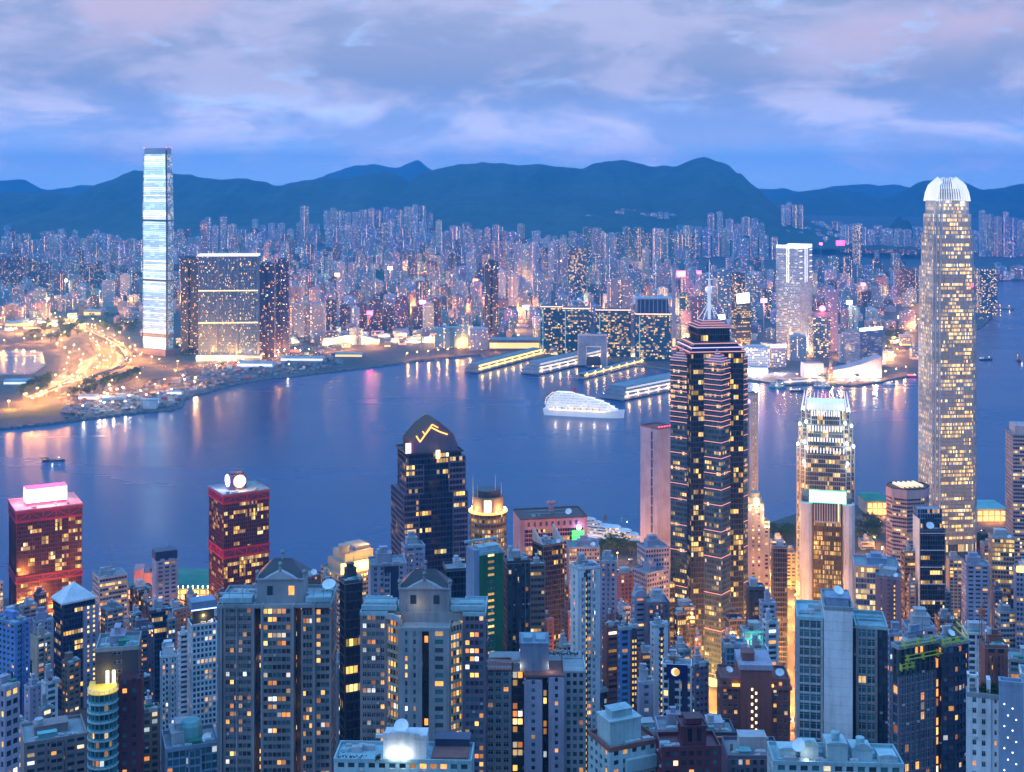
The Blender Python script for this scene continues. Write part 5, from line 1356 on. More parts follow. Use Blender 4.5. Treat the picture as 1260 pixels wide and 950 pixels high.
# ---- the rest: one line each (silhouette left, near edge, right, top; distance; facade)
OT, OB = 'office tower', 'office block'
ST['grid white'] = S('white', 'flat', 3.2, 1.1, 2.4, .75, .35, .1)
rows = [
 # left side
 ('apartment_tower', 'bright blue tower with a dark recessed flank on the west edge', AP, -8, 19, 37, 762, 690, 'slab blue'),
 ('office_block', 'pink-white block with small roof windows behind the orange-lit slab', OB, 39, 42, 66, 764, 860, 'flats lavender'),
 ('apartment_tower', 'narrow orange-lit beige slab right of the bright blue tower', AP, 38, 46, 64, 784, 800, 'flats beige'),
 ('apartment_tower', 'small grey flats with white bands, tucked behind the lowest west roof', AP, 51, 56, 71, 841, 620, 'flats white'),
 ('apartment_tower', 'slim brown tower with a pale flank left of the black balcony tower', AP, 76, 84, 99, 816, 700, 'flats brown'),
 ('office_tower', 'grey panelled office tower with a whip mast and wide dark windows', OT, 114, 122, 157, 712, 1010, 'office band'),
 ('hotel_tower', 'lavender-grey blank tower with a dark glass roof box by the ferry terminal', 'tower', 187, 192, 219, 692, 1000, 'flats lavender'),
 ('apartment_tower', 'tall white-cyan tower of square windows topped by a blue neon line', AP, 231, 236, 267, 767, 750, 'grid white'),
 ('apartment_tower', 'slim white-framed tower of stacked square windows', AP, 197, 197, 219, 807, 740, 'flats white'),
 ('apartment_tower', 'purple-grey flats with bulky roof plant behind the black balcony tower', AP, 118, 124, 171, 795, 640, 'flats purple'),
 ('apartment_tower', 'weathered grey-brown flats with stepped roof blocks at the bottom west corner', AP, 25, 30, 107, 903, 520, 'flats pink'),
 ('apartment_block', 'low block with a slanted white-braced flank on the west edge', AP, -10, 6, 24, 846, 450, 'office grid'),
 ('apartment_tower', 'dark blue glass tower beneath the lavender blank tower', OT, 182, 186, 211, 750, 900, 'office navy'),
 ('apartment_tower', 'purple tower with beads of yellow windows behind the purple-grey flats', AP, 162, 166, 190, 774, 850, 'flats purple'),
 ('apartment_tower', 'narrow grey-white tower between the window-grid tower and the cyan tower', AP, 219, 221, 232, 781, 820, 'flats white'),
 ('apartment_tower', 'blue-grey flats with a domed dark penthouse below the white-cyan tower', AP, 199, 204, 269, 912, 480, 'flats glass'),
 ('apartment_block', 'dark low flats with orange bands between two taller west towers', AP, 172, 174, 197, 874, 560, 'flats brown'),
 ('office_tower', 'dark tower behind the black balcony tower, one lamp column on its side', OT, 150, 160, 184, 838, 600, 'dark flats'),
 # centre
 ('apartment_tower', 'black glass slit tower with one white pier beside the gabled tower', AP, 418, 424, 446, 716, 545, 'office dark'),
 ('apartment_tower', 'pale grey slab with one dark vertical strip below the gold-signed office', AP, 453, 456, 500, 692, 720, 'flats lavender'),
 ('apartment_tower', 'light grey blank core rising before the golden zigzag tower', AP, 494, 498, 523, 672, 760, 'flats lavender'),
 ('office_tower', 'dark teal-roofed glass tower left of the green-netted core', OT, 545, 549, 584, 698, 720, 'office dark'),
 ('apartment_tower', 'dark tower with thin window dots and pale roof, right of the green net', AP, 619, 624, 652, 690, 660, 'dark flats'),
 ('apartment_tower', 'thin pink-brown tower of yellow windows between two dark towers', AP, 650, 652, 671, 694, 800, 'office brown'),
 ('office_tower', 'black tower with a slanted roof frame and yellow ribbon floors', OT, 655, 668, 695, 672, 1000, 'office dark'),
 ('office_block', 'blue-grey block peeping over the white slab, below the pink office', OB, 697, 700, 738, 674, 1100, 'office grid'),
 ('apartment_tower', 'tall white slab with a column of yellow stair windows', AP, 702, 711, 738, 698, 620, 'slab white'),
 ('apartment_block', 'pale blue blank wall behind the white slab', 'building', 737, 738, 759, 691, 860, 'flats lavender'),
 ('apartment_block', 'rust-red block wall right of the white slab', 'building', 757, 763, 779, 708, 960, 'flats red'),
 ('office_block', 'stepped white-ribbed office block before the lavender slab', OB, 784, 794, 824, 676, 1000, 'office grid'),
 ('office_block', 'long lower wing of the stepped office, with purple ribs', OB, 778, 796, 823, 706, 985, 'office grid'),
 ('apartment_tower', 'rounded-top lavender tower below the stepped office', AP, 777, 781, 797, 734, 800, 'flats lavender'),
 ('apartment_tower', 'dark purple tower with green roof kit beside the rounded lavender one', AP, 792, 797, 824, 740, 790, 'flats purple'),
 ('apartment_tower', 'pencil-slim beige tower with one glowing column of windows', AP, 800, 806, 822, 770, 650, 'slab white'),
 ('apartment_tower', 'slim cobalt blue slab between maroon walls', AP, 760, 763, 775, 774, 650, 'slab blue'),
 ('apartment_tower', 'maroon flats left of the cobalt slab, lit from the street', AP, 742, 747, 761, 768, 660, 'flats red'),
 ('apartment_tower', 'purple tower with yellow dots right of the cobalt slab', AP, 774, 776, 784, 772, 665, 'flats purple'),
 ('apartment_tower', 'blank lavender slab in front of the beige pencil tower', AP, 784, 787, 804, 840, 545, 'flats lavender'),
 ('apartment_tower', 'grey tower with dark side right of the crescent-sign block', AP, 848, 855, 872, 818, 620, 'flats purple'),
 ('apartment_tower', 'blue-grey tower with boxed roof left of the teal-lit roof', AP, 888, 893, 919, 793, 620, 'flats glass'),
 ('apartment_tower', 'teal-lit building with a glowing green roof sign', AP, 911, 916, 940, 776, 690, 'flats cyan'),
 ('apartment_tower', 'pale pink tower below the hotel, plain north wall', AP, 934, 937, 955, 742, 760, 'flats lavender'),
 ('apartment_tower', 'white-beige tower with a dark glass cap beside the bright street', AP, 938, 943, 958, 766, 700, 'flats white'),
 ('office_tower', 'narrow dark tower with yellow dots left of the bank block', OT, 949, 951, 969, 674, 1010, 'office navy'),
 ('apartment_tower', 'dark tower peppered with yellow windows beneath the hotel', AP, 918, 921, 941, 722, 860, 'dark flats'),
 ('apartment_tower', 'white tower with navy strips, right half plain, behind the red-brown block', AP, 920, 924, 946, 800, 600, 'flats white'),
 ('apartment_block', 'dark navy block beside the maroon lift house', 'building', 852, 858, 905, 896, 480, 'dark flats'),
 ('apartment_block', 'mauve flats with yellow windows above the maroon block', 'building', 806, 810, 856, 892, 500, 'flats lavender'),
 ('apartment_block', 'blue-roofed low block below the red-brown apartments', 'building', 888, 896, 962, 920, 455, 'flats purple'),
 ('apartment_block', 'grey roofs and coolers left of the mauve flats', 'building', 772, 778, 812, 898, 520, 'flats grey'),
 # right
 ('office_tower', 'blue glass office with lit floors right of the bank block', OT, 1049, 1052, 1107, 690, 920, 'curtain lit'),
 ('apartment_tower', 'flat purple slab with paired yellow window columns', AP, 1077, 1077, 1109, 706, 870, 'slab white'),
 ('office_tower', 'thin grey-brown ribbed tower behind the purple slab', OT, 1109, 1113, 1127, 680, 1010, 'office brown'),
 ('office_tower', 'black glass tower with a white flank and white floor lines', OT, 1124, 1132, 1163, 652, 1000, 'office dark'),
 ('office_block', 'lavender blank-walled tower with sloping base near the east edge', OB, 1183, 1189, 1218, 693, 900, 'flats lavender'),
 ('office_tower', 'pink-framed tower filled with golden glass floors', OT, 1216, 1220, 1249, 662, 1060, 'office brite'),
 ('office_block', 'white grid office under an orange sign on the east edge', OB, 1247, 1250, 1285, 700, 930, 'office grid'),
 ('apartment_block', 'dark red flats under the tower crane', AP, 1206, 1212, 1240, 793, 540, 'flats red'),
 ('apartment_block', 'grey flats with amber ground floors on the east edge', AP, 1238, 1242, 1290, 806, 600, 'flats grey'),
 ('apartment_tower', 'lavender-white roof plant and flats behind the gondola tower', AP, 1110, 1116, 1152, 770, 600, 'flats lavender'),
 ('apartment_tower', 'blue-white flats with a cluttered roof left of the dark red flats', AP, 1184, 1190, 1222, 776, 660, 'flats white'),
 ('apartment_tower', 'dark glass tower squeezed behind the pale central shaft', AP, 1090, 1094, 1112, 780, 640, 'flats glass'),
]
TW = {}
for r in rows:
    nm, lab, cat, xl, xm, xr, yt, D, st = r
    kw = {}
    if 'column of yellow stair windows' in lab: kw = dict(lit_col=[(.35, 1.8)], cw=5.2, pw=3.6)
    if 'one glowing column' in lab: kw = dict(lit_col=[(.5, 1.7)], cw=4.5, pw=3.4)
    if 'paired yellow window' in lab: kw = dict(wall='purple grey', lit_col=[(.5, 1.5), (.74, 1.5)], cw=6, pw=5)
    if 'beads of yellow' in lab or 'yellow dots right' in lab: kw = dict(lit_col=[(.35, 1.5), (.75, 1.5)])
    TW[lab] = tower(nm, lab, cat, xl, xm, xr, yt, D, st, ratio=.85, top=.6 if D < 950 else .2, **kw)
def find(s): return next(v for k, v in TW.items() if s in k)
T = find('topped by a blue neon'); z = T.h
m = MB(); m.box(1, T.w - 1, 3, T.l - 2, z + .3, z + 9); part(T, 'roof_lounge', m, G['flat warm'])
m = MB(); m.box(.2, T.w - .2, 1, T.l - 1, z + 9, z + 14); part(T, 'roof_louvre', m, W['blue grey'])
m = MB(); m.box(0, T.w, .8, 1.3, z + 9.2, z + 9.7); part(T, 'neon_line', m, lamp_mat('blue_neon', (.25, .35, 1.0), 6)); light_at(T, T.w * .5, 2, z + 5, 1500, (1, .6, .2), .5)
T = find('whip mast'); antenna(T, T.w * .5, 4, T.h, 26, .25)
T = find('dark glass roof box'); m = MB(); m.box(0, T.w, 2, T.l, T.h + .3, T.h + 8); part(T, 'roof_box', m, W['navy'])
T = find('crescent-sign') if any('crescent-sign block' in k and 'white' in k for k in TW) else None
T = find('glowing green roof sign'); m = MB(); m.box(T.w * .15, T.w * .8, -.4, .2, T.h - 8, T.h - 5.5); part(T, 'green_sign', m, lamp_mat('green_roof_sign', (.05, .95, .55), 2.2)); light_at(T, T.w * .5, -5, T.h - 3, 2200, (.1, 1, .7), .6)
T = find('under an orange sign'); m = MB(); m.box(.5, T.w - .5, -.6, .3, T.h + 1, T.h + 5); part(T, 'orange_sign', m, lamp_mat('orange_sign', (1, .42, .08), 6))
T = find('white flank'); m = MB(); m.box(-.5, -.05, .2, T.l, 0, T.h + 9); part(T, 'side_wall', m, W['white'])
for i in range(8):
    m = MB(); m.box(.3, T.w, -.35, -.1, T.h - 2 - i * 13, T.h - 1.4 - i * 13); part(T, 'floor_line', m, W['white'])
block(T, rect(0, T.w, T.l * .4, T.l), T.h, T.h + 15, S('blue grey', 'office dark', 4, .8, 2, .2), rows=False, wname='setback'); dish(T, T.w * .45, 3, T.h + .5, 3, -100, 45); antenna(T, 2, T.l * .3, T.h, 30, .25)
T = find('one dark vertical strip'); m = MB(); m.box(T.w * .38, T.w * .78, -.5, .4, 0, T.h + .2); part(T, 'glass_strip', m, W['navy'])
T = find('paired yellow window'); 
T = find('domed dark penthouse'); m = MB(); m.lathe([(T.w * .22, T.h), (T.w * .22, T.h + 6), (T.w * .18, T.h + 7.6), (T.w * .06, T.h + 8.6)], 12, (T.w * .52, T.l * .5)); part(T, 'domed_penthouse', m, W['teal'])
T = find('slanted roof frame')
m = MB(); w, l, z = T.w, T.l, T.h
for xx in (0, w * .92): m.solid([(xx, 0, z), (xx + w * .08, 0, z), (xx + w * .08, l, z), (xx, l, z), (xx, l * .2, z + 3), (xx + w * .08, l * .2, z + 3), (xx + w * .08, l, z + 12), (xx, l, z + 12)], [(0, 3, 2, 1), (4, 5, 6, 7), (0, 1, 5, 4), (1, 2, 6, 5), (2, 3, 7, 6), (3, 0, 4, 7)])
part(T, 'roof_frame', m, W['light grey'])
T = find('rounded-top'); m = MB(); n = 10; pts = [(T.w * .5 + T.w * .5 * math.cos(math.pi * i / n), T.h + 5 * math.sin(math.pi * i / n)) for i in range(n + 1)]
vs = [(x_, 0, z_) for x_, z_ in pts] + [(x_, T.l, z_) for x_, z_ in pts]; N = n + 1
m.solid(vs, [tuple(range(N))[::-1], tuple(range(N, 2 * N))] + [(i, i + 1, N + i + 1, N + i) for i in range(n)]); part(T, 'barrel_roof', m, W['lavender'])

# white pyramid-roofed tower
T = tower('office_tower', 'dark glass tower with a white pyramid roof and a lavender window wing', OT, 65, 77, 117, 745, 900, 'office navy', ratio=.8, cl=False)
w, l, z = T.w, T.l, T.h
m = MB(); m.prism(rect(-1, w + 1, -1, l + 1), z + .4, z + 1.6); m.prism(rect(-1, w + 1, -1, l + 1), z + 1.6, z + 12, top=rect(w * .5 - .3, w * .5 + .3, l * .5 - .3, l * .5 + .3)); part(T, 'pyramid_roof', m, W['white'])
block(T, rect(w * .62, w + 2, -1.5, l * .5), 0, z - 4, S('lavender', 'bead', 3.4, 1.7, 4.5, 2.6, blank=(1, 2, 3)), rows=False, wname='window_wing')
# green-netted core
T = start('apartment_tower', 'blue-grey tower under works wrapped in dark green netting', AP, 580, 590, 619, 684, 640, ratio=.7)
w, l, z = T.w, T.l, T.h
block(T, rect(0, w, 0, l), 0, z, S('green net', 'bead', 3.2, 1.9, 6, 4.6, blank=(1, 2, 3))); roof_on(T, rect(0, w, 0, l), z, 'roof cyan', 1.4)
m = MB(); m.box(-3, -.1, 0, l, 0, z + 3); part(T, 'core_wall', m, W['blue grey']); plant(T, 1, w - 1, 2, l - 2, z + .3, 3, 'pale cyan'); m = MB(); m.box(-6, w * .9, l * .4, l * .4 + 1.2, z + 6, z + 7); m.tube((w * .3, l * .4, z), (w * .3, l * .4, z + 6), .4, n=6); part(T, 'roof_boom', m, W['roof cyan'])
# crescent-sign block
T = tower('office_block', 'white block with navy strips and a round crescent sign', OB, 815, 815, 851, 821, 560, S('white', 'flat', 3.3, 1.0, 2.6, .6), ratio=.6, yaw=-8, cl=False)
w, l, z = T.w, T.l, T.h
for q in (.22, .66):
    m = MB(); m.box(w * q, w * q + 2.6, -.35, -.08, 0, z + 1.4); part(T, 'navy_strip', m, W['navy'])
m = MB(); m.box(w * .14, w * .86, -.45, -.09, z - 4.6, z + 1.5); part(T, 'sign_panel', m, plain('navy_sign', (.01, .02, .12), .4))
m = MB(); c = Vector((w * .44, -.5, z - 1.6)); n = 24
out = [c + Vector((1.75 * math.cos(2 * math.pi * i / n), -.05, 1.75 * math.sin(2 * math.pi * i / n))) for i in range(n)]
m.face(out[::-1]); m.solid([p + Vector((0, .1, 0)) for p in out] + out, [(i, (i + 1) % n, n + (i + 1) % n, n + i) for i in range(n)]); part(T, 'round_emblem', m, lamp_mat('cream_emblem', (.95, .8, .45), .9))
m = MB(); k2 = [c + Vector((.7 + 1.25 * math.cos(R(a)), -.12, 1.45 * math.sin(R(a)))) for a in range(0, 360, 18)]; m.face(k2[::-1]); m.solid([p + Vector((0, .06, 0)) for p in k2] + k2, [(i, (i + 1) % 20, 20 + (i + 1) % 20, 20 + i) for i in range(20)]); part(T, 'emblem_crescent', m, lamp_mat('amber_emblem', (.9, .45, .08), .8))
clutter(T, 1, w - 1, 2, l - 1, z + .3, 31)
# gold-signed office by the water
T = start('office_block', 'cream stepped office with a glowing gold rooftop sign', OB, 395, 420, 474, 697, 1010, ratio=.9)
w, l, z = T.w, T.l, T.h
block(T, rect(0, w, 0, l), 0, z - 9, S('beige', 'office dark', 3.6, 1.7, 2.4, .3)); roof_on(T, rect(0, w, 0, l), z - 9, 'beige', 1.2)
m = MB(); m.prism(offset_poly(rect(0, w, 0, l), -4), z - 9, z); part(T, 'upper_tier', m, W['beige']); m = MB(); m.prism(offset_poly(rect(0, w, 0, l), -7), z, z + 7); m.lathe([(4.5, z + 6.9), (4.5, z + 13)], 16, (w * .22, l * .35)); m.box(w * .45, w * .8, l * .3, l * .8, z + 6.9, z + 10); part(T, 'plant_room', m, W['beige'])
m = MB(); m.box(0, w * .98, -.8, .4, z - 5.5, z + 1.2); part(T, 'sign_board', m, lamp_mat('gold_sign', (1.0, .70, .12), 7))
m = MB(); m.box(-.3, w, -.7, .5, z - 6.2, z - 5.6); m.box(-.3, w, -.7, .5, z + 1.25, z + 1.8); part(T, 'sign_frame', m, lamp_mat('orange_sign', (1, .42, .08), 6))
light_at(T, w * .5, -7, z, 12000, (1, .5, .1), 1); light_at(T, w * .7, l * .3, z + 14, 9000, (1, .5, .15), 1)
# tower crane
cx0, cD = PX(1208, 570), 570; b = tz(cx0, cD)
T = new_root('tower_crane', 'orange lattice tower crane above the dark red flats', 'crane', (cx0, cD, b), R(20)); hT = PZ(755, cD) - b
m = MB()
for dx in (-.7, .7):
    for dy in (-.7, .7): m.tube((dx, dy, 0), (dx, dy, hT), .14, n=4)
for i in range(int(hT / 2)):
    s = 1 if i % 2 else -1
    m.tube((-.7 * s, -.7, i * 2), (.7 * s, -.7, i * 2 + 2), .09, n=4); m.tube((-.7, -.7 * s, i * 2), (-.7, .7 * s, i * 2 + 2), .09, n=4)
part(T, 'mast', m, plain('crane_orange', (.5, .13, .04), .6))
m = MB(); m.box(-1, 1, -1, 1, hT, hT + 2); part(T, 'cab', m, plain('crane_orange', (.5, .13, .04), .6))
m = MB()
for dz in (0, 1.2): m.tube((-1, 0, hT + 1 + dz * .5), (9, 0, hT + 17), .15, n=4)
for i in range(9): m.tube((i, 0, hT + 1 + i * 1.75), (i + .5, 0, hT + 2.8 + i * 1.6), .08, n=4)
part(T, 'jib', m, plain('crane_orange', (.5, .13, .04), .6))

# low infill roofs between the towers
FILL = ['flats grey', 'flats pink', 'flats purple', 'flats brown', 'dark flats', 'dark flats', 'flats beige', 'flats grey', 'flats red', 'office dark', 'flats glass', 'office navy', 'office band', 'flats pink', 'flats lavender', 'flats white']
fr = random.Random(5)
fill = []
for y0, D0, xs_ in ((716, 1100, [(118, 40), (160, 30), (192, 26), (338, 60), (520, 38), (625, 30), (660, 34), (690, 28), (735, 26), (838, 60), (905, 30), (1092, 30)]),
                    (752, 930, [(-2, 26), (24, 22), (124, 28), (152, 26), (206, 24), (246, 26), (430, 22), (598, 26), (640, 22), (690, 26), (756, 20), (792, 22), (830, 26), (862, 26), (892, 24), (920, 22), (1040, 24), (1118, 22), (1150, 28), (1190, 26), (1224, 26)]),
                    (800, 790, [(10, 26), (40, 24), (70, 24), (100, 26), (136, 24), (172, 24), (206, 22), (430, 24), (650, 22), (684, 20), (716, 22), (748, 22), (784, 20), (826, 24), (856, 24), (882, 22), (910, 22), (1122, 24), (1160, 22), (1204, 24), (1240, 24)]),
                    (852, 660, [(0, 26), (30, 24), (60, 26), (92, 24), (180, 22), (206, 20), (236, 24), (728, 20), (752, 22), (780, 22), (810, 22), (838, 22), (866, 22), (892, 22), (1100, 22), (1180, 24)]),
                    (898, 560, [(6, 30), (112, 26), (172, 22), (238, 26), (736, 26), (766, 22), (800, 24), (834, 22), (866, 22), (972, 24), (1100, 26)])):
    for px, wd in xs_:
        if px + wd > 958 and px < 986: continue
        fill.append((px, wd, y0 + fr.uniform(-7, 12), D0 + fr.uniform(-25, 25)))
for y0, D0, n in ((728, 1030, 36), (772, 880, 40), (822, 740, 40), (872, 620, 34)):
    for i in range(n):
        px = -10 + 1275 * (i + fr.random()) / n; wd = fr.uniform(10, 17)
        if px + wd > 956 and px < 986: continue
        fill.append((px, wd, y0 + fr.uniform(-18, 14), D0 + fr.uniform(-40, 40)))
SIZEW = ['squat', 'narrow', 'plain', 'boxy', 'old', 'stubby']
KINDW = {'office navy': 'navy glass', 'office band': 'ribboned', 'flats grey': 'grey', 'flats pink': 'pinkish', 'flats purple': 'purple-grey', 'flats brown': 'brown', 'flats lavender': 'lavender', 'dark flats': 'black', 'flats beige': 'beige', 'flats white': 'white', 'flats red': 'red-brown', 'office dark': 'dark glass', 'flats glass': 'blue-grey'}
rowname = {716: 'shoreline', 752: 'lower slope', 800: 'middle slope', 852: 'upper slope', 898: 'bottom edge'}
fill.sort(key=lambda t: (-t[3] // 60, t[0]))
seen = {}
PROTECT = [(228, 270, 750), (64, 120, 900), (700, 740, 620), (798, 823, 650), (758, 785, 650), (186, 220, 900), (112, 158, 900), (813, 852, 560), (862, 886, 1000), (946, 990, 1010), (120, 172, 640), (1046, 1110, 870), (1182, 1250, 880)]
for px, wd, yt, D in fill:
    if any(px + wd > a_ + 3 and px < b_ - 3 and D < d_ for a_, b_, d_ in PROTECT): continue
    key = min(rowname, key=lambda q: abs(q - yt)); seen[key] = seen.get(key, 0) + 1
    st = fr.choice(FILL)
    T = tower('tenement_block', f'{fr.choice(SIZEW)} {KINDW[st]} block, {ordinal(seen[key])} from west among the low {rowname[key]} roofs', 'building', px, px + wd * fr.uniform(.2, .4), px + wd, yt, D, st, ratio=fr.uniform(.7, 1.1), seed=int(px), top=.7, group='low blocks between the towers')

# ------------------------------------------------------------------ the far shore
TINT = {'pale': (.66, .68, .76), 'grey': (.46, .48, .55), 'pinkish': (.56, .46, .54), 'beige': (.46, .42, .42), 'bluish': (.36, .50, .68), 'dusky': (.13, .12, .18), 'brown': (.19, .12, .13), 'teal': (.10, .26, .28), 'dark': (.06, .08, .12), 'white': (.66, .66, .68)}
fr = random.Random(21)
def wallring(m, poly, z0, z1, tint, u0, roof=None, mi=0):
    n = len(poly); u = u0
    for i in range(n):
        (a, b), (c, d) = poly[i], poly[(i + 1) % n]
        L = math.hypot(c - a, d - b)
        m.face([(a, b, z0), (c, d, z0), (c, d, z1), (a, b, z1)], mi, 0, [(u, z0), (u + L, z0), (u + L, z1), (u, z1)], tint)
        u += L + 7.0
    m.face([(x, y, z1) for x, y in poly], mi, 0, None, roof or tuple(min(1, t * .9) for t in tint))
def rot(poly, a, cx=0, cy=0):
    s, c = math.sin(a), math.cos(a)
    return [(cx + x * c - y * s, cy + x * s + y * c) for x, y in poly]
def plan(shape, w, l):
    h, k = w / 2, l / 2
    if shape == 'cross':
        a, b = h * .42, k * .42
        return [(-a, -k), (a, -k), (a, -b), (h, -b), (h, b), (a, b), (a, k), (-a, k), (-a, b), (-h, b), (-h, -b), (-a, -b)]
    if shape == 'notch':
        n = w * .08
        return [(-h, -k), (-n, -k), (-n, -k + l * .25), (n, -k + l * .25), (n, -k), (h, -k), (h, k), (-h, k)]
    if shape == 'round': return ngon(0, 0, h, 12)
    return [(-h, -k), (h, -k), (h, k), (-h, k)]
def far_mesh(m, cx, cy, zb, w, l, h, shape, yaw, tint, seed):
    r = random.Random(seed)
    P = rot(plan(shape, w, l), yaw, cx, cy)
    wallring(m, P, zb, zb + h, tint, r.uniform(0, 4000))
    s = r.uniform(.3, .55); q = rot([(-w * s / 2, -l * s / 2), (w * s / 2, -l * s / 2), (w * s / 2, l * s / 2), (-w * s / 2, l * s / 2)], yaw, cx, cy)
    base = len(m.f)
    n = len(q)
    hh = zb + h + r.uniform(2.5, 5)
    for i in range(n):
        (a, b), (c, d) = q[i], q[(i + 1) % n]
        m.face([(a, b, zb + h), (c, d, zb + h), (c, d, hh), (a, b, hh)], 0, 0, None, tint)
    m.face([(x, y, hh) for x, y in q], 0, 0, None, tint)
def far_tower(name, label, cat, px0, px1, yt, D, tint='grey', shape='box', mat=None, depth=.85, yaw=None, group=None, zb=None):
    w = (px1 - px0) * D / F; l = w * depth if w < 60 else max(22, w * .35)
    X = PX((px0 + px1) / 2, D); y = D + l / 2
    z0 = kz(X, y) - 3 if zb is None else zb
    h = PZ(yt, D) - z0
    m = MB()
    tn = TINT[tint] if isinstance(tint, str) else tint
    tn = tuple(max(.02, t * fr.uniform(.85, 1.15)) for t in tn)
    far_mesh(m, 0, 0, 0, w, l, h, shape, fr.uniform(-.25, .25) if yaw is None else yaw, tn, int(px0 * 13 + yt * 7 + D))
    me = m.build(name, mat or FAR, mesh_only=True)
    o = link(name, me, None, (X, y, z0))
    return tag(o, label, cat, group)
ROWS = [  # phrase, distance, [(px0, px1, y0, y1)], width, gap, tints, shapes, material
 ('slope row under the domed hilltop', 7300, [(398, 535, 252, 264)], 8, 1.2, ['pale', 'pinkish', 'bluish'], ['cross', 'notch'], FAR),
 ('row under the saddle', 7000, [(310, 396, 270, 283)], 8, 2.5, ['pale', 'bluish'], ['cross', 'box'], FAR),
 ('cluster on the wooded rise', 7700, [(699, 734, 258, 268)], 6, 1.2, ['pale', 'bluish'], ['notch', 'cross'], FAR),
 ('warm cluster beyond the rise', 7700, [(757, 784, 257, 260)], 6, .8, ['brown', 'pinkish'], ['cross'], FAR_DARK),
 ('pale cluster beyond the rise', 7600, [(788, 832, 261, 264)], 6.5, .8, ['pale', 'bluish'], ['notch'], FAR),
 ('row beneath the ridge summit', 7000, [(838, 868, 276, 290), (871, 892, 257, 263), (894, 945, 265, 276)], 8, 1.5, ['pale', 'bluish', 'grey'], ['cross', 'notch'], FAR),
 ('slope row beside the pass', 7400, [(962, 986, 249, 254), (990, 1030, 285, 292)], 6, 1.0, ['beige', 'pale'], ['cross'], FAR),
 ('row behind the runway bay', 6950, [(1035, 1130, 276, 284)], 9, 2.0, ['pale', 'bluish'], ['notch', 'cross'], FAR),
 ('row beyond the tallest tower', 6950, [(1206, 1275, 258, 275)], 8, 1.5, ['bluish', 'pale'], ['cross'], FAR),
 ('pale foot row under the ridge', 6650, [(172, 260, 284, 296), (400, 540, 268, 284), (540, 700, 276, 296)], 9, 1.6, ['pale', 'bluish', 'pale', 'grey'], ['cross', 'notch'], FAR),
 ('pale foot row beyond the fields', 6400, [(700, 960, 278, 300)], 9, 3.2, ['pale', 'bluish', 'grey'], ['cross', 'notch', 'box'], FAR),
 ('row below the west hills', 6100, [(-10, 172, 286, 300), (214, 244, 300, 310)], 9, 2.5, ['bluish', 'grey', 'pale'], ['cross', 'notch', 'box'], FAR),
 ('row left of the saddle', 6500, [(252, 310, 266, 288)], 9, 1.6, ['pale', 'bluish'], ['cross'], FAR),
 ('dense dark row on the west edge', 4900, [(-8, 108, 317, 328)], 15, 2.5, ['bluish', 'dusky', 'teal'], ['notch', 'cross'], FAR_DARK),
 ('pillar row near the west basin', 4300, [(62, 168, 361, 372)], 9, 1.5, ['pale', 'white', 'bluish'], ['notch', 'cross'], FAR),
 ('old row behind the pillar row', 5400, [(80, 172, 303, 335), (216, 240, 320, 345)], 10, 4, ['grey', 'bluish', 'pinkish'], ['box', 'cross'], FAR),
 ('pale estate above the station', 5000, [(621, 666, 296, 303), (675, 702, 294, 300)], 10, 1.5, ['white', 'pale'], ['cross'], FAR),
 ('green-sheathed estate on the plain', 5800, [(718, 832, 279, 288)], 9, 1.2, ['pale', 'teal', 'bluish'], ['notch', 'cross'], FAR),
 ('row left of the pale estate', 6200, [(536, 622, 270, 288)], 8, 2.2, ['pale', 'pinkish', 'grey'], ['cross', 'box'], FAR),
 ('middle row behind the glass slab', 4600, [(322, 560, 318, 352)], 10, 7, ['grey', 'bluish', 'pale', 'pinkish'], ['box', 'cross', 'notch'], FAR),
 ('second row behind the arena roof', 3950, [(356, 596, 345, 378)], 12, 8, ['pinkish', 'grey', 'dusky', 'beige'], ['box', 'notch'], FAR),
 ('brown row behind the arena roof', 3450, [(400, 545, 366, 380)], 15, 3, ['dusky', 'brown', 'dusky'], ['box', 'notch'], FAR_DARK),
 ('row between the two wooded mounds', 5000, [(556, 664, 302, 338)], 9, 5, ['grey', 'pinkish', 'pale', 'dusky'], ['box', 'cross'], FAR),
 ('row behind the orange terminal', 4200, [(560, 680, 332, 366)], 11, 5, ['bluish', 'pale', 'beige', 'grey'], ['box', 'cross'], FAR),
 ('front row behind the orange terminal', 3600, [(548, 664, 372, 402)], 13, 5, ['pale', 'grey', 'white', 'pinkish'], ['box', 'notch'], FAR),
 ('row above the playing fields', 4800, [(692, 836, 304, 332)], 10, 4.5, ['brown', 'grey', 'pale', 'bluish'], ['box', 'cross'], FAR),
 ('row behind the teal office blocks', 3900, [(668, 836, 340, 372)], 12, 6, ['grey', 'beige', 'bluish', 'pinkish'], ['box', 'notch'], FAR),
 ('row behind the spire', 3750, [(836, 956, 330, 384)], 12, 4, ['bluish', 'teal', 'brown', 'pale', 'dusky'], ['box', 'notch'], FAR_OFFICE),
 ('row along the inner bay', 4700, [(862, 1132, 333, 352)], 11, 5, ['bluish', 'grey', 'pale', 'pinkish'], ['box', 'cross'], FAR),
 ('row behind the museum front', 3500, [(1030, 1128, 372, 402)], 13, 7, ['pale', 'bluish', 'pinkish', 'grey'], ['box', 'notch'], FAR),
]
SHW = {'cross': 'cruciform', 'notch': 'split', 'box': 'plain', 'round': 'round'}
nfar = 0
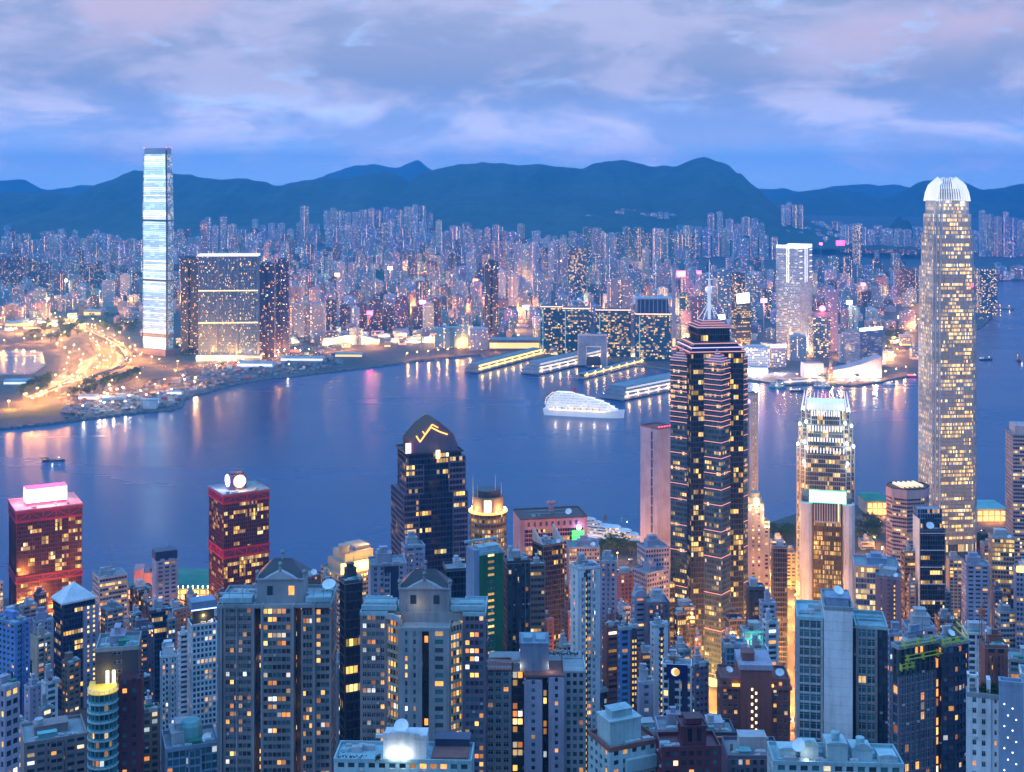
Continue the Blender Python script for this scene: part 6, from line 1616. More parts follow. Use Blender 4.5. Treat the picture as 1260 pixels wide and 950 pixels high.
for ph, D, spans, wd, gap, tints, shapes, mat in ROWS:
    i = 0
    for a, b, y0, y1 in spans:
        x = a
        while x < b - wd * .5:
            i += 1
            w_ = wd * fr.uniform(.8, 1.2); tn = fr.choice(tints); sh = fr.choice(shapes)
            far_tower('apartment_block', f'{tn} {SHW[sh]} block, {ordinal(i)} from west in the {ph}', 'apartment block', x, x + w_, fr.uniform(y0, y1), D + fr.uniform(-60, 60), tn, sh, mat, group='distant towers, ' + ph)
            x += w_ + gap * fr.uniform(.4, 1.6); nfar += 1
print('far towers', nfar)
# taller single towers in the middle of the city
for lab, a, b, yt, D, tn, sh, mt in [
    ('tall lone slim grey tower standing above the saddle estate', 369, 379, 254, 6900, 'grey', 'box', FAR), ('slender dark tower with white corner lines above the gold pier', 596, 613, 322, 3330, 'dark', 'notch', FAR_DARK),
    ('red-lit slender chimney-like tower right of the white skyscraper', 246, 254, 272, 5200, 'pinkish', 'box', FAR_DARK), ('broad beige hotel block above the floodlit fields', 748, 779, 344, 3700, 'beige', 'notch', FAR),
    ('brown tower with gold-lit gridded floors above the fields', 699, 721, 306, 4700, 'brown', 'box', FAR_OFFICE), ('dark narrow twin tower left of the glass slab', 222, 243, 318, 3010, 'dark', 'notch', FAR_DARK),
    ('plum tower right of the glass slab', 318, 337, 324, 2960, 'dusky', 'notch', FAR_DARK), ('plum tower beside the first, its right neighbour', 338, 355, 319, 3000, 'dusky', 'notch', FAR_DARK),
    ('lilac slim tower beside the red sign', 1018, 1031, 357, 3060, 'pinkish', 'box', FAR), ('brown slab with an orange roof line near the bay', 1107, 1129, 331, 4300, 'brown', 'box', FAR_DARK),
    ('dark blue office on the point beyond the tallest tower', 1205, 1227, 331, 3950, 'teal', 'box', FAR_OFFICE), ('golden-lit slender tower on the far runway plain', 1051, 1060, 277, 6300, 'beige', 'box', FAR_OFFICE),
    ('pale hotel on the bay with a lit pink base', 948, 967, 428, 2800, 'pinkish', 'box', FAR_OFFICE), ('pale low office block left of the pink hotel', 917, 947, 428, 2790, 'white', 'box', FAR_OFFICE), ('white round-cornered block by the orange terminal', 578, 600, 405, 3080, 'white', 'box', FAR),
    ('blue-grey office pair left of the white round-cornered block', 535, 576, 404, 3120, 'bluish', 'notch', FAR), ('tower with a bright warm roof, beside the second plum tower', 357, 398, 374, 3250, 'pinkish', 'notch', FAR),
    ('cream apartment block behind the cultural centre', 1000, 1022, 390, 2950, 'beige', 'box', FAR_OFFICE), ('pale block stepping down behind the cultural centre', 1034, 1046, 412, 2870, 'pale', 'box', FAR), ('grey block between pink hotel and cultural centre', 972, 992, 414, 2900, 'grey', 'box', FAR)]:
    far_tower('office_tower' if mt is FAR_OFFICE else 'apartment_tower', lab, 'tower', a, b, yt, D, tn, sh, mt, yaw=.05)

# the mass of lower buildings nobody could count
m = MB(); fr2 = random.Random(77); cnt = 0
kpx = sorted([(a, b) for a, b in KS if 0 <= a <= 1300 and b > 400])
def shore_y(px):
    best = 0
    for (a, b), (c, d) in zip(KS[:33], KS[1:34]):
        if min(a, c) <= px <= max(a, c) and a != c: best = max(best, b + (d - b) * (px - a) / (c - a))
    return best or 400
while cnt < 2100:
    u = fr2.random(); D = 3150 + (6900 - 3150) * u ** .8
    px = fr2.uniform(-20, 1290)
    yb = HY + F * 397 / D
    if yb > shore_y(px) - 26: continue
    if px < 175 and yb > 398: continue
    if px < 330 and yb > 415: continue
    if 856 < px < 1300 and 316 < yb < 341: continue
    if px > 1130 and yb > 345: continue
    if 1085 < px < 1132 and yb > 385: continue
    w = fr2.uniform(14, 34) * (1 + (D - 3000) / 9000); l = fr2.uniform(14, 26); h = fr2.choice([14, 18, 24, 30, 36, 45, 55, 70]) * fr2.uniform(.7, 1.2)
    if D > 5000: h *= 1.5
    X = PX(px, D); z0 = kz(X, D) - 4
    tn = TINT[fr2.choice(['pale', 'grey', 'pinkish', 'beige', 'bluish', 'dusky', 'grey', 'brown', 'bluish'])]; tn = tuple(t * fr2.uniform(.7, 1.15) for t in tn)
    far_mesh(m, X, D, z0, w, l, h + 4, fr2.choice(['box', 'box', 'notch', 'cross']), fr2.uniform(-.5, .5), tn, cnt + 5000); cnt += 1
tag(m.build('lower_city', FAR), 'dense low and middling blocks filling the plain below the hills', 'buildings', kind='stuff')
m = MB(); cnt = 0
while cnt < 420:                                       # far side of the runway bay and the eastern shore
    D = fr2.uniform(6950, 8000); px = fr2.uniform(860, 1300); w = fr2.uniform(15, 50); h = fr2.uniform(15, 70); X = PX(px, D)
    far_mesh(m, X, D, kz(X, D) - 4, w, 20, h, 'box', fr2.uniform(-.4, .4), TINT[fr2.choice(['pale', 'bluish', 'grey', 'beige'])], cnt + 9000); cnt += 1
tag(m.build('lower_city', FAR), 'low blocks on the far side of the runway bay', 'buildings', kind='stuff')

# ---- landmarks of the far shore
D = 2990
T = new_root('office_tower', 'soaring white-lit glass skyscraper alone on the far waterfront', 'skyscraper', (PX(206, D), D, 2), 0)
_, w, l, yw = solve(174.5, 206, 214, D, yaw=None, ratio=1.0)
X0, w, l, yw = solve(174.5, 206, 214, D, ratio=2.6)
T.root.rotation_euler = (0, 0, yw)
zt = PZ(182, D) - 2
def icc_glass(name, es, base, p):
    t = NT(name); cid = t.n('ShaderNodeAttribute', attribute_name='cid').outputs['Fac']
    fl = t.math('FLOOR', t.math('DIVIDE', cid, 1000.0)); h = t.white(fl, 2.0); h2 = t.white(t.math('FLOOR', t.math('DIVIDE', cid, 2.0)), 4.0)
    zz = t.n('ShaderNodeSeparateXYZ'); t.set(zz.inputs[0], t.n('ShaderNodeTexCoord').outputs['Object'])
    big = t.noise(0.02, 2, .5, sc3=(.3, .3, 1))
    e = t.math('ADD', t.math('ADD', .42, t.math('MULTIPLY', t.rng(big, .35, .62), .18)), t.math('MULTIPLY', t.math('GREATER_THAN', h, .5), .2))
    e = t.math('ADD', t.math('MULTIPLY', e, es), t.math('MULTIPLY', t.math('LESS_THAN', h2, p), .5))
    t.set(t.p.inputs['Base Color'], base); t.p.inputs['Roughness'].default_value = .15; t.p.inputs['Metallic'].default_value = .6
    t.emit(t.ramp(h, [(0, (.42, .70, 1.0)), (.7, (.62, .84, 1.0)), (.9, (1, .95, .8))]), e)
    t.mat.cycles.emission_sampling = 'NONE'
    return t.mat
ICC_L = icc_glass('led_lit_curtain_wall', 1.9, (.30, .42, .55), .2); ICC_R = icc_glass('dark_lit_curtain_wall', .30, (.10, .16, .26), .42)
nf = 104; fh = (zt - 14) / nf
def icc_half(z):                     # slight flare at the foot and taper to the top
    t = z / zt
    return 1.0 - (.10 * max(0, (t - .62) / .38) ** 1.5) + (-.05 * max(0, (.10 - t) / .10))
gl, gr, bd = MB(), MB(), MB()
for f in range(nf):
    z0, z1 = f * fh, (f + 1) * fh
    dark = f in (9, 10, 38, 69)
    for side in range(4):
        for c in range(10):
            def P3(u, z):
                s = icc_half(z); W_, L_ = w * s, l * s
                a, b = (w - W_) / 2, (l - L_) / 2
                n = .06
                u = n + (1 - 2 * n) * u
                return [(a + W_ * u, b, z), (a + W_, b + L_ * u, z), (a + W_ * (1 - u), b + L_, z), (a, b + L_ * (1 - u), z)][side]
            u0, u1 = c / 10, (c + 1) / 10
            g = gl if side in (3, 1) else gr
            g.face([P3(u0, z0 + fh * .18), P3(u1, z0 + fh * .18), P3(u1, z1), P3(u0, z1)], 1 if dark else 0, float(f * 1000 + c + side * 20 + 1))
    s = icc_half(z0); P = rect((w - w * s) / 2 - .35, (w + w * s) / 2 + .35, (l - l * s) / 2 - .35, (l + l * s) / 2 + .35)
    n = 3.2 * s; P = [(P[0][0] + n, P[0][1]), (P[1][0] - n, P[1][1]), (P[1][0], P[1][1] + n), (P[2][0], P[2][1] - n), (P[2][0] - n, P[2][1]), (P[3][0] + n, P[3][1]), (P[3][0], P[3][1] - n), (P[0][0], P[0][1] + n)]
    bd.prism(P, z0, z0 + fh * .2)
M_PLANTBAND = plain('dark_plant_floor', (.10, .14, .18), .5)
part(T, 'lit_curtain_wall', gl, [ICC_L, M_PLANTBAND]); part(T, 'dark_curtain_wall', gr, [ICC_R, M_PLANTBAND]); part(T, 'floor_edges', bd, W['steel'])
s = icc_half(zt); m = MB(); m.prism(rect((w - w * s) / 2 + 3.5, (w + w * s) / 2 - 3.5, (l - l * s) / 2 + 3.5, (l + l * s) / 2 - 3.5), 0, zt - 6); part(T, 'core', m, W['navy'])
for y_ in (0, 1):
    for x_ in (0, 1):
        pass
m = MB(); a, b = (l - l * s) / 2, (l + l * s) / 2; x0, x1 = (w - w * s) / 2, (w + w * s) / 2
m.box(x0, x0 + .6, a + 3, b - 3, zt - 14, zt); m.box(x1 - .6, x1, a + 3, b - 3, zt - 14, zt); part(T, 'parapet', m, [ICC_R])
m = MB(); m.box(x0 + 3, x1 - 3, a, a + .6, zt - 14, zt); m.box(x0 + 3, x1 - 3, b - .6, b, zt - 14, zt); part(T, 'parapet', m, [ICC_R])
m = MB(); m.box(-14, w + 22, -8, l + 14, 0, 14); part(T, 'podium', m, W['purple grey'])
for x_, y_ in ((x0, b - 3), (x0 + 2, a + 2), (x1, a + 3)):
    m = MB(); m.lathe([(.6, zt), (1.3, zt + .8), (.6, zt + 2)], 8, (x_, y_)); part(T, 'red_beacon', m, M_REDSIGN)

# glass slab with gold storeys
D = 2900
T = new_root('apartment_tower', 'wide blue glass slab with two gold-lit storeys and a white lit roof edge', AP, (PX(244, D), D, 3), R(4)); T.zvis = -1e9
w, h = 73 * D / F, PZ(316, D) - 3; l = 28
st = S('steel', glass_mat('slab_glass', (.02, .12, .20), .15, GOLD, 2.4, run=1, metal=.1, rough=.2), 3.3, .5, 2.2, .16, .3, .2, ends=.6)
for i in range(3):
    a, b = w * (i / 3) + .8, w * ((i + 1) / 3) - .8
    block(T, rect(a, b, 0 if i != 1 else -1.5, l), 14, h, st, rows=False, wname='wing')
    m = MB()
    for k in range(7): xx = a + (b - a) * (k + .02) / 6.3; m.box(xx, xx + .9, -2.6 if i == 1 else -1.1, 0, 14, h + 1)
    part(T, 'white_fin', m, W['blue grey'])
m = MB()
for i in range(2): m.box(w * (i + 1) / 3 - .9, w * (i + 1) / 3 + .9, 4, l - 2, 14, h)
part(T, 'link_wall', m, W['blue grey'])
for yy in (358.5, 398): 
    z = PZ(yy, D) - 3; m = MB(); m.box(.5, w - .5, -2.9, -.2, z, z + 2.4); part(T, 'lit_storey', m, lamp_mat('gold_lit_storey', (1, .72, .35), 1.6))
m = MB(); m.box(-1, w + 1, -3, l + 1, h + 1, h + 6); part(T, 'roof_crown', m, lamp_mat('white_roof_light', (1, .90, .76), .9))
m = MB(); m.box(-3, w + 6, -12, l + 4, 0, 13.9); part(T, 'podium', m, W['light grey'])
m = MB(); m.box(-3, w * .55, -12.6, -12.05, 3, 11); part(T, 'lit_frontage', m, lamp_mat('gold_frontage', (1, .68, .26), 1.5))
m = MB(); m.box(w * .55, w + 6, -12.5, -12.05, 7, 10); part(T, 'lit_frontage', m, lamp_mat('gold_frontage_soft', (1, .72, .35), 1.2))
for q in (.05, .3, .5): light_at(T, w * q, -22, 9, 26000, (1, .7, .3), 2)

# teal glass offices
OFT = S('navy', glass_mat('teal_office_glass', (.04, .16, .18), .34, GOLD, 1.9, run=2, metal=.3, rough=.15), 4.0, .9, 2.6, .2, .4)
for lab, a, b, yt, D_, crown in (('wide teal glass office, west end of the waterfront row', 665, 692, 377, 3010, 1), ('second teal glass office of the waterfront row, gold roof line', 692, 726, 379, 2985, 1), ('third teal glass office, behind the gate-shaped building', 733, 776, 381, 2975, 1), ('tallest teal glass office, with a columned roof crown', 782, 826, 386, 2900, 2)):
    w = (b - a) * D_ / F; h = PZ(yt, D_) - 3
    T = new_root('office_tower', lab, OT, (PX(a, D_), D_, 3), R(-3)); block(T, rect(0, w, 0, 34), 0, h, OFT, rows=False); roof_on(T, rect(0, w, 0, 34), h, 'charcoal', 0)
    m = MB(); m.box(-.6, w + .6, -.8, 34, h - 1.6, h + .2); part(T, 'light_band', m, lamp_mat('peach_roof_line', (1, .60, .38), 2.4))
    m = MB(); m.box(w * .1, w * .125, -.9, -.2, 5, h - 6); part(T, 'light_strip', m, lamp_mat('cyan_strip', (.15, .75, .85), .35))
    if crown == 2:
        for i in range(9):
            for yy in (2, 30):
                m = MB(); xx = 2 + (w - 4) * i / 8; m.box(xx - .6, xx + .6, yy - .6, yy + .6, h + .3, h + 33); part(T, 'roof_column', m, W['light grey'])
        m = MB(); m.box(0, w, 0, 34, h + 33, h + 36); part(T, 'crown_slab', m, W['pale cyan']); m = MB(); m.box(6, w - 6, 6, 28, h + .3, h + 30); part(T, 'plant_room', m, W['navy'])
D = 2830; w = 36 * D / F
T = new_root('office_block', 'gate-shaped grey building with a square opening outlined in pink light', OB, (PX(711, D), D, 3), R(-4))
m = MB(); h = PZ(412, D) - 3
m.box(0, w * .3, 0, 22, 0, h); m.box(w * .78, w, 0, 22, 0, h); m.box(w * .3, w * .78, 0, 22, h * .62, h - .02); part(T, 'wall', m, W['steel'])
m = MB(); m.box(w * .3, w * .78, 2, 20, 0, h * .25); part(T, 'base', m, W['dark brown'])
m = MB(); e = .5
for x0, x1, z0, z1 in ((0, w, h - .8, h), (0, .8, 0, h - .8), (w - .8, w, 0, h - .8), (w * .3, w * .78, h * .6, h * .62), (w * .29, w * .3, h * .2, h * .62), (w * .78, w * .79, h * .2, h * .62)): m.box(x0, x1, -.9, -.1, z0, z1)
part(T, 'light_outline', m, lamp_mat('soft_peach_outline', (1, .5, .4), .55))

# white-lit tower with a V crown
D = 3080
T = start('office_tower', 'pale tower lined in white light with a notched V crown, behind the cultural centre', OT, 955, 984, 999, 306, D, ratio=.7, base=3); w, l, h = T.w, T.l, T.h; T.zvis = -1e9
block(T, rect(0, w, 0, l), 0, h, S('white', glass_mat('pale_lit_glass', (.2, .26, .32), .4, PALE, 1.5, run=3, metal=.3), 4.2, 1.4, 2.6, .7, .4), rows=False)
m = MB(); 
for q in (.42, .58): m.box(w * q - .6, w * q + .6, -.9, -.2, h * .66, h)
for q in (.46, .54): m.box(-.9, -.2, l * q - .6, l * q + .6, h * .66, h)
part(T, 'light_strip', m, lamp_mat('white_edge_light', (.95, .92, .88), 2.2))
m = MB(); m.solid([(0, -.5, h), (w * .5, -.5, h - 1), (w, -.5, h), (0, -.5, h + 8), (w * .5, -.5, h + 2), (w, -.5, h + 8), (0, l, h), (w * .5, l, h - 1), (w, l, h), (0, l, h + 8), (w * .5, l, h + 2), (w, l, h + 8)], [(0, 1, 4, 3), (1, 2, 5, 4), (6, 9, 10, 7), (7, 10, 11, 8), (3, 4, 10, 9), (4, 5, 11, 10), (0, 3, 9, 6), (2, 8, 11, 5)]); part(T, 'crown', m, lamp_mat('cream_crown', (1, .92, .82), 1.4))
for q in range(6):
    m = MB(); z = h * (.70 + q * .055); m.box(-.7, w * .2, -.8, -.1, z, z + 1.4); m.box(w * .8, w + .5, -.8, -.1, z, z + 1.4); part(T, 'lit_ledge', m, lamp_mat('white_edge_light', (.95, .92, .88), 2.2))
light_at(T, w * .5, -14, 10, 90000, (1, .85, .7), 2)
# media tower with a white screen
D = 3000
T = start('office_tower', 'slim tower with gold floor lines under a tilted white screen', OT, 900, 906, 924, 372, D, ratio=.6, base=3); w, l, h = T.w, T.l, T.h; T.zvis = -1e9
block(T, rect(0, w, 0, l), 0, h, S('charcoal', 'office bright', 4.2, 1.3, 3, .2, .3), rows=False); roof_on(T, rect(0, w, 0, l), h, 'charcoal', 0)
m = MB(); m.solid([(2, -.6, h - 4), (w - 3, -.6, h - 2), (w - 5, -.6, h + 22), (0, -.6, h + 19), (2, 1, h - 4), (w - 3, 1, h - 2), (w - 5, 1, h + 22), (0, 1, h + 19)], [(0, 1, 2, 3), (7, 6, 5, 4), (3, 2, 6, 7), (0, 4, 5, 1), (0, 3, 7, 4), (1, 5, 6, 2)]); part(T, 'screen', m, lamp_mat('white_screen', (.95, .97, 1), 2.6))
m = MB(); m.tube((w - 6, 3, h), (w - 6, 3, h + 26), 1.2, .4, 6); part(T, 'mast', m, M_STEEL)
# red round sign tower
T = start('office_tower', 'striped tower carrying a glowing red round sign', OT, 999, 1003, 1021, 384, 2960, ratio=.7, base=3); T.zvis = -1e9; w, l, h = T.w, T.l, T.h
block(T, rect(0, w, 0, l), 0, h, S('pale pink', 'office', 3.6, 1.6, 3, 1.4, .3), rows=False); roof_on(T, rect(0, w, 0, l), h, 'roof red', 1)
m = MB(); m.tube((w * .5, 1.2, h + 8), (w * .5, .2, h + 8), 7, n=20); part(T, 'round_sign', m, lamp_mat('bright_red_sign', (1, .10, .16), 8)); light_at(T, w * .5, -6, h + 6, 40000, (1, .15, .2), 2)
m = MB(); m.tube((w * .5, 1.4, h), (w * .5, 1.4, h + 3), .8, n=6); part(T, 'sign_post', m, M_STEEL)
# red sign on roof far away and billboard
for lab, px, py, D_, wd, ht, col in (('red lit rooftop board right of the slim mast', 838, 337, 3800, 26, 17, (1, .12, .22)), ('crimson glow sign in the eastern district', 1034, 299, 6200, 40, 24, (1, .05, .15)), ('pink lamp sign beside the inner bay', 1109, 392, 3800, 20, 18, (1, .35, .35))):
    X = PX(px, D_); z = PZ(py, D_); T = new_root('billboard', lab, 'sign', (X, D_, kz(X, D_)), 0); zz = z - kz(X, D_)
    m = MB(); m.box(-wd / 2, wd / 2, -.5, .5, zz - ht / 2, zz + ht / 2); part(T, 'lit_board', m, lamp_mat('board_' + lab.split()[0], col, 9))
    m = MB()
    for q in (-.4, .4): m.tube((wd * q, 1, 0), (wd * q, 1, zz), 1.0, n=6)
    part(T, 'post', m, M_STEEL); light_at(T, 0, -14, zz - 6, 60000, col, 2)
T = new_root('obelisk_tower', 'needle-thin pale tower lit at its foot, left of the spire', 'tower', (PX(829, 3100), 3100, 3), 0); h = PZ(330, 3100) - 3
m = MB(); m.prism(rect(-4, 4, -4, 4), 0, h); part(T, 'shaft', m, W['lavender']); m = MB(); m.box(-3, 3, -4.8, -4.1, 4, 26); part(T, 'lit_base', m, lamp_mat('gold_frontage', (1, .75, .35), 3))

# cultural centre with the sweeping roof
D = 2640
T = new_root('cultural_centre', 'windowless pale hall with a sweeping ski-slope roof on the far waterfront', 'hall', (PX(990, D), D, 3), R(2)); w = 100 * D / F
def sweep(m, x0, x1, y0, y1, za, zb_, mid=.35):
    n = 12; vs = []
    for j, y in enumerate((y0, y1)):
        for i in range(n + 1):
            t = i / n; vs.append((x0 + (x1 - x0) * t, y, za + (zb_ - za) * (t ** 1.7)))
    N = n + 1
    vs += [(x, y, 0) for x, y, z in vs]
    fs = [(i, i + 1, N + i + 1, N + i) for i in range(n)] + [(2 * N + i, 2 * N + i + 1, i + 1, i) for i in range(n)] + [(3 * N + i + 1, 3 * N + i, N + i, N + i + 1) for i in range(n)] + [(2 * N, 0, N, 3 * N), (n, 2 * N + n, 3 * N + n, N + n)]
    m.solid(vs, fs)
m = MB(); sweep(m, w * .30, w * .96, 0, 40, 16, 44); part(T, 'swept_hall', m, W['pale pink'])
m = MB(); m.box(w * .0, w * .24, 2, 30, 0, 30); part(T, 'west_block', m, W['pale pink'])
m = MB(); m.box(w * .24, w * .30, 6, 26, 0, 20); part(T, 'link_block', m, W['beige'])
m = MB(); m.box(w * .02, w * .22, 1.3, 1.95, 1, 5); m.box(w * .32, w * .94, -.7, -.05, 1, 4.5); part(T, 'lit_arcade', m, lamp_mat('cream_arcade', (1, .82, .55), 1.6))
for q in (.05, .18, .4, .55, .7, .85): light_at(T, w * q, -20, 4, 60000, (1, .82, .66), 2)
T = new_root('clock_tower', 'small lit brick clock tower beside the swept hall', 'tower', (PX(1022.5, 2610), 2610, 3), 0)
m = MB(); m.prism(rect(-3.5, 3.5, -3.5, 3.5), 0, 30); SH = part(T, 'shaft', m, W['red brown']); m = MB(); m.lathe([(3.2, 30), (3.2, 36), (3.6, 36.5), (2.4, 40), (.1, 44)], 12); part(T, 'dome', m, W['beige'])
m = MB(); m.tube((0, -3.4, 26), (0, -3.8, 26), 1.8, n=16); part(SH, 'clock_face', m, lamp_mat('cream_arcade', (1, .82, .55), 1.6)); light_at(T, 0, -12, 6, 30000, (1, .6, .2), 1)
T = start('hotel_block', 'broad hotel block with a white sign along its roof, above the swept hall', 'hotel', 1040, 1058, 1086, 408, 2800, ratio=.6, base=3); T.zvis = -1e9; w, l, h = T.w, T.l, T.h
block(T, rect(0, w, 0, l), 0, h, S('lavender', 'office', 3.4, 1.6, 3, 1.2, .3), rows=False); roof_on(T, rect(0, w, 0, l), h, 'roof grey', 1); m = MB(); m.box(0, w, -.6, .4, h + .5, h + 7); part(T, 'sign_board', m, lamp_mat('cool_white_sign', (.9, .95, 1), 5))
T = new_root('sign_hoarding', 'long red-white lit sign on the pink hotel roof', 'sign', (PX(948, 2796), 2796, PZ(428, 2800)), R(8)); m = MB(); m.box(0, 36, -.5, .5, 1, 8); part(T, 'lit_panel', m, lamp_mat('rose_sign', (1, .35, .42), 7)); m = MB(); m.box(1, 2, .5, 1, 0, 4); m.box(33, 34, .5, 1, 0, 4); part(T, 'post', m, M_STEEL)
T = new_root('floodlight_bank', 'glaring white floodlit quay building behind the neon tower', 'building', (PX(917, 2720), 2720, 3), R(-4)); m = MB(); m.box(0, 46, 0, 18, 0, 9); part(T, 'wall', m, W['white']); m = MB(); m.box(0, 46, -.9, -.1, 1, 8); part(T, 'lit_front', m, lamp_mat('glaring_white', (1, .94, .88), 12)); light_at(T, 20, -22, 10, 400000, (1, .9, .9), 3); light_at(T, 70, -10, 12, 200000, (1, .7, .75), 3)

# piers
def pier(label, p0, p1, wd, storeys, lit, es, wall='beige', z=4.5, roofm='roof grey', head=True):
    a, b = Vector(GP(*p0, 0)), Vector(GP(*p1, 0)); L = (b - a).length; ang = math.atan2(b.y - a.y, b.x - a.x)
    T = new_root('pier', label, 'pier', (a.x, a.y, 0), ang)
    m = MB(); m.box(0, L, -wd / 2, wd / 2, 1.5, z); 
    for i in range(int(L / 14)): 
        for s in (-.45, .45): m.box(i * 14 + 2, i * 14 + 4, wd * s - 1, wd * s + 1, -3, 1.5)
    part(T, 'deck', m, W['concrete grey'])
    for s in range(storeys):
        m = MB(); q = 3 + s * 2.5; m.box(8 + s * 6, L - 4, -wd / 2 + q, wd / 2 - q, z + s * 6.5, z + s * 6.5 + 5.9); part(T, 'hall', m, W[wall])
        m = MB(); m.box(9 + s * 6, L - 5, -wd / 2 + q - .7, -wd / 2 + q - .05, z + s * 6.5 + 1.2, z + s * 6.5 + 4.4); part(T, 'lit_gallery', m, lamp_mat(lit, (1, .68, .25) if 'gold' in lit else (.95, .9, .8), es))
        m = MB(); m.box(6 + s * 6, L - 2, -wd / 2 + q - 2, wd / 2 - q + 2, z + s * 6.5 + 5.9, z + s * 6.5 + 6.5); part(T, 'roof', m, W[roofm])
    n = max(2, int(L / 32))
    for i in range(n):
        x = L * (i + .5) / n
        m = MB(); m.lathe([(.12, z), (.12, z + 6), (.7, z + 6.2), (.7, z + 7), (.1, z + 7.3)], 6, (x, -wd / 2 + 1)); part(T, 'pier_lamp', m, lamp_mat('gold_pier_lamp', (1, .55, .15), 14))
        light_at(T, x, -wd / 2 - 2, z + 6, 7000, (1, .5, .13), 1)
    return T
pier('gold-lit two-storey ferry pier pointing west into the harbour', (579, 459), (662, 437), 34, 2, 'gold_gallery', 1.5)
pier('white terminal pier with glassy end, right of the gold pier', (651, 461), (742, 440), 44, 3, 'pale_gallery', .6, 'light grey', roofm='roof grey')
pier('low open pier strung with amber lamps', (713, 467), (790, 447), 18, 1, 'gold_gallery_soft', 1.0, 'dark brown')
pier('glass-roofed terminal pier moored beside the star-plan tower', (752, 492), (838, 474), 54, 3, 'pale_gallery', .6, 'blue grey', roofm='roof grey')
pier('small ferry pier with white roofs near the swept hall', (956, 474), (1004, 471), 26, 1, 'pale_gallery', .6, 'light grey', roofm='roof grey')
pier('thin breakwater pier beyond the tallest tower', (1246, 381), (1212, 378), 16, 0, 'gold_gallery', 1.0)

# waterfront sheds and the terminal
def shed(label, a, b, yb, ht, dp, wall, lit=None, roofm='roof cyan', name='shed', cat='shed'):
    D = F * 397 / (yb - HY); w = (b - a) * D / F
    T = new_root(name, label, cat, (PX(a, D), D, 3), fr.uniform(-.06, .06))
    m = MB(); m.box(0, w, 0, dp, 0, ht); part(T, 'wall', m, W[wall])
    m = MB(); m.solid([(-.5, -.5, ht), (w + .5, -.5, ht), (w + .5, dp + .5, ht), (-.5, dp + .5, ht), (-.5, dp / 2, ht + dp * .12), (w + .5, dp / 2, ht + dp * .12)], [(0, 1, 5, 4), (2, 3, 4, 5), (1, 2, 5), (3, 0, 4), (0, 3, 2, 1)]); part(T, 'roof', m, W[roofm])
    if lit:
        m = MB(); m.box(1, w - 1, -.7, -.05, ht * .25, ht * .75); part(T, 'lit_front', m, lamp_mat('shed_' + lit, {'gold': (1, .62, .2), 'white': (.9, .95, 1), 'red': (1, .25, .12)}[lit], {'gold': 1.3, 'white': .9, 'red': 1.6}[lit]))
    return T
shed('orange-lit long terminal block behind the gold pier', 602, 664, 432, 26, 40, 'brown', 'gold', 'roof grey', 'terminal', 'terminal')
shed('white tented shed on the works shore below the glass slab', 292, 336, 452, 9, 26, 'white', 'white')
shed('long grey works shed east of the white tent', 345, 398, 445, 9, 22, 'light grey', 'white')
shed('low red-lit shed behind the works shore', 322, 368, 434, 9, 22, 'salmon', 'red', 'roof red')
shed('grey works hall with lit door, mid shore', 412, 446, 440, 9, 20, 'concrete grey', 'gold')
shed('small site office on the far shore by the reclaimed point', 176, 196, 497, 7, 14, 'pale cyan', 'white')
shed('white site cabins beside the bend of the seawall', 205, 224, 486, 6, 12, 'white', 'white')
shed('blue-roofed depot on the west shore', 96, 122, 492, 7, 18, 'blue grey', 'white')
shed('second blue-roofed depot, nearer the lawn', 126, 152, 493, 6, 16, 'blue grey', None)
shed('low market hall left of the toll plaza', 4, 34, 474, 8, 26, 'light grey', 'white')
shed('depot with pale roof left of the market hall road', 6, 40, 402, 10, 40, 'light grey', 'gold')
shed('floodlit sports hall west of the white skyscraper', 103, 124, 389, 16, 30, 'beige', 'gold')
shed('white stepped block near the works shore, with a dark doorway', 176, 192, 503, 14, 14, 'white', None, 'roof grey', 'shed')
shed('ribbed gold-lit hall at the head of the coast road', 483, 502, 413, 14, 30, 'beige', 'gold', 'roof grey')
# arena with a bright arched roof
D = 3190; T = new_root('arena', 'arched station roof glowing gold along its rim', 'arena', (PX(400, D), D, 3), R(3)); w = 66 * D / F
m = MB(); n = 14; vs = []
for y in (0, 40):
    for i in range(n + 1): t = i / n; vs.append((w * t, y, 6 + 15 * math.sin(math.pi * t) ** .8))
N = n + 1; vs += [(x, y, 0) for x, y, z in vs]
m.solid(vs, [(i, i + 1, N + i + 1, N + i) for i in range(n)] + [(2 * N + i, 2 * N + i + 1, i + 1, i) for i in range(n)] + [(3 * N + i + 1, 3 * N + i, N + i, N + i + 1) for i in range(n)]); part(T, 'roof', m, W['light grey'])
m = MB()
for i in range(n): t, t1 = i / n, (i + 1) / n; m.tube((w * t, -.8, 6.4 + 15 * math.sin(math.pi * t) ** .8), (w * t1, -.8, 6.4 + 15 * math.sin(math.pi * t1) ** .8), 1.1, n=5)
part(T, 'lit_rim', m, lamp_mat('gold_rim', (1, .75, .35), 3.5)); 
for q in (.1, .4, .8): light_at(T, w * q, -14, 12, 60000, (1, .7, .3), 2)
T = shed('flat hall with a bright cream roof sign, left of the arched station', 357, 396, 416, 12, 30, 'beige', 'gold', 'roof grey', 'hall', 'hall')

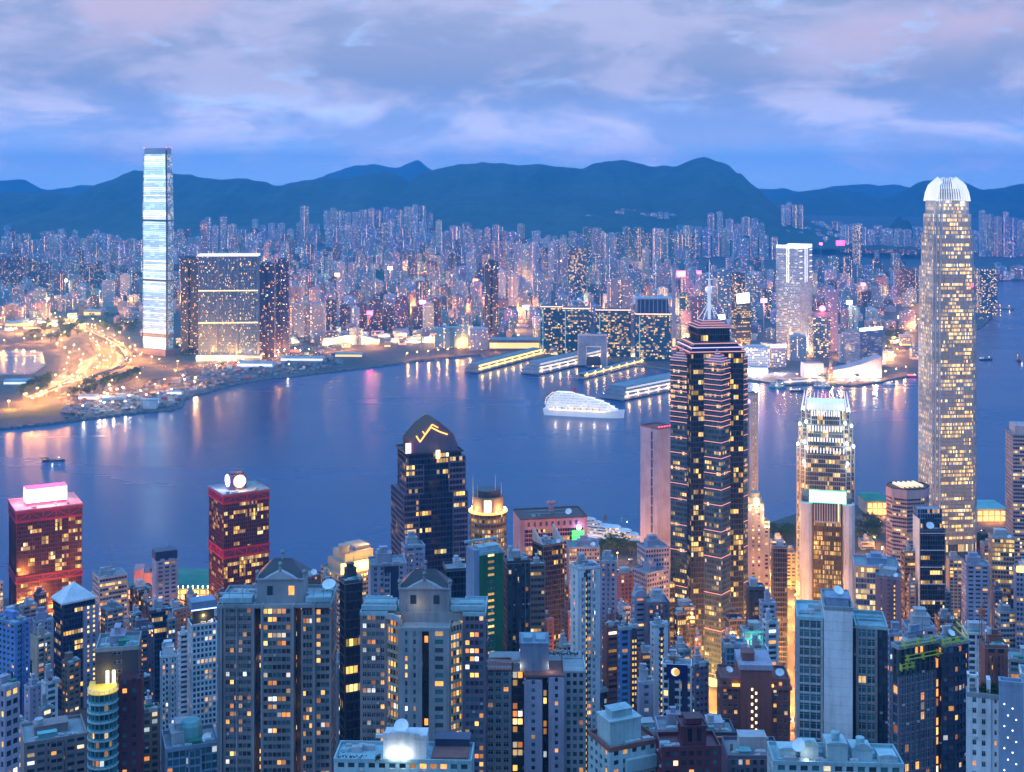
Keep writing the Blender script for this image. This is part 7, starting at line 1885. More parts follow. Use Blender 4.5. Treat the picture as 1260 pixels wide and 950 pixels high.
# roads on the far shore
def strip(name, pts, wd, z=3.35, mat=None, px=True):
    P = [Vector(GP(*p, z)) if px else Vector(p) for p in pts]
    Q = []
    for a, b in zip(P, P[1:]):
        for k in range(6): Q.append(a + (b - a) * k / 6)
    Q.append(P[-1])
    for _ in range(4): Q = [Q[0]] + [(Q[i - 1] + Q[i] * 2 + Q[i + 1]) / 4 for i in range(1, len(Q) - 1)] + [Q[-1]]
    vs = []
    for i, q in enumerate(Q):
        d = (Q[min(i + 1, len(Q) - 1)] - Q[max(i - 1, 0)]).normalized(); n = Vector((-d.y, d.x))
        vs += [(*(q + n * wd / 2), z), (*(q - n * wd / 2), z)]
    m = MB(); m.solid(vs, [(2 * i, 2 * i + 1, 2 * i + 3, 2 * i + 2) for i in range(len(Q) - 1)])
    tag(m.build(name, mat or M_ROAD), kind='structure')
    return Q
M_TOLL = ground_mat('pale_concrete_apron', [(.3, (.22, .19, .15)), (.7, (.32, .28, .22))], .02, .2)
m = MB(); m.face([(*GP(a, b, 3.3), 3.3) for a, b in [(58, 484), (64, 468), (96, 446), (132, 432), (150, 432), (172, 446), (168, 456), (134, 462), (104, 478), (76, 492)]][::-1]); tag(m.build('toll_plaza', M_TOLL), kind='structure')
RD = [strip('road', [(104, 404), (118, 418), (130, 432), (132, 442), (120, 456), (96, 468), (72, 480), (48, 490), (20, 503)], 46, 3.6), strip('road', [(172, 452), (210, 450), (250, 453), (330, 441), (420, 432), (520, 419), (575, 420)], 34, 3.7), strip('road', [(-10, 412), (40, 404), (104, 404), (150, 418), (168, 450)], 34, 3.8),
      strip('road', [(1088, 452), (1100, 430), (1115, 414), (1126, 392), (1130, 372)], 50, 3.6), strip('road', [(520, 421), (600, 432), (668, 428), (730, 436)], 30, 3.9), strip('road', [(30, 488), (70, 500), (150, 488), (200, 478), (250, 470)], 20, 3.5), strip('road', [(840, 436), (920, 440), (990, 436), (1060, 440)], 26, 3.6),
      strip('road', [(0, 428), (36, 420), (70, 424), (96, 440), (88, 462)], 22, 4.1), strip('road', [(130, 424), (158, 436), (176, 448), (200, 446)], 26, 4.2), strip('road', [(20, 500), (60, 488), (120, 484), (168, 470), (230, 460)], 18, 4.3), strip('road', [(0, 396), (60, 392), (120, 400), (170, 402)], 26, 4.4)]
m = MB(); m.face([(*GP(a, b, 3.2), 3.2) for a, b in [(6, 516), (2, 500), (40, 496), (82, 497), (70, 512)]][::-1]); tag(m.build('lawn', M_LAWN), kind='structure')
m = MB(); m.face([(*GP(a, b, 3.15), 3.15) for a, b in [(80, 508), (100, 496), (200, 476), (300, 452), (390, 436), (420, 440), (320, 460), (238, 480), (216, 497), (130, 506)]][::-1]); tag(m.build('works_ground', M_EARTH), kind='structure')
m = MB(); m.face([(*GP(a, b, 3.3), 3.3) for a, b in [(-30, 462), (-30, 436), (20, 430), (52, 432), (56, 450), (40, 461)]][::-1]); tag(m.build('basin_water', M_WATER), kind='structure')
# lamps
lr = random.Random(3)
M_HEAD = lamp_mat('sodium_lamp', (1, .55, .16), 40); M_HEADW = lamp_mat('cool_street_lamp', (1, .9, .75), 40)
def street_mesh(hh, r, mat):
    mb1 = MB(); mb1.tube((0, 0, 0), (0, 0, hh), .22, .14, 6); mb1.tube((0, 0, hh), (1.8, 0, hh + .4), .12, n=5)
    mb2 = MB(); mb2.lathe([(r * .6, hh + .0), (r, hh + .35), (r * .7, hh + .7)], 8, (1.8, 0))
    return mb1.build('pole', M_STEEL, mesh_only=True), mb2.build('lamp_head', mat, mesh_only=True)
FARLAMP = street_mesh(14, 1.3, M_HEAD); FARLAMPW = street_mesh(14, 1.3, M_HEADW); NEARLAMP = street_mesh(9, .45, M_HEAD)
LD = {}
def lamp(x, y, z, kind, watts, col, label, group):
    nm = 'mast_lamp' if 'toll' in group else 'site_lamp' if 'works' in group else 'promenade_lamp' if 'quay' in group or 'swept' in group else 'floodlight_mast' if 'floodlights' in group else 'avenue_lamp' if 'avenues' in group or 'yards' in group else 'street_lamp'
    r_ = tag(empty(nm, (x, y, z), lr.uniform(0, 6.28)), label, 'street lamp', group)
    link('pole', kind[0], r_); link('lamp_head', kind[1], r_)
    k = (watts, col)
    if k not in LD:
        d = bpy.data.lights.new('lamp_light', 'POINT'); d.energy = watts; d.color = col; d.shadow_soft_size = .8; LD[k] = d
    o = bpy.data.objects.new('lamp_light', LD[k]); COL.objects.link(o); o.parent = r_; o.location = (3.6, 0, (13 if kind is not NEARLAMP else 8.3))
ORG = (1.0, .36, .065); WHT = (1.0, .86, .66)
for i, Q in enumerate(RD):
    acc = 0; wd = [58, 70, 75, 50, 60, 90, 60, 70, 60, 90, 80][i]
    side = 1
    for a, b in zip(Q, Q[1:]):
        acc += (b - a).length
        if acc > wd * .5:
            acc = 0; d = (b - a).normalized(); n = Vector((-d.y, d.x)) * side * 14; side = -side
            lamp(b.x + n.x, b.y + n.y, 3.3, FARLAMP, 170000 if i in (0, 3) else 130000, ORG, 'tall sodium street lamp along the far-shore roads', 'sodium lamps along the far-shore roads')
for k in range(26):
    px, py = lr.uniform(66, 166), lr.uniform(436, 482)
    if py > 486 - (px - 66) * .34 or py < 470 - (px - 60) * .42: continue
    x, y = GP(px, py, 3.3); lamp(x, y, 3.3, FARLAMP, 80000, ORG, 'high amber mast lighting the toll plaza apron', 'amber masts over the toll plaza')
for k in range(30):
    px = lr.uniform(100, 400); py = shore_y(px) - lr.uniform(4, 26)
    x, y = GP(px, py, 3.1); lamp(x, y, 3.1, FARLAMPW, 9000, WHT, 'white site lamp on the works shore', 'white lamps on the works shore')
for px, py in [(350, 304), (366, 302), (380, 303), (398, 302), (409, 301)]:
    D_ = 5400; x = PX(px, D_); z = kz(x, D_); lamp(x, D_ - 260, z, FARLAMPW, 200000, WHT, 'stadium floodlight below the wooded hill', 'stadium floodlights')
for px, py in [(742, 367), (757, 368), (766, 369), (733, 358), (716, 356), (822, 365)]:
    x, y = GP(px, py + 22, 3); lamp(x, y, 3, FARLAMPW, 200000, WHT, 'playing field floodlight behind the teal offices', 'playing field floodlights')
for (p0, d0), (p1, d1), n in (((385, 3250), (330, 6200), 16), ((540, 3250), (520, 6000), 15), ((640, 3300), (640, 6200), 15), ((842, 3200), (770, 6200), 16), ((60, 4300), (420, 4200), 15), ((430, 4000), (850, 3900), 16), ((870, 4350), (1120, 4500), 10), ((0, 5600), (620, 5400), 16), ((640, 5000), (850, 5200), 9)):
    for k in range(n):
        t = (k + lr.uniform(-.2, .2)) / (n - 1); D_ = d0 + (d1 - d0) * t; x = PX(p0, d0) + (PX(p1, d1) - PX(p0, d0)) * t; yb = HY + F * 397 / D_; px = CX + x * F / D_
        if 856 < px and 314 < yb < 342 or px > 1130: continue
        lamp(x + lr.uniform(-9, 9), D_, kz(x, D_) + 1, FARLAMP, 480000, ORG, 'sodium lamp along an avenue of the far city', 'sodium lamps along the far avenues')
for k in range(26):
    px = 500 + k * 13.0; py = shore_y(px) - 2.5
    if 590 < px < 850: continue
    x, y = GP(px, py, 3.0); lamp(x, y, 3.0, FARLAMP, 30000, ORG, 'amber promenade lamp on the far quay', 'amber lamps along the far quay')
for k in range(14):
    px = 940 + k * 13.5; py = shore_y(px) - 3
    if px > 1126: continue
    x, y = GP(px, py, 3.0); lamp(x, y, 3.0, FARLAMP, 36000, ORG, 'amber promenade lamp below the swept hall', 'amber lamps below the swept hall')

# low blocks between the shore and the city, works containers, neon boards
pr = random.Random(44); k = 0
for a0, a1, y0, y1, n in ((338, 600, 408, 428, 30), (214, 330, 424, 438, 10), (846, 1000, 420, 446, 18), (1060, 1128, 420, 446, 8), (660, 830, 426, 440, 12), (0, 100, 390, 408, 10)):
    for i in range(n):
        px = a0 + (a1 - a0) * (i + pr.random() * .8) / n; yb = pr.uniform(y0, y1); D = F * 397 / (yb - HY); k += 1
        if yb > shore_y(px) - 7: continue
        w = pr.uniform(14, 34); h = pr.uniform(7, 26); X = PX(px, D); tn = pr.choice(['pale', 'grey', 'pinkish', 'beige', 'white', 'bluish', 'brown'])
        o = new_root('low_block', f'{tn} low lit-fronted block, {ordinal(i + 1)} from west {"behind the arena shore" if a0 == 338 else "at the foot of the glass slab" if a0 == 214 else "behind the floodlit quay" if a0 == 846 else "east of the swept hall" if a0 == 1060 else "below the teal offices" if a0 == 660 else "by the west basin"}', 'building', (X, D, 2.8), pr.uniform(-.2, .2), 'low blocks along the far shore')
        m = MB(); t_ = TINT[tn]; wallring(m, rect(0, w, 0, 16), 0, h, t_, pr.uniform(0, 3000)); part(o, 'wall', m, FAR_OFFICE)
        m = MB(); m.box(.6, w - .6, -.5, -.05, .6, 4.2); part(o, 'lit_front', m, lamp_mat('street_front_%d' % (k % 4), [(1, .6, .2), (1, .75, .45), (1, .35, .2), (.8, .9, 1)][k % 4], 1.3))
        if k % 2: light_at(o, w / 2, -12, 7, 60000, [(1, .5, .15), (1, .7, .4), (1, .3, .25), (1, .6, .25)][k % 4], 1)
for i in range(44):
    px = pr.uniform(90, 420); py = shore_y(px) - pr.uniform(3, 24)
    x, y = GP(px, py, 3.1); c = pr.choice(['white', 'blue', 'crimson', 'teal', 'beige'])
    o = new_root('container', f'{c} site container or cabin lying on the works shore', 'container', (x, y, 3.1), pr.uniform(-.6, .6), f'{c} cabins on the works shore')
    m = MB(); L_ = pr.choice([6, 12, 12]); hh = pr.choice([2.6, 5.2]); m.box(0, L_, 0, 2.5, 0, hh); m.box(.2, L_ - .2, .2, 2.3, hh, hh + .15); part(o, 'body', m, W[c]); m = MB(); m.box(L_ * .4, L_ * .4 + 1, -.06, .0, .1, 2.1); part(o, 'door', m, W['steel'])
for i, (px, py, D, c) in enumerate([(366, 380, 3600, (1, .2, .5)), (455, 385, 3400, (1, .1, .3)), (520, 372, 3500, (.9, .3, 1)), (585, 345, 4300, (1, .3, .1)), (647, 378, 3500, (.4, .5, 1)), (690, 318, 5000, (1, .25, .2)), (872, 356, 3500, (1, .3, .5)), (888, 390, 3200, (1, .75, .4)), (940, 370, 3300, (1, .25, .45)), (985, 345, 4300, (1, .3, .3)), (1045, 372, 3500, (1, .6, .3)), (1062, 350, 4300, (1, .2, .35)), (1010, 300, 6300, (1, .15, .4)), (80, 345, 4600, (1, .6, .3)), (150, 352, 4500, (.7, .9, 1)), (415, 338, 4200, (1, .45, .15)), (480, 330, 4500, (1, .8, .5)), (860, 335, 4300, (1, .1, .2))]):
    X = PX(px, D); zz = PZ(py, D) - kz(X, D); T = new_root('billboard', f'small {["pink", "red", "violet", "orange", "blue", "scarlet", "rose", "cream", "magenta", "coral", "peach", "cherry", "ruby", "apricot", "icy white", "amber", "ivory", "crimson"][i]} lit rooftop board among the far city blocks', 'sign', (X, D, kz(X, D)), 0)
    m = MB(); m.box(-8, 8, -.5, .5, zz - 5, zz + 5); part(T, 'lit_board', m, lamp_mat('far_board_%d' % i, c, 6)); m = MB(); m.tube((0, 1, 0), (0, 1, zz), 1.2, n=6); part(T, 'post', m, M_STEEL); light_at(T, 0, -14, zz - 8, 150000, c, 2)

m = MB(); wr = random.Random(8); cnt = 0                    # what a building site leaves lying about
while cnt < 900:
    px = wr.uniform(76, 425); yb = shore_y(px) - wr.uniform(2.5, 34)
    if px < 175 and yb < 478: continue
    x, y = GP(px, yb, 3.1); s = wr.uniform(1.0, 5.5); a = wr.random() * 3
    P = rot([(-s, -s * .6), (s, -s * .6), (s, s * .6), (-s, s * .6)], a, x, y)
    m.prism(P, 2.9, 3.1 + wr.uniform(.6, 4.5), wr.randrange(5)); cnt += 1
tag(m.build('works_clutter', [W['concrete grey'], W['roof grey'], W['brown'], W['dark brown'], W['blue grey']]), 'piles, tanks and site gear strewn over the works shore', 'site gear', kind='stuff')
for k in range(26):
    px, py = wr.uniform(0, 100), wr.uniform(384, 420)
    x, y = GP(px, py, 3); lamp(x, y, 3, FARLAMP, 200000, ORG, 'sodium lamp in the west basin yards', 'sodium lamps in the west yards')
T = new_root('flyover', 'raised curved flyover ramp over the amber expressway', 'flyover', (*GP(150, 420, 3), 3), 0); ox, oy = GP(150, 420, 3)
Pp = [Vector(GP(*p, 12)) for p in ((104, 404), (126, 412), (150, 425), (160, 440), (150, 452), (110, 464), (70, 476), (30, 492))]; Q = []
for a, b in zip(Pp, Pp[1:]):
    for k in range(6): Q.append(a + (b - a) * k / 6)
for _ in range(5): Q = [Q[0]] + [(Q[i - 1] + Q[i] * 2 + Q[i + 1]) / 4 for i in range(1, len(Q) - 1)] + [Q[-1]]
for nm, o0, o1, z0, z1, mt in (('deck', -6, 6, 10.5, 12, M_ROAD), ('parapet', -6.6, -6.05, 10.6, 13.2, W['concrete grey']), ('parapet', 6.05, 6.6, 10.6, 13.2, W['concrete grey'])):
    vs = []
    for i, q in enumerate(Q):
        d_ = (Q[min(i + 1, len(Q) - 1)] - Q[max(i - 1, 0)]).normalized(); n_ = Vector((-d_.y, d_.x))
        for o_, z_ in ((o0, z0), (o1, z0), (o1, z1), (o0, z1)): p = q + n_ * o_; vs.append((p.x - ox, p.y - oy, z_ - 3))
    m = MB(); m.solid(vs, [(4 * i + k, 4 * i + (k + 1) % 4, 4 * i + 4 + (k + 1) % 4, 4 * i + 4 + k) for i in range(len(Q) - 1) for k in range(4)]); part(T, nm, m, mt)
for q in Q[2::6]:
    m = MB(); m.tube((q.x - ox, q.y - oy, 0), (q.x - ox, q.y - oy, 7.6), 1.4, n=8); part(T, 'pier_column', m, W['concrete grey'])
EXPRESS = [(Vector((q.x, q.y)), 12.1) for q in Q]

# ------------------------------------------------------------------ boats
def hull(m, L, B, hgt, draft=1.5, rake=.12, mi=0):
    n = 14; vs = []
    for k, (z, wf, lf) in enumerate(((-draft, .72, .93), (0, .92, .97), (hgt, 1.0, 1.0))):
        for i in range(n + 1):
            t = i / n; x = (-.5 + t) * L * lf
            bw = B / 2 * wf * (1 - max(0, (t - .62) / .38) ** 2.0) * (1 - .12 * max(0, (.12 - t) / .12))
            vs.append((x, -bw, z + (hgt * .35 * max(0, (t - .7) / .3) ** 2 if k == 2 else 0)))
        for i in range(n, -1, -1):
            t = i / n; x = (-.5 + t) * L * lf
            bw = B / 2 * wf * (1 - max(0, (t - .62) / .38) ** 2.0) * (1 - .12 * max(0, (.12 - t) / .12))
            vs.append((x, bw, z + (hgt * .35 * max(0, (t - .7) / .3) ** 2 if k == 2 else 0)))
    N = 2 * (n + 1)
    fs = [(k * N + i, k * N + (i + 1) % N, (k + 1) * N + (i + 1) % N, (k + 1) * N + i) for k in range(2) for i in range(N)]
    fs.append(tuple(2 * N + i for i in range(N)))
    m.solid(vs, fs, mi)
def deck_poly(L, B, x0, x1, k=.9, nose=.25):
    a, b = x0 * L, x1 * L; h = B / 2 * k
    return [(a, -h), (b - nose * L * .3, -h), (b, -h * .35), (b, h * .35), (b - nose * L * .3, h), (a, h)]
M_SHIPW = lamp_mat('glowing_white_ship_paint', (.80, .86, .92), .16)  # paint with a built-in glow, imitating floodlight on the hull
M_PORT = glass_mat('ship_windows', (.05, .07, .1), .9, GOLD, 1.5, run=3)
def ship(label, px, py, L, B, yaw, decks, name='ferry', cat='boat', hullm='white', superm=None, lit=None, funnel=True, lights=1, group=None, hh=3.0):
    x, y = GP(px, py, 0)
    T = new_root(name, label, cat, (x, y, 0), R(yaw), group)
    m = MB(); hull(m, L, B, hh); part(T, 'hull', m, hullm if not isinstance(hullm, str) else W[hullm])
    z = hh
    for i, (x0, x1, k, h) in enumerate(decks):
        P = deck_poly(L, B, x0, x1, k)
        m = MB(); q0 = .56 if L > 120 else .30; m.prism(P, z, z + h * q0); m.prism(offset_poly(P, .4), z + h * .82, z + h); DK = part(T, 'deck', m, superm or W['white'])
        m = MB(); Q = offset_poly(P, -.3); n = len(Q); c = 1
        for a in range(n):
            p, q = Vector(Q[a]), Vector(Q[(a + 1) % n]); nn = max(1, int((q - p).length / 2.2))
            for b in range(nn):
                u, v = p + (q - p) * (b / nn), p + (q - p) * ((b + 1) / nn)
                m.face([(u.x, u.y, z + h * (q0 - .02)), (v.x, v.y, z + h * (q0 - .02)), (v.x, v.y, z + h * .84), (u.x, u.y, z + h * .84)], 0, float(c)); c += 1
        part(DK, 'window_row', m, M_PORT if lit is None else lit)
        z += h
    if funnel:
        m = MB(); m.lathe([(B * .12, z), (B * .10, z + B * .3), (B * .11, z + B * .33)], 10, (-L * .12, 0)); part(T, 'funnel', m, W['crimson'] if cat == 'cruise ship' else W['charcoal'])
    m = MB(); m.tube((L * .15, 0, z), (L * .15, 0, z + max(3, B * .3)), .2, .1, 6); part(T, 'mast', m, W['white'])
    m = MB(); m.lathe([(.2, z + .2), (.5, z + .5), (.2, z + .9)], 8, (L * .24, 0)); part(T, 'deck_lamp', m, lamp_mat('ship_lamp', (1, .9, .7), 20))
    for k in range(lights): light_at(T, L * (-.4 + .8 * (k + .5) / lights), -B * .9, hh + 3, 2500 if L > 80 else 1200, (1, .85, .65), .8)
    T.z = z
    return T
T = ship('big white cruise ship lit stem to stern crossing the harbour', 719, 512, 142, 24, -17, [(-.46, .41, .96, 4.4), (-.46, .37, .96, 4.2), (-.45, .31, .95, 4.2), (-.44, .24, .94, 4.2), (-.42, .13, .90, 4.2), (-.38, .0, .8, 4.0), (-.34, -.12, .6, 4.0)], 'cruise_ship', 'cruise ship', M_SHIPW, lamp_mat('glowing_ship_superstructure', (.86, .86, .84), .34), lit=glass_mat('cabin_windows', (.3, .28, .25), 3.0, PALE, .75, run=3, keep=1.0, glow=.25), lights=5, hh=11)  # superstructure emits too, so its lit look is in the material
m = MB(); pts = [(-.47, 20, 11.6), (-.455, 30, 11), (-.39, 38.5, 9), (-.33, 40.8, 7.4), (-.13, 40.8, 7.4), (0, 36.8, 9.8), (.13, 32.8, 10.8), (.24, 28.6, 10.6), (.31, 24.4, 9.5), (.40, 16, 6)]
for (a, b, ya), (c, d, yb) in zip(pts, pts[1:]): m.tube((142 * a, -ya, b), (142 * c, -yb, d), .16, n=5)
part(T, 'string_lights', m, lamp_mat('gold_string_lights', (1, .70, .28), 5))
m = MB(); m.box(-60, 40, -12.2, -11.9, 10, 11.2); part(T, 'lit_promenade', m, lamp_mat('amber_promenade', (1, .55, .25), 2.4))
for k in range(8):
    m = MB(); m.lathe([(.5, 0), (.9, 1), (.9, 4), (.4, 5)], 8, (-48 + k * 11, -12.6)); 
    m.v = [(x_, y_, z_ + 11.5) for x_, y_, z_ in m.v]; part(T, 'lifeboat', m, lamp_mat('glowing_orange_lifeboat', (.8, .25, .04), .25))  # lifeboats carry a slight glow of their own, though no lamps
ship('low dark barge with a line of yellow lights off the west shore', 66, 567, 32, 8, 6, [(-.45, -.2, .7, 2.6)], 'barge', 'barge', 'charcoal', W['dark brown'], lights=1, hh=1.6, funnel=False)
m = MB(); X, Y = GP(66, 565, 0)
ship('white double-deck ferry at the small white-roofed pier', 957, 477, 34, 9, -12, [(-.44, .4, .95, 2.8), (-.40, .34, .9, 2.8)], 'ferry', 'ferry', 'teal')
ship('white ferry berthed below the swept hall, beside the pier end', 1012, 477, 36, 9, -8, [(-.44, .4, .95, 2.8), (-.40, .34, .9, 2.8)], 'ferry', 'ferry', 'blue grey')
ship('small dark launch leaving the pier towards the star-plan tower', 980, 482, 26, 6, -14, [(-.3, .25, .8, 2.2)], 'launch', 'boat', 'charcoal', lights=1)
ship('little white motor boat in the bay under the swept hall', 1046, 473, 16, 5, -6, [(-.3, .3, .8, 2.2)], 'motor_boat', 'boat', 'white', lights=0, funnel=False)
ship('white motor yacht gliding before the promenade', 1094, 474, 24, 6, -4, [(-.35, .3, .85, 2.2), (-.2, .15, .7, 2.0)], 'motor_yacht', 'boat', 'white', lights=1, funnel=False)
ship('crimson-lit tour boat left of the tallest tower', 1122, 464, 22, 6, -6, [(-.4, .4, .9, 2.4)], 'tour_boat', 'boat', 'crimson', lit=lamp_mat('red_boat_light', (1, .08, .12), 6), lights=0, funnel=False)
T = ship('squat dark tug with a tall wheelhouse, far east water', 1253, 444, 26, 9, 80, [(-.4, .2, .8, 3), (-.3, .1, .6, 3), (-.2, .05, .45, 3)], 'tug', 'tug', 'charcoal', W['maroon'])
m = MB(); m.tube((-2, 0, T.z), (-2, 0, T.z + 12), .8, .3, 6); part(T, 'mast', m, W['charcoal'])
ship('lit white ferry on the far eastern water', 1256, 343, 110, 22, 8, [(-.46, .42, .96, 6), (-.44, .34, .9, 6), (-.36, .2, .8, 5)], 'ferry', 'ferry', M_SHIPW, M_SHIPW, lights=2, hh=7)
ship('orange-lit work boat off the bay mouth', 1212, 394, 36, 10, 5, [(-.45, -.1, .8, 3), (-.4, -.2, .6, 3)], 'work_boat', 'boat', 'maroon', W['beige'], lights=1)
ship('moored dredger with a lattice boom beyond the tallest tower', 1213, 443, 30, 11, 0, [(-.45, -.15, .8, 3)], 'dredger', 'boat', 'charcoal', lights=0, funnel=False)
ship('big white moored ferry with tiered decks at the near shore', 754, 662, 70, 18, -22, [(-.48, .42, .95, 3.2), (-.48, .3, .92, 3.2), (-.46, .12, .9, 3), (-.46, -.2, .8, 3), (-.46, -.3, .7, 3)], 'ferry', 'ferry', M_SHIPW, W['white'], lights=4, hh=4)

# ------------------------------------------------------------------ trees
def tree_mesh(seed, hh, rr, n=420):
    r = random.Random(seed)
    tm = MB(); tm.tube((0, 0, 0), (r.uniform(-.3, .3), 0, hh * .55), hh * .035, hh * .02, 7)
    for k in range(5):
        a = k * 1.256 + r.random(); z = hh * r.uniform(.3, .5)
        tm.tube((0, 0, z), (math.cos(a) * rr * .6, math.sin(a) * rr * .6, z + hh * .25), hh * .016, hh * .006, 5)
    lm = MB()
    cl = [(Vector((r.gauss(0, rr * .45), r.gauss(0, rr * .45), hh * r.uniform(.5, .92))), rr * r.uniform(.25, .5)) for _ in range(11)]
    for _ in range(n):
        c, q = r.choice(cl); p = c + Vector((r.gauss(0, .5), r.gauss(0, .5), r.gauss(0, .4))) * q
        d = Vector((r.gauss(0, 1), r.gauss(0, 1), r.gauss(0, 1) + .5)).normalized(); s = rr * r.uniform(.07, .15); u = d.orthogonal().normalized() * s; v = d.cross(u.normalized()) * s * .7
        lm.face([p - u, p - v, p + u, p + v])
    return tm.build('trunk', M_BARK, mesh_only=True), lm.build('crown', M_LEAF, mesh_only=True)
TREES = [tree_mesh(s, h, r_) for s, h, r_ in ((1, 12, 5), (2, 10, 5.5), (3, 14, 5))]
gr = random.Random(9)
def plant_tree(x, y, z, label, group, s=1.0):
    k = gr.choice(TREES); o = tag(empty('tree', (x, y, z), gr.uniform(0, 6)), label, 'tree', group); o.scale = (s * gr.uniform(.8, 1.2),) * 3
    link('trunk', k[0], o); link('crown', k[1], o)
def grove(n, poly_px, label, group, s=1.0, z=3.0):
    c = 0
    xs_, ys_ = [p[0] for p in poly_px], [p[1] for p in poly_px]
    while c < n:
        px, py = gr.uniform(min(xs_), max(xs_)), gr.uniform(min(ys_), max(ys_)); ins = False
        j = len(poly_px) - 1
        for i in range(len(poly_px)):
            (a, b), (d, e) = poly_px[i], poly_px[j]
            if (b > py) != (e > py) and px < (d - a) * (py - b) / (e - b) + a: ins = not ins
            j = i
        if ins:
            x, y = GP(px, py, z); plant_tree(x, y, z, label, group, s); c += 1
grove(44, [(84, 490), (100, 478), (118, 470), (150, 468), (168, 458), (172, 464), (140, 476), (100, 490), (70, 494)], 'dark leafy tree between the toll plaza and the works shore', 'trees south of the toll plaza', 1.3)
grove(24, [(24, 484), (50, 470), (62, 462), (66, 470), (44, 488), (26, 492)], 'dark leafy tree beside the amber expressway bend', 'trees beside the expressway bend', 1.3)
grove(46, [(28, 420), (60, 398), (104, 398), (100, 412), (56, 428)], 'dark tree in the belt left of the expressway', 'trees left of the expressway', 1.5)
grove(40, [(100, 392), (150, 388), (172, 396), (166, 412), (122, 410)], 'dark tree in the park behind the expressway', 'trees behind the expressway', 1.5)
grove(26, [(1006, 462), (1060, 462), (1060, 466), (1006, 466)], 'promenade tree before the swept hall', 'trees before the swept hall', .8)
grove(24, [(1086, 416), (1110, 400), (1118, 404), (1094, 440)], 'dark park tree east of the roof-sign hotel', 'trees east of the roof-sign hotel', 1.3)
grove(26, [(214, 428), (242, 420), (242, 436), (216, 440)], 'dark tree around the foot of the white skyscraper', 'trees at the white skyscraper', 1.2)

# ------------------------------------------------------------------ the near shore: roads, piers, trees, lamps
def HGP(px, py):                              # a pixel on the island's ground
    D = 1500.0
    for _ in range(30):
        x = PX(px, D); z = tz(x, D); D = .5 * D + .5 * max(300, F * (H - z) / (py - HY))
    return (PX(px, D), D, tz(PX(px, D), D))
def hroad(pts, wd, name='road'):
    P = [Vector(HGP(*p)) for p in pts]; Q = []
    for a, b in zip(P, P[1:]):
        for k in range(8): Q.append(a + (b - a) * k / 8)
    Q.append(P[-1]); vs = []
    for i, q in enumerate(Q):
        d = (Q[min(i + 1, len(Q) - 1)] - Q[max(i - 1, 0)]); d = Vector((d.x, d.y)).normalized(); n = Vector((-d.y, d.x))
        vs += [(q.x + n.x * wd / 2, q.y + n.y * wd / 2, tz(q.x, q.y) + .9), (q.x - n.x * wd / 2, q.y - n.y * wd / 2, tz(q.x, q.y) + .9)]
    m = MB(); m.solid(vs, [(2 * i, 2 * i + 1, 2 * i + 3, 2 * i + 2) for i in range(len(Q) - 1)])
    tag(m.build(name, M_ROAD), kind='structure'); return Q
NR = [hroad([(966, 690), (968, 730), (972, 790), (976, 850), (980, 900)], 16), hroad([(-20, 748), (120, 738), (240, 732), (400, 716), (620, 706), (740, 697), (790, 690), (940, 668), (1060, 655), (1280, 655)], 26), hroad([(690, 712), (790, 702), (940, 690), (1060, 690), (1280, 690)], 20),
      hroad([(742, 700), (744, 790), (746, 880)], 12), hroad([(870, 760), (872, 830), (876, 880)], 16), hroad([(70, 760), (76, 850)], 12), hroad([(1050, 660), (1080, 680), (1180, 700)], 18), hroad([(216, 720), (222, 860)], 12)]
for i, Q in enumerate(NR):
    acc = 0; side = 1
    for a, b in zip(Q, Q[1:]):
        L_ = (b - a).length; acc += L_
        if acc > (24, 44, 40, 22, 22, 26, 34, 26)[i]:
            acc = 0; d = Vector(((b - a).x, (b - a).y)).normalized(); n = Vector((-d.y, d.x)) * side * 9; side = -side
            x, y = b.x + n.x, b.y + n.y; lamp(x, y, tz(x, y), NEARLAMP, (160000, 10000, 30000, 110000, 220000, 80000, 40000, 80000)[i], ORG, 'amber street lamp in the streets between the near towers', 'amber lamps in the near streets')
# cars on the bright street and the shore road
car_paint = [plain('silver_car_paint', (.45, .46, .48), .3, .3), plain('red_taxi_paint', (.4, .03, .03), .35), plain('black_car_paint', (.02, .02, .025), .25)]
def car_meshes(mat):
    b = MB(); prof = [(-2.2, .35), (-2.2, .85), (-1.5, .95), (-.9, 1.45), (.7, 1.45), (1.3, .95), (2.2, .8), (2.2, .35)]
    n = len(prof); vs = [(x, -.85, z) for x, z in prof] + [(x, .85, z) for x, z in prof]
    b.solid(vs, [tuple(range(n)), tuple(range(n, 2 * n))[::-1]] + [((i + 1) % n, i, n + i, n + (i + 1) % n) for i in range(n)])
    h = MB(); h.box(2.2, 2.28, -.75, -.4, .55, .78)
    t = MB(); t.box(-2.28, -2.2, -.8, -.45, .6, .82)
    w = MB(); w.tube((0, -.1, 0), (0, .1, 0), .33, n=12)
    return [('body', b.build('body', mat, mesh_only=True))], h.build('headlight', lamp_mat('headlight', (1, .95, .85), 30), mesh_only=True), t.build('tail_light', lamp_mat('tail_light', (1, .05, .03), 12), mesh_only=True), w.build('wheel', plain('tyre_black', (.02, .02, .02), .8), mesh_only=True)
CARS = [car_meshes(m_) for m_ in car_paint]
gc = random.Random(12)
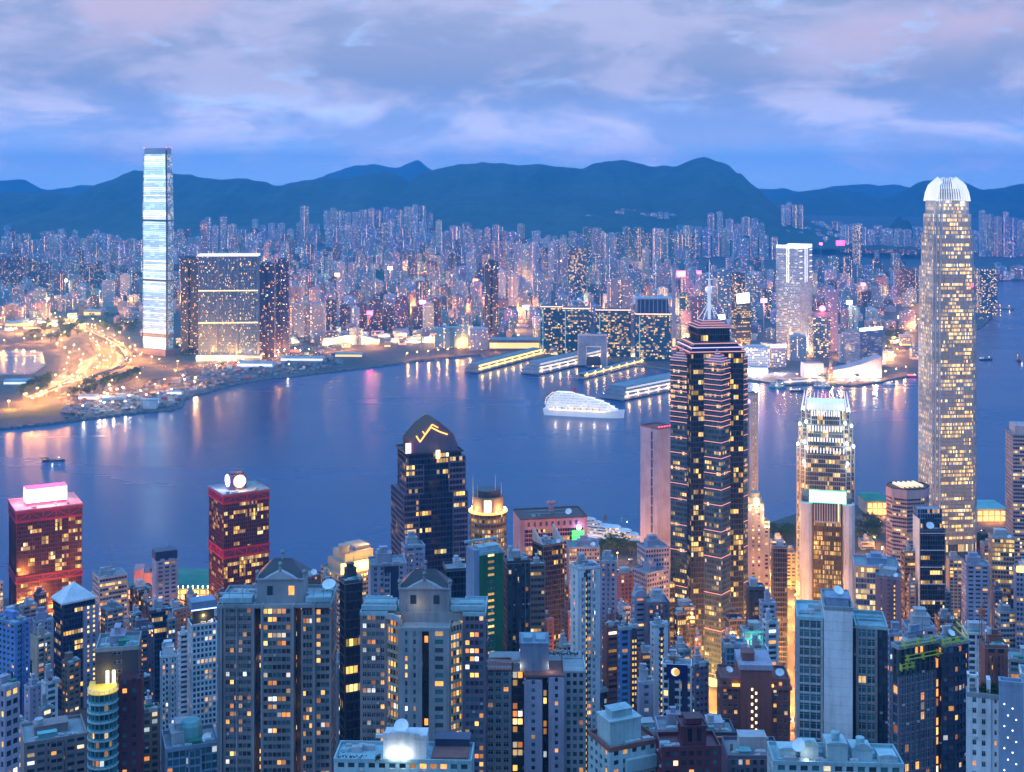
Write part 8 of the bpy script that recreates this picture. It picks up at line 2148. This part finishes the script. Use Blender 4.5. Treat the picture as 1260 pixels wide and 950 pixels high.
for i, cnt_, lab, grp in ((0, 16, 'car driving on the bright amber street left of the glass apartment tower', 'cars on the bright street'), (1, 22, 'car on the near shore road', 'cars on the near shore road'), (2, 14, 'car on the second shore road', 'cars on the second shore road')):
    Q = NR[i]
    for k in range(cnt_):
        j = gc.randrange(len(Q) - 1); a, b = Q[j], Q[j + 1]; p = a + (b - a) * gc.random(); d = Vector(((b - a).x, (b - a).y)).normalized(); s = gc.choice((-1, 1)); n = Vector((-d.y, d.x)) * -s * gc.uniform(1.6, 5)
        x, y = p.x + n.x, p.y + n.y; kind = gc.choice(CARS)
        o = tag(empty('car', (x, y, tz(x, y) + .95), math.atan2(d.y * s, d.x * s)), lab, 'car', grp)
        for nm, me in kind[0]: link(nm, me, o)
        for sy in (0, 1.15): link('headlight', kind[1], o, (0, sy, 0)); link('tail_light', kind[2], o, (0, sy + .05, 0))
        for wx in (-1.4, 1.4):
            for wy in (-.8, .8): link('wheel', kind[3], o, (wx, wy, .33))
for lab, grp, seq in (('car on the amber expressway by the toll plaza', 'cars on the amber expressway', [(q, 3.7) for q in RD[0]]), ('car on the raised flyover ramp', 'cars on the flyover', EXPRESS), ('car on the far coast road', 'cars on the far coast road', [(q, 3.8) for q in RD[1]])):
    for k in range(34 if 'coast' not in lab else 24):
        j = gc.randrange(len(seq) - 1); a, b = seq[j][0], seq[j + 1][0]; p = a + (b - a) * gc.random(); d = (b - a).normalized(); s = gc.choice((-1, 1)); n = Vector((-d.y, d.x)) * -s * gc.uniform(1.5, 4.8 if 'flyover' in lab else 12)
        kind = gc.choice(CARS); o = tag(empty('car', (p.x + n.x, p.y + n.y, seq[j][1] + .05), math.atan2(d.y * s, d.x * s)), lab, 'car', grp)
        for nm, me in kind[0]: link(nm, me, o)
        for sy in (0, 1.15): link('headlight', kind[1], o, (0, sy, 0)); link('tail_light', kind[2], o, (0, sy + .05, 0))
def near_pier(label, px0, px1, py, dp, h, rmat, lit=True, name='pier_building'):
    D = F * 395 / (py - HY); w = (px1 - px0) * D / F
    T = new_root(name, label, 'pier', (PX(px0, D), D, 4.6), 0)
    m = MB(); m.box(0, w, 0, dp, 0, h); part(T, 'wall', m, W['beige'])
    n = max(2, int(w / 6)); 
    for s in range(2):
        m = MB()
        for i in range(n): m.box(w * (i + .15) / n, w * (i + .85) / n, -.6, -.06, h * (.1 + .45 * s), h * (.42 + .45 * s))
        part(T, 'lit_arcade', m, lamp_mat('amber_arcade', (1, .5, .18), 1.3))
    m = MB(); m.box(-1.5, w + 1.5, -1.5, dp + 1.5, h, h + .8); m.solid([(-1, -1, h + .8), (w + 1, -1, h + .8), (w + 1, dp + 1, h + .8), (-1, dp + 1, h + .8), (4, dp * .5, h + 4), (w - 4, dp * .5, h + 4)], [(0, 1, 5, 4), (2, 3, 4, 5), (1, 2, 5), (3, 0, 4), (0, 3, 2, 1)]); part(T, 'roof', m, W[rmat])
    light_at(T, w * .3, -8, 5, 14000, ORG, 1); light_at(T, w * .7, -8, 5, 14000, ORG, 1)
    return T
near_pier('teal-roofed ferry pier left of the octagonal tower', 1067, 1092, 634, 40, 17, 'roof green'); near_pier('amber arcaded ferry pier with a blue-green roof, right of the tallest tower', 1202, 1238, 642, 40, 15, 'teal')
near_pier('low green-roofed terminal with helipad lamps behind the lavender tower', 157, 262, 738, 60, 11, 'roof green', name='terminal')
T = new_root('terminal_block', 'pink ferry terminal block with dark rooftop panels by the west shore', 'building', (PX(165, 1215), 1215, 4), R(12)); w = 28; m = MB(); m.box(0, w * .3, 0, 20, 0, 34); m.box(w * .3, w, 2, 20, 0, 30); part(T, 'wall', m, W['salmon']); m = MB(); m.box(w * .35, w * .95, 1.4, 1.95, 6, 12); part(T, 'lit_front', m, lamp_mat('amber_arcade', (1, .5, .18), 1.3)); antenna(T, 4, 8, 34, 8); m = MB()
for i in range(4): m.box(w * .5 + i * 4, w * .5 + i * 4 + 3.2, 6, 16, 30.5, 33)
part(T, 'roof_panel', m, W['navy'])
for k in range(14):
    x = PX(222 + k * 3, 1240); X2, Y2 = x, 1192 + (k % 2) * 30
    o = tag(empty('helipad_lamp', (X2, Y2, 20.5), 0), 'small green-white edge lamp on the green terminal roof', 'lamp', 'edge lamps on the green terminal roof'); mm = MB(); mm.lathe([(.15, -2), (.15, 0), (.55, .2), (.3, .9)], 6); mm.build('lamp_head', lamp_mat('pale_green_lamp', (.75, 1, .8), 10), o)
def hgrove(n, poly, label, group, s):
    c = 0; xs_, ys_ = [p[0] for p in poly], [p[1] for p in poly]
    while c < n:
        px, py = gr.uniform(min(xs_), max(xs_)), gr.uniform(min(ys_), max(ys_)); x, y, z = HGP(px, py); plant_tree(x, y, z, label, group, s); c += 1
for i, (px, wd, py, D, st) in enumerate([(1056, 20, 668, 1400, 'office band'), (1036, 16, 676, 1330, 'office grid'), (1112, 22, 690, 1180, 'office band'), (1164, 20, 690, 1150, 'flats beige'), (1170, 34, 664, 1420, 'office brite'), (1206, 26, 672, 1330, 'office grid'), (948, 18, 668, 1380, 'office band'), (964, 16, 682, 1260, 'flats beige'), (1226, 22, 690, 1180, 'flats grey'), (1122, 26, 672, 1330, 'office brite')]):
    tower('podium_block', ['pale low podium with lit bands behind the blue glass office', 'small gridded podium beside the bank block', 'banded low block at the foot of the octagonal tower', 'beige low block right of the black glass tower', 'broad gold-lit podium at the foot of the tallest tower', 'gridded low block before the arcaded pier', 'banded low block behind the narrow dark tower', 'beige low block left of the finned tower', 'grey low block below the pink-framed tower', 'gold-lit low block between the octagonal and tallest towers'][i], 'building', px, px + wd * .2, px + wd, py, D, st, ratio=1.0, base=4)
hgrove(26, [(1056, 640), (1086, 668)], 'dark tree in the waterfront park left of the octagonal tower', 'trees in the waterfront park', 1.0)
hgrove(26, [(736, 672), (786, 684)], 'dark tree along the near shore road by the moored ferry', 'trees by the moored ferry', 1.0)
hgrove(20, [(1190, 668), (1236, 676)], 'dark tree in the garden at the tallest tower', 'trees in the garden at the tallest tower', 1.0)
hgrove(16, [(950, 655), (980, 668)], 'dark tree near the shore by the finned tower', 'trees by the finned tower', 1.0)
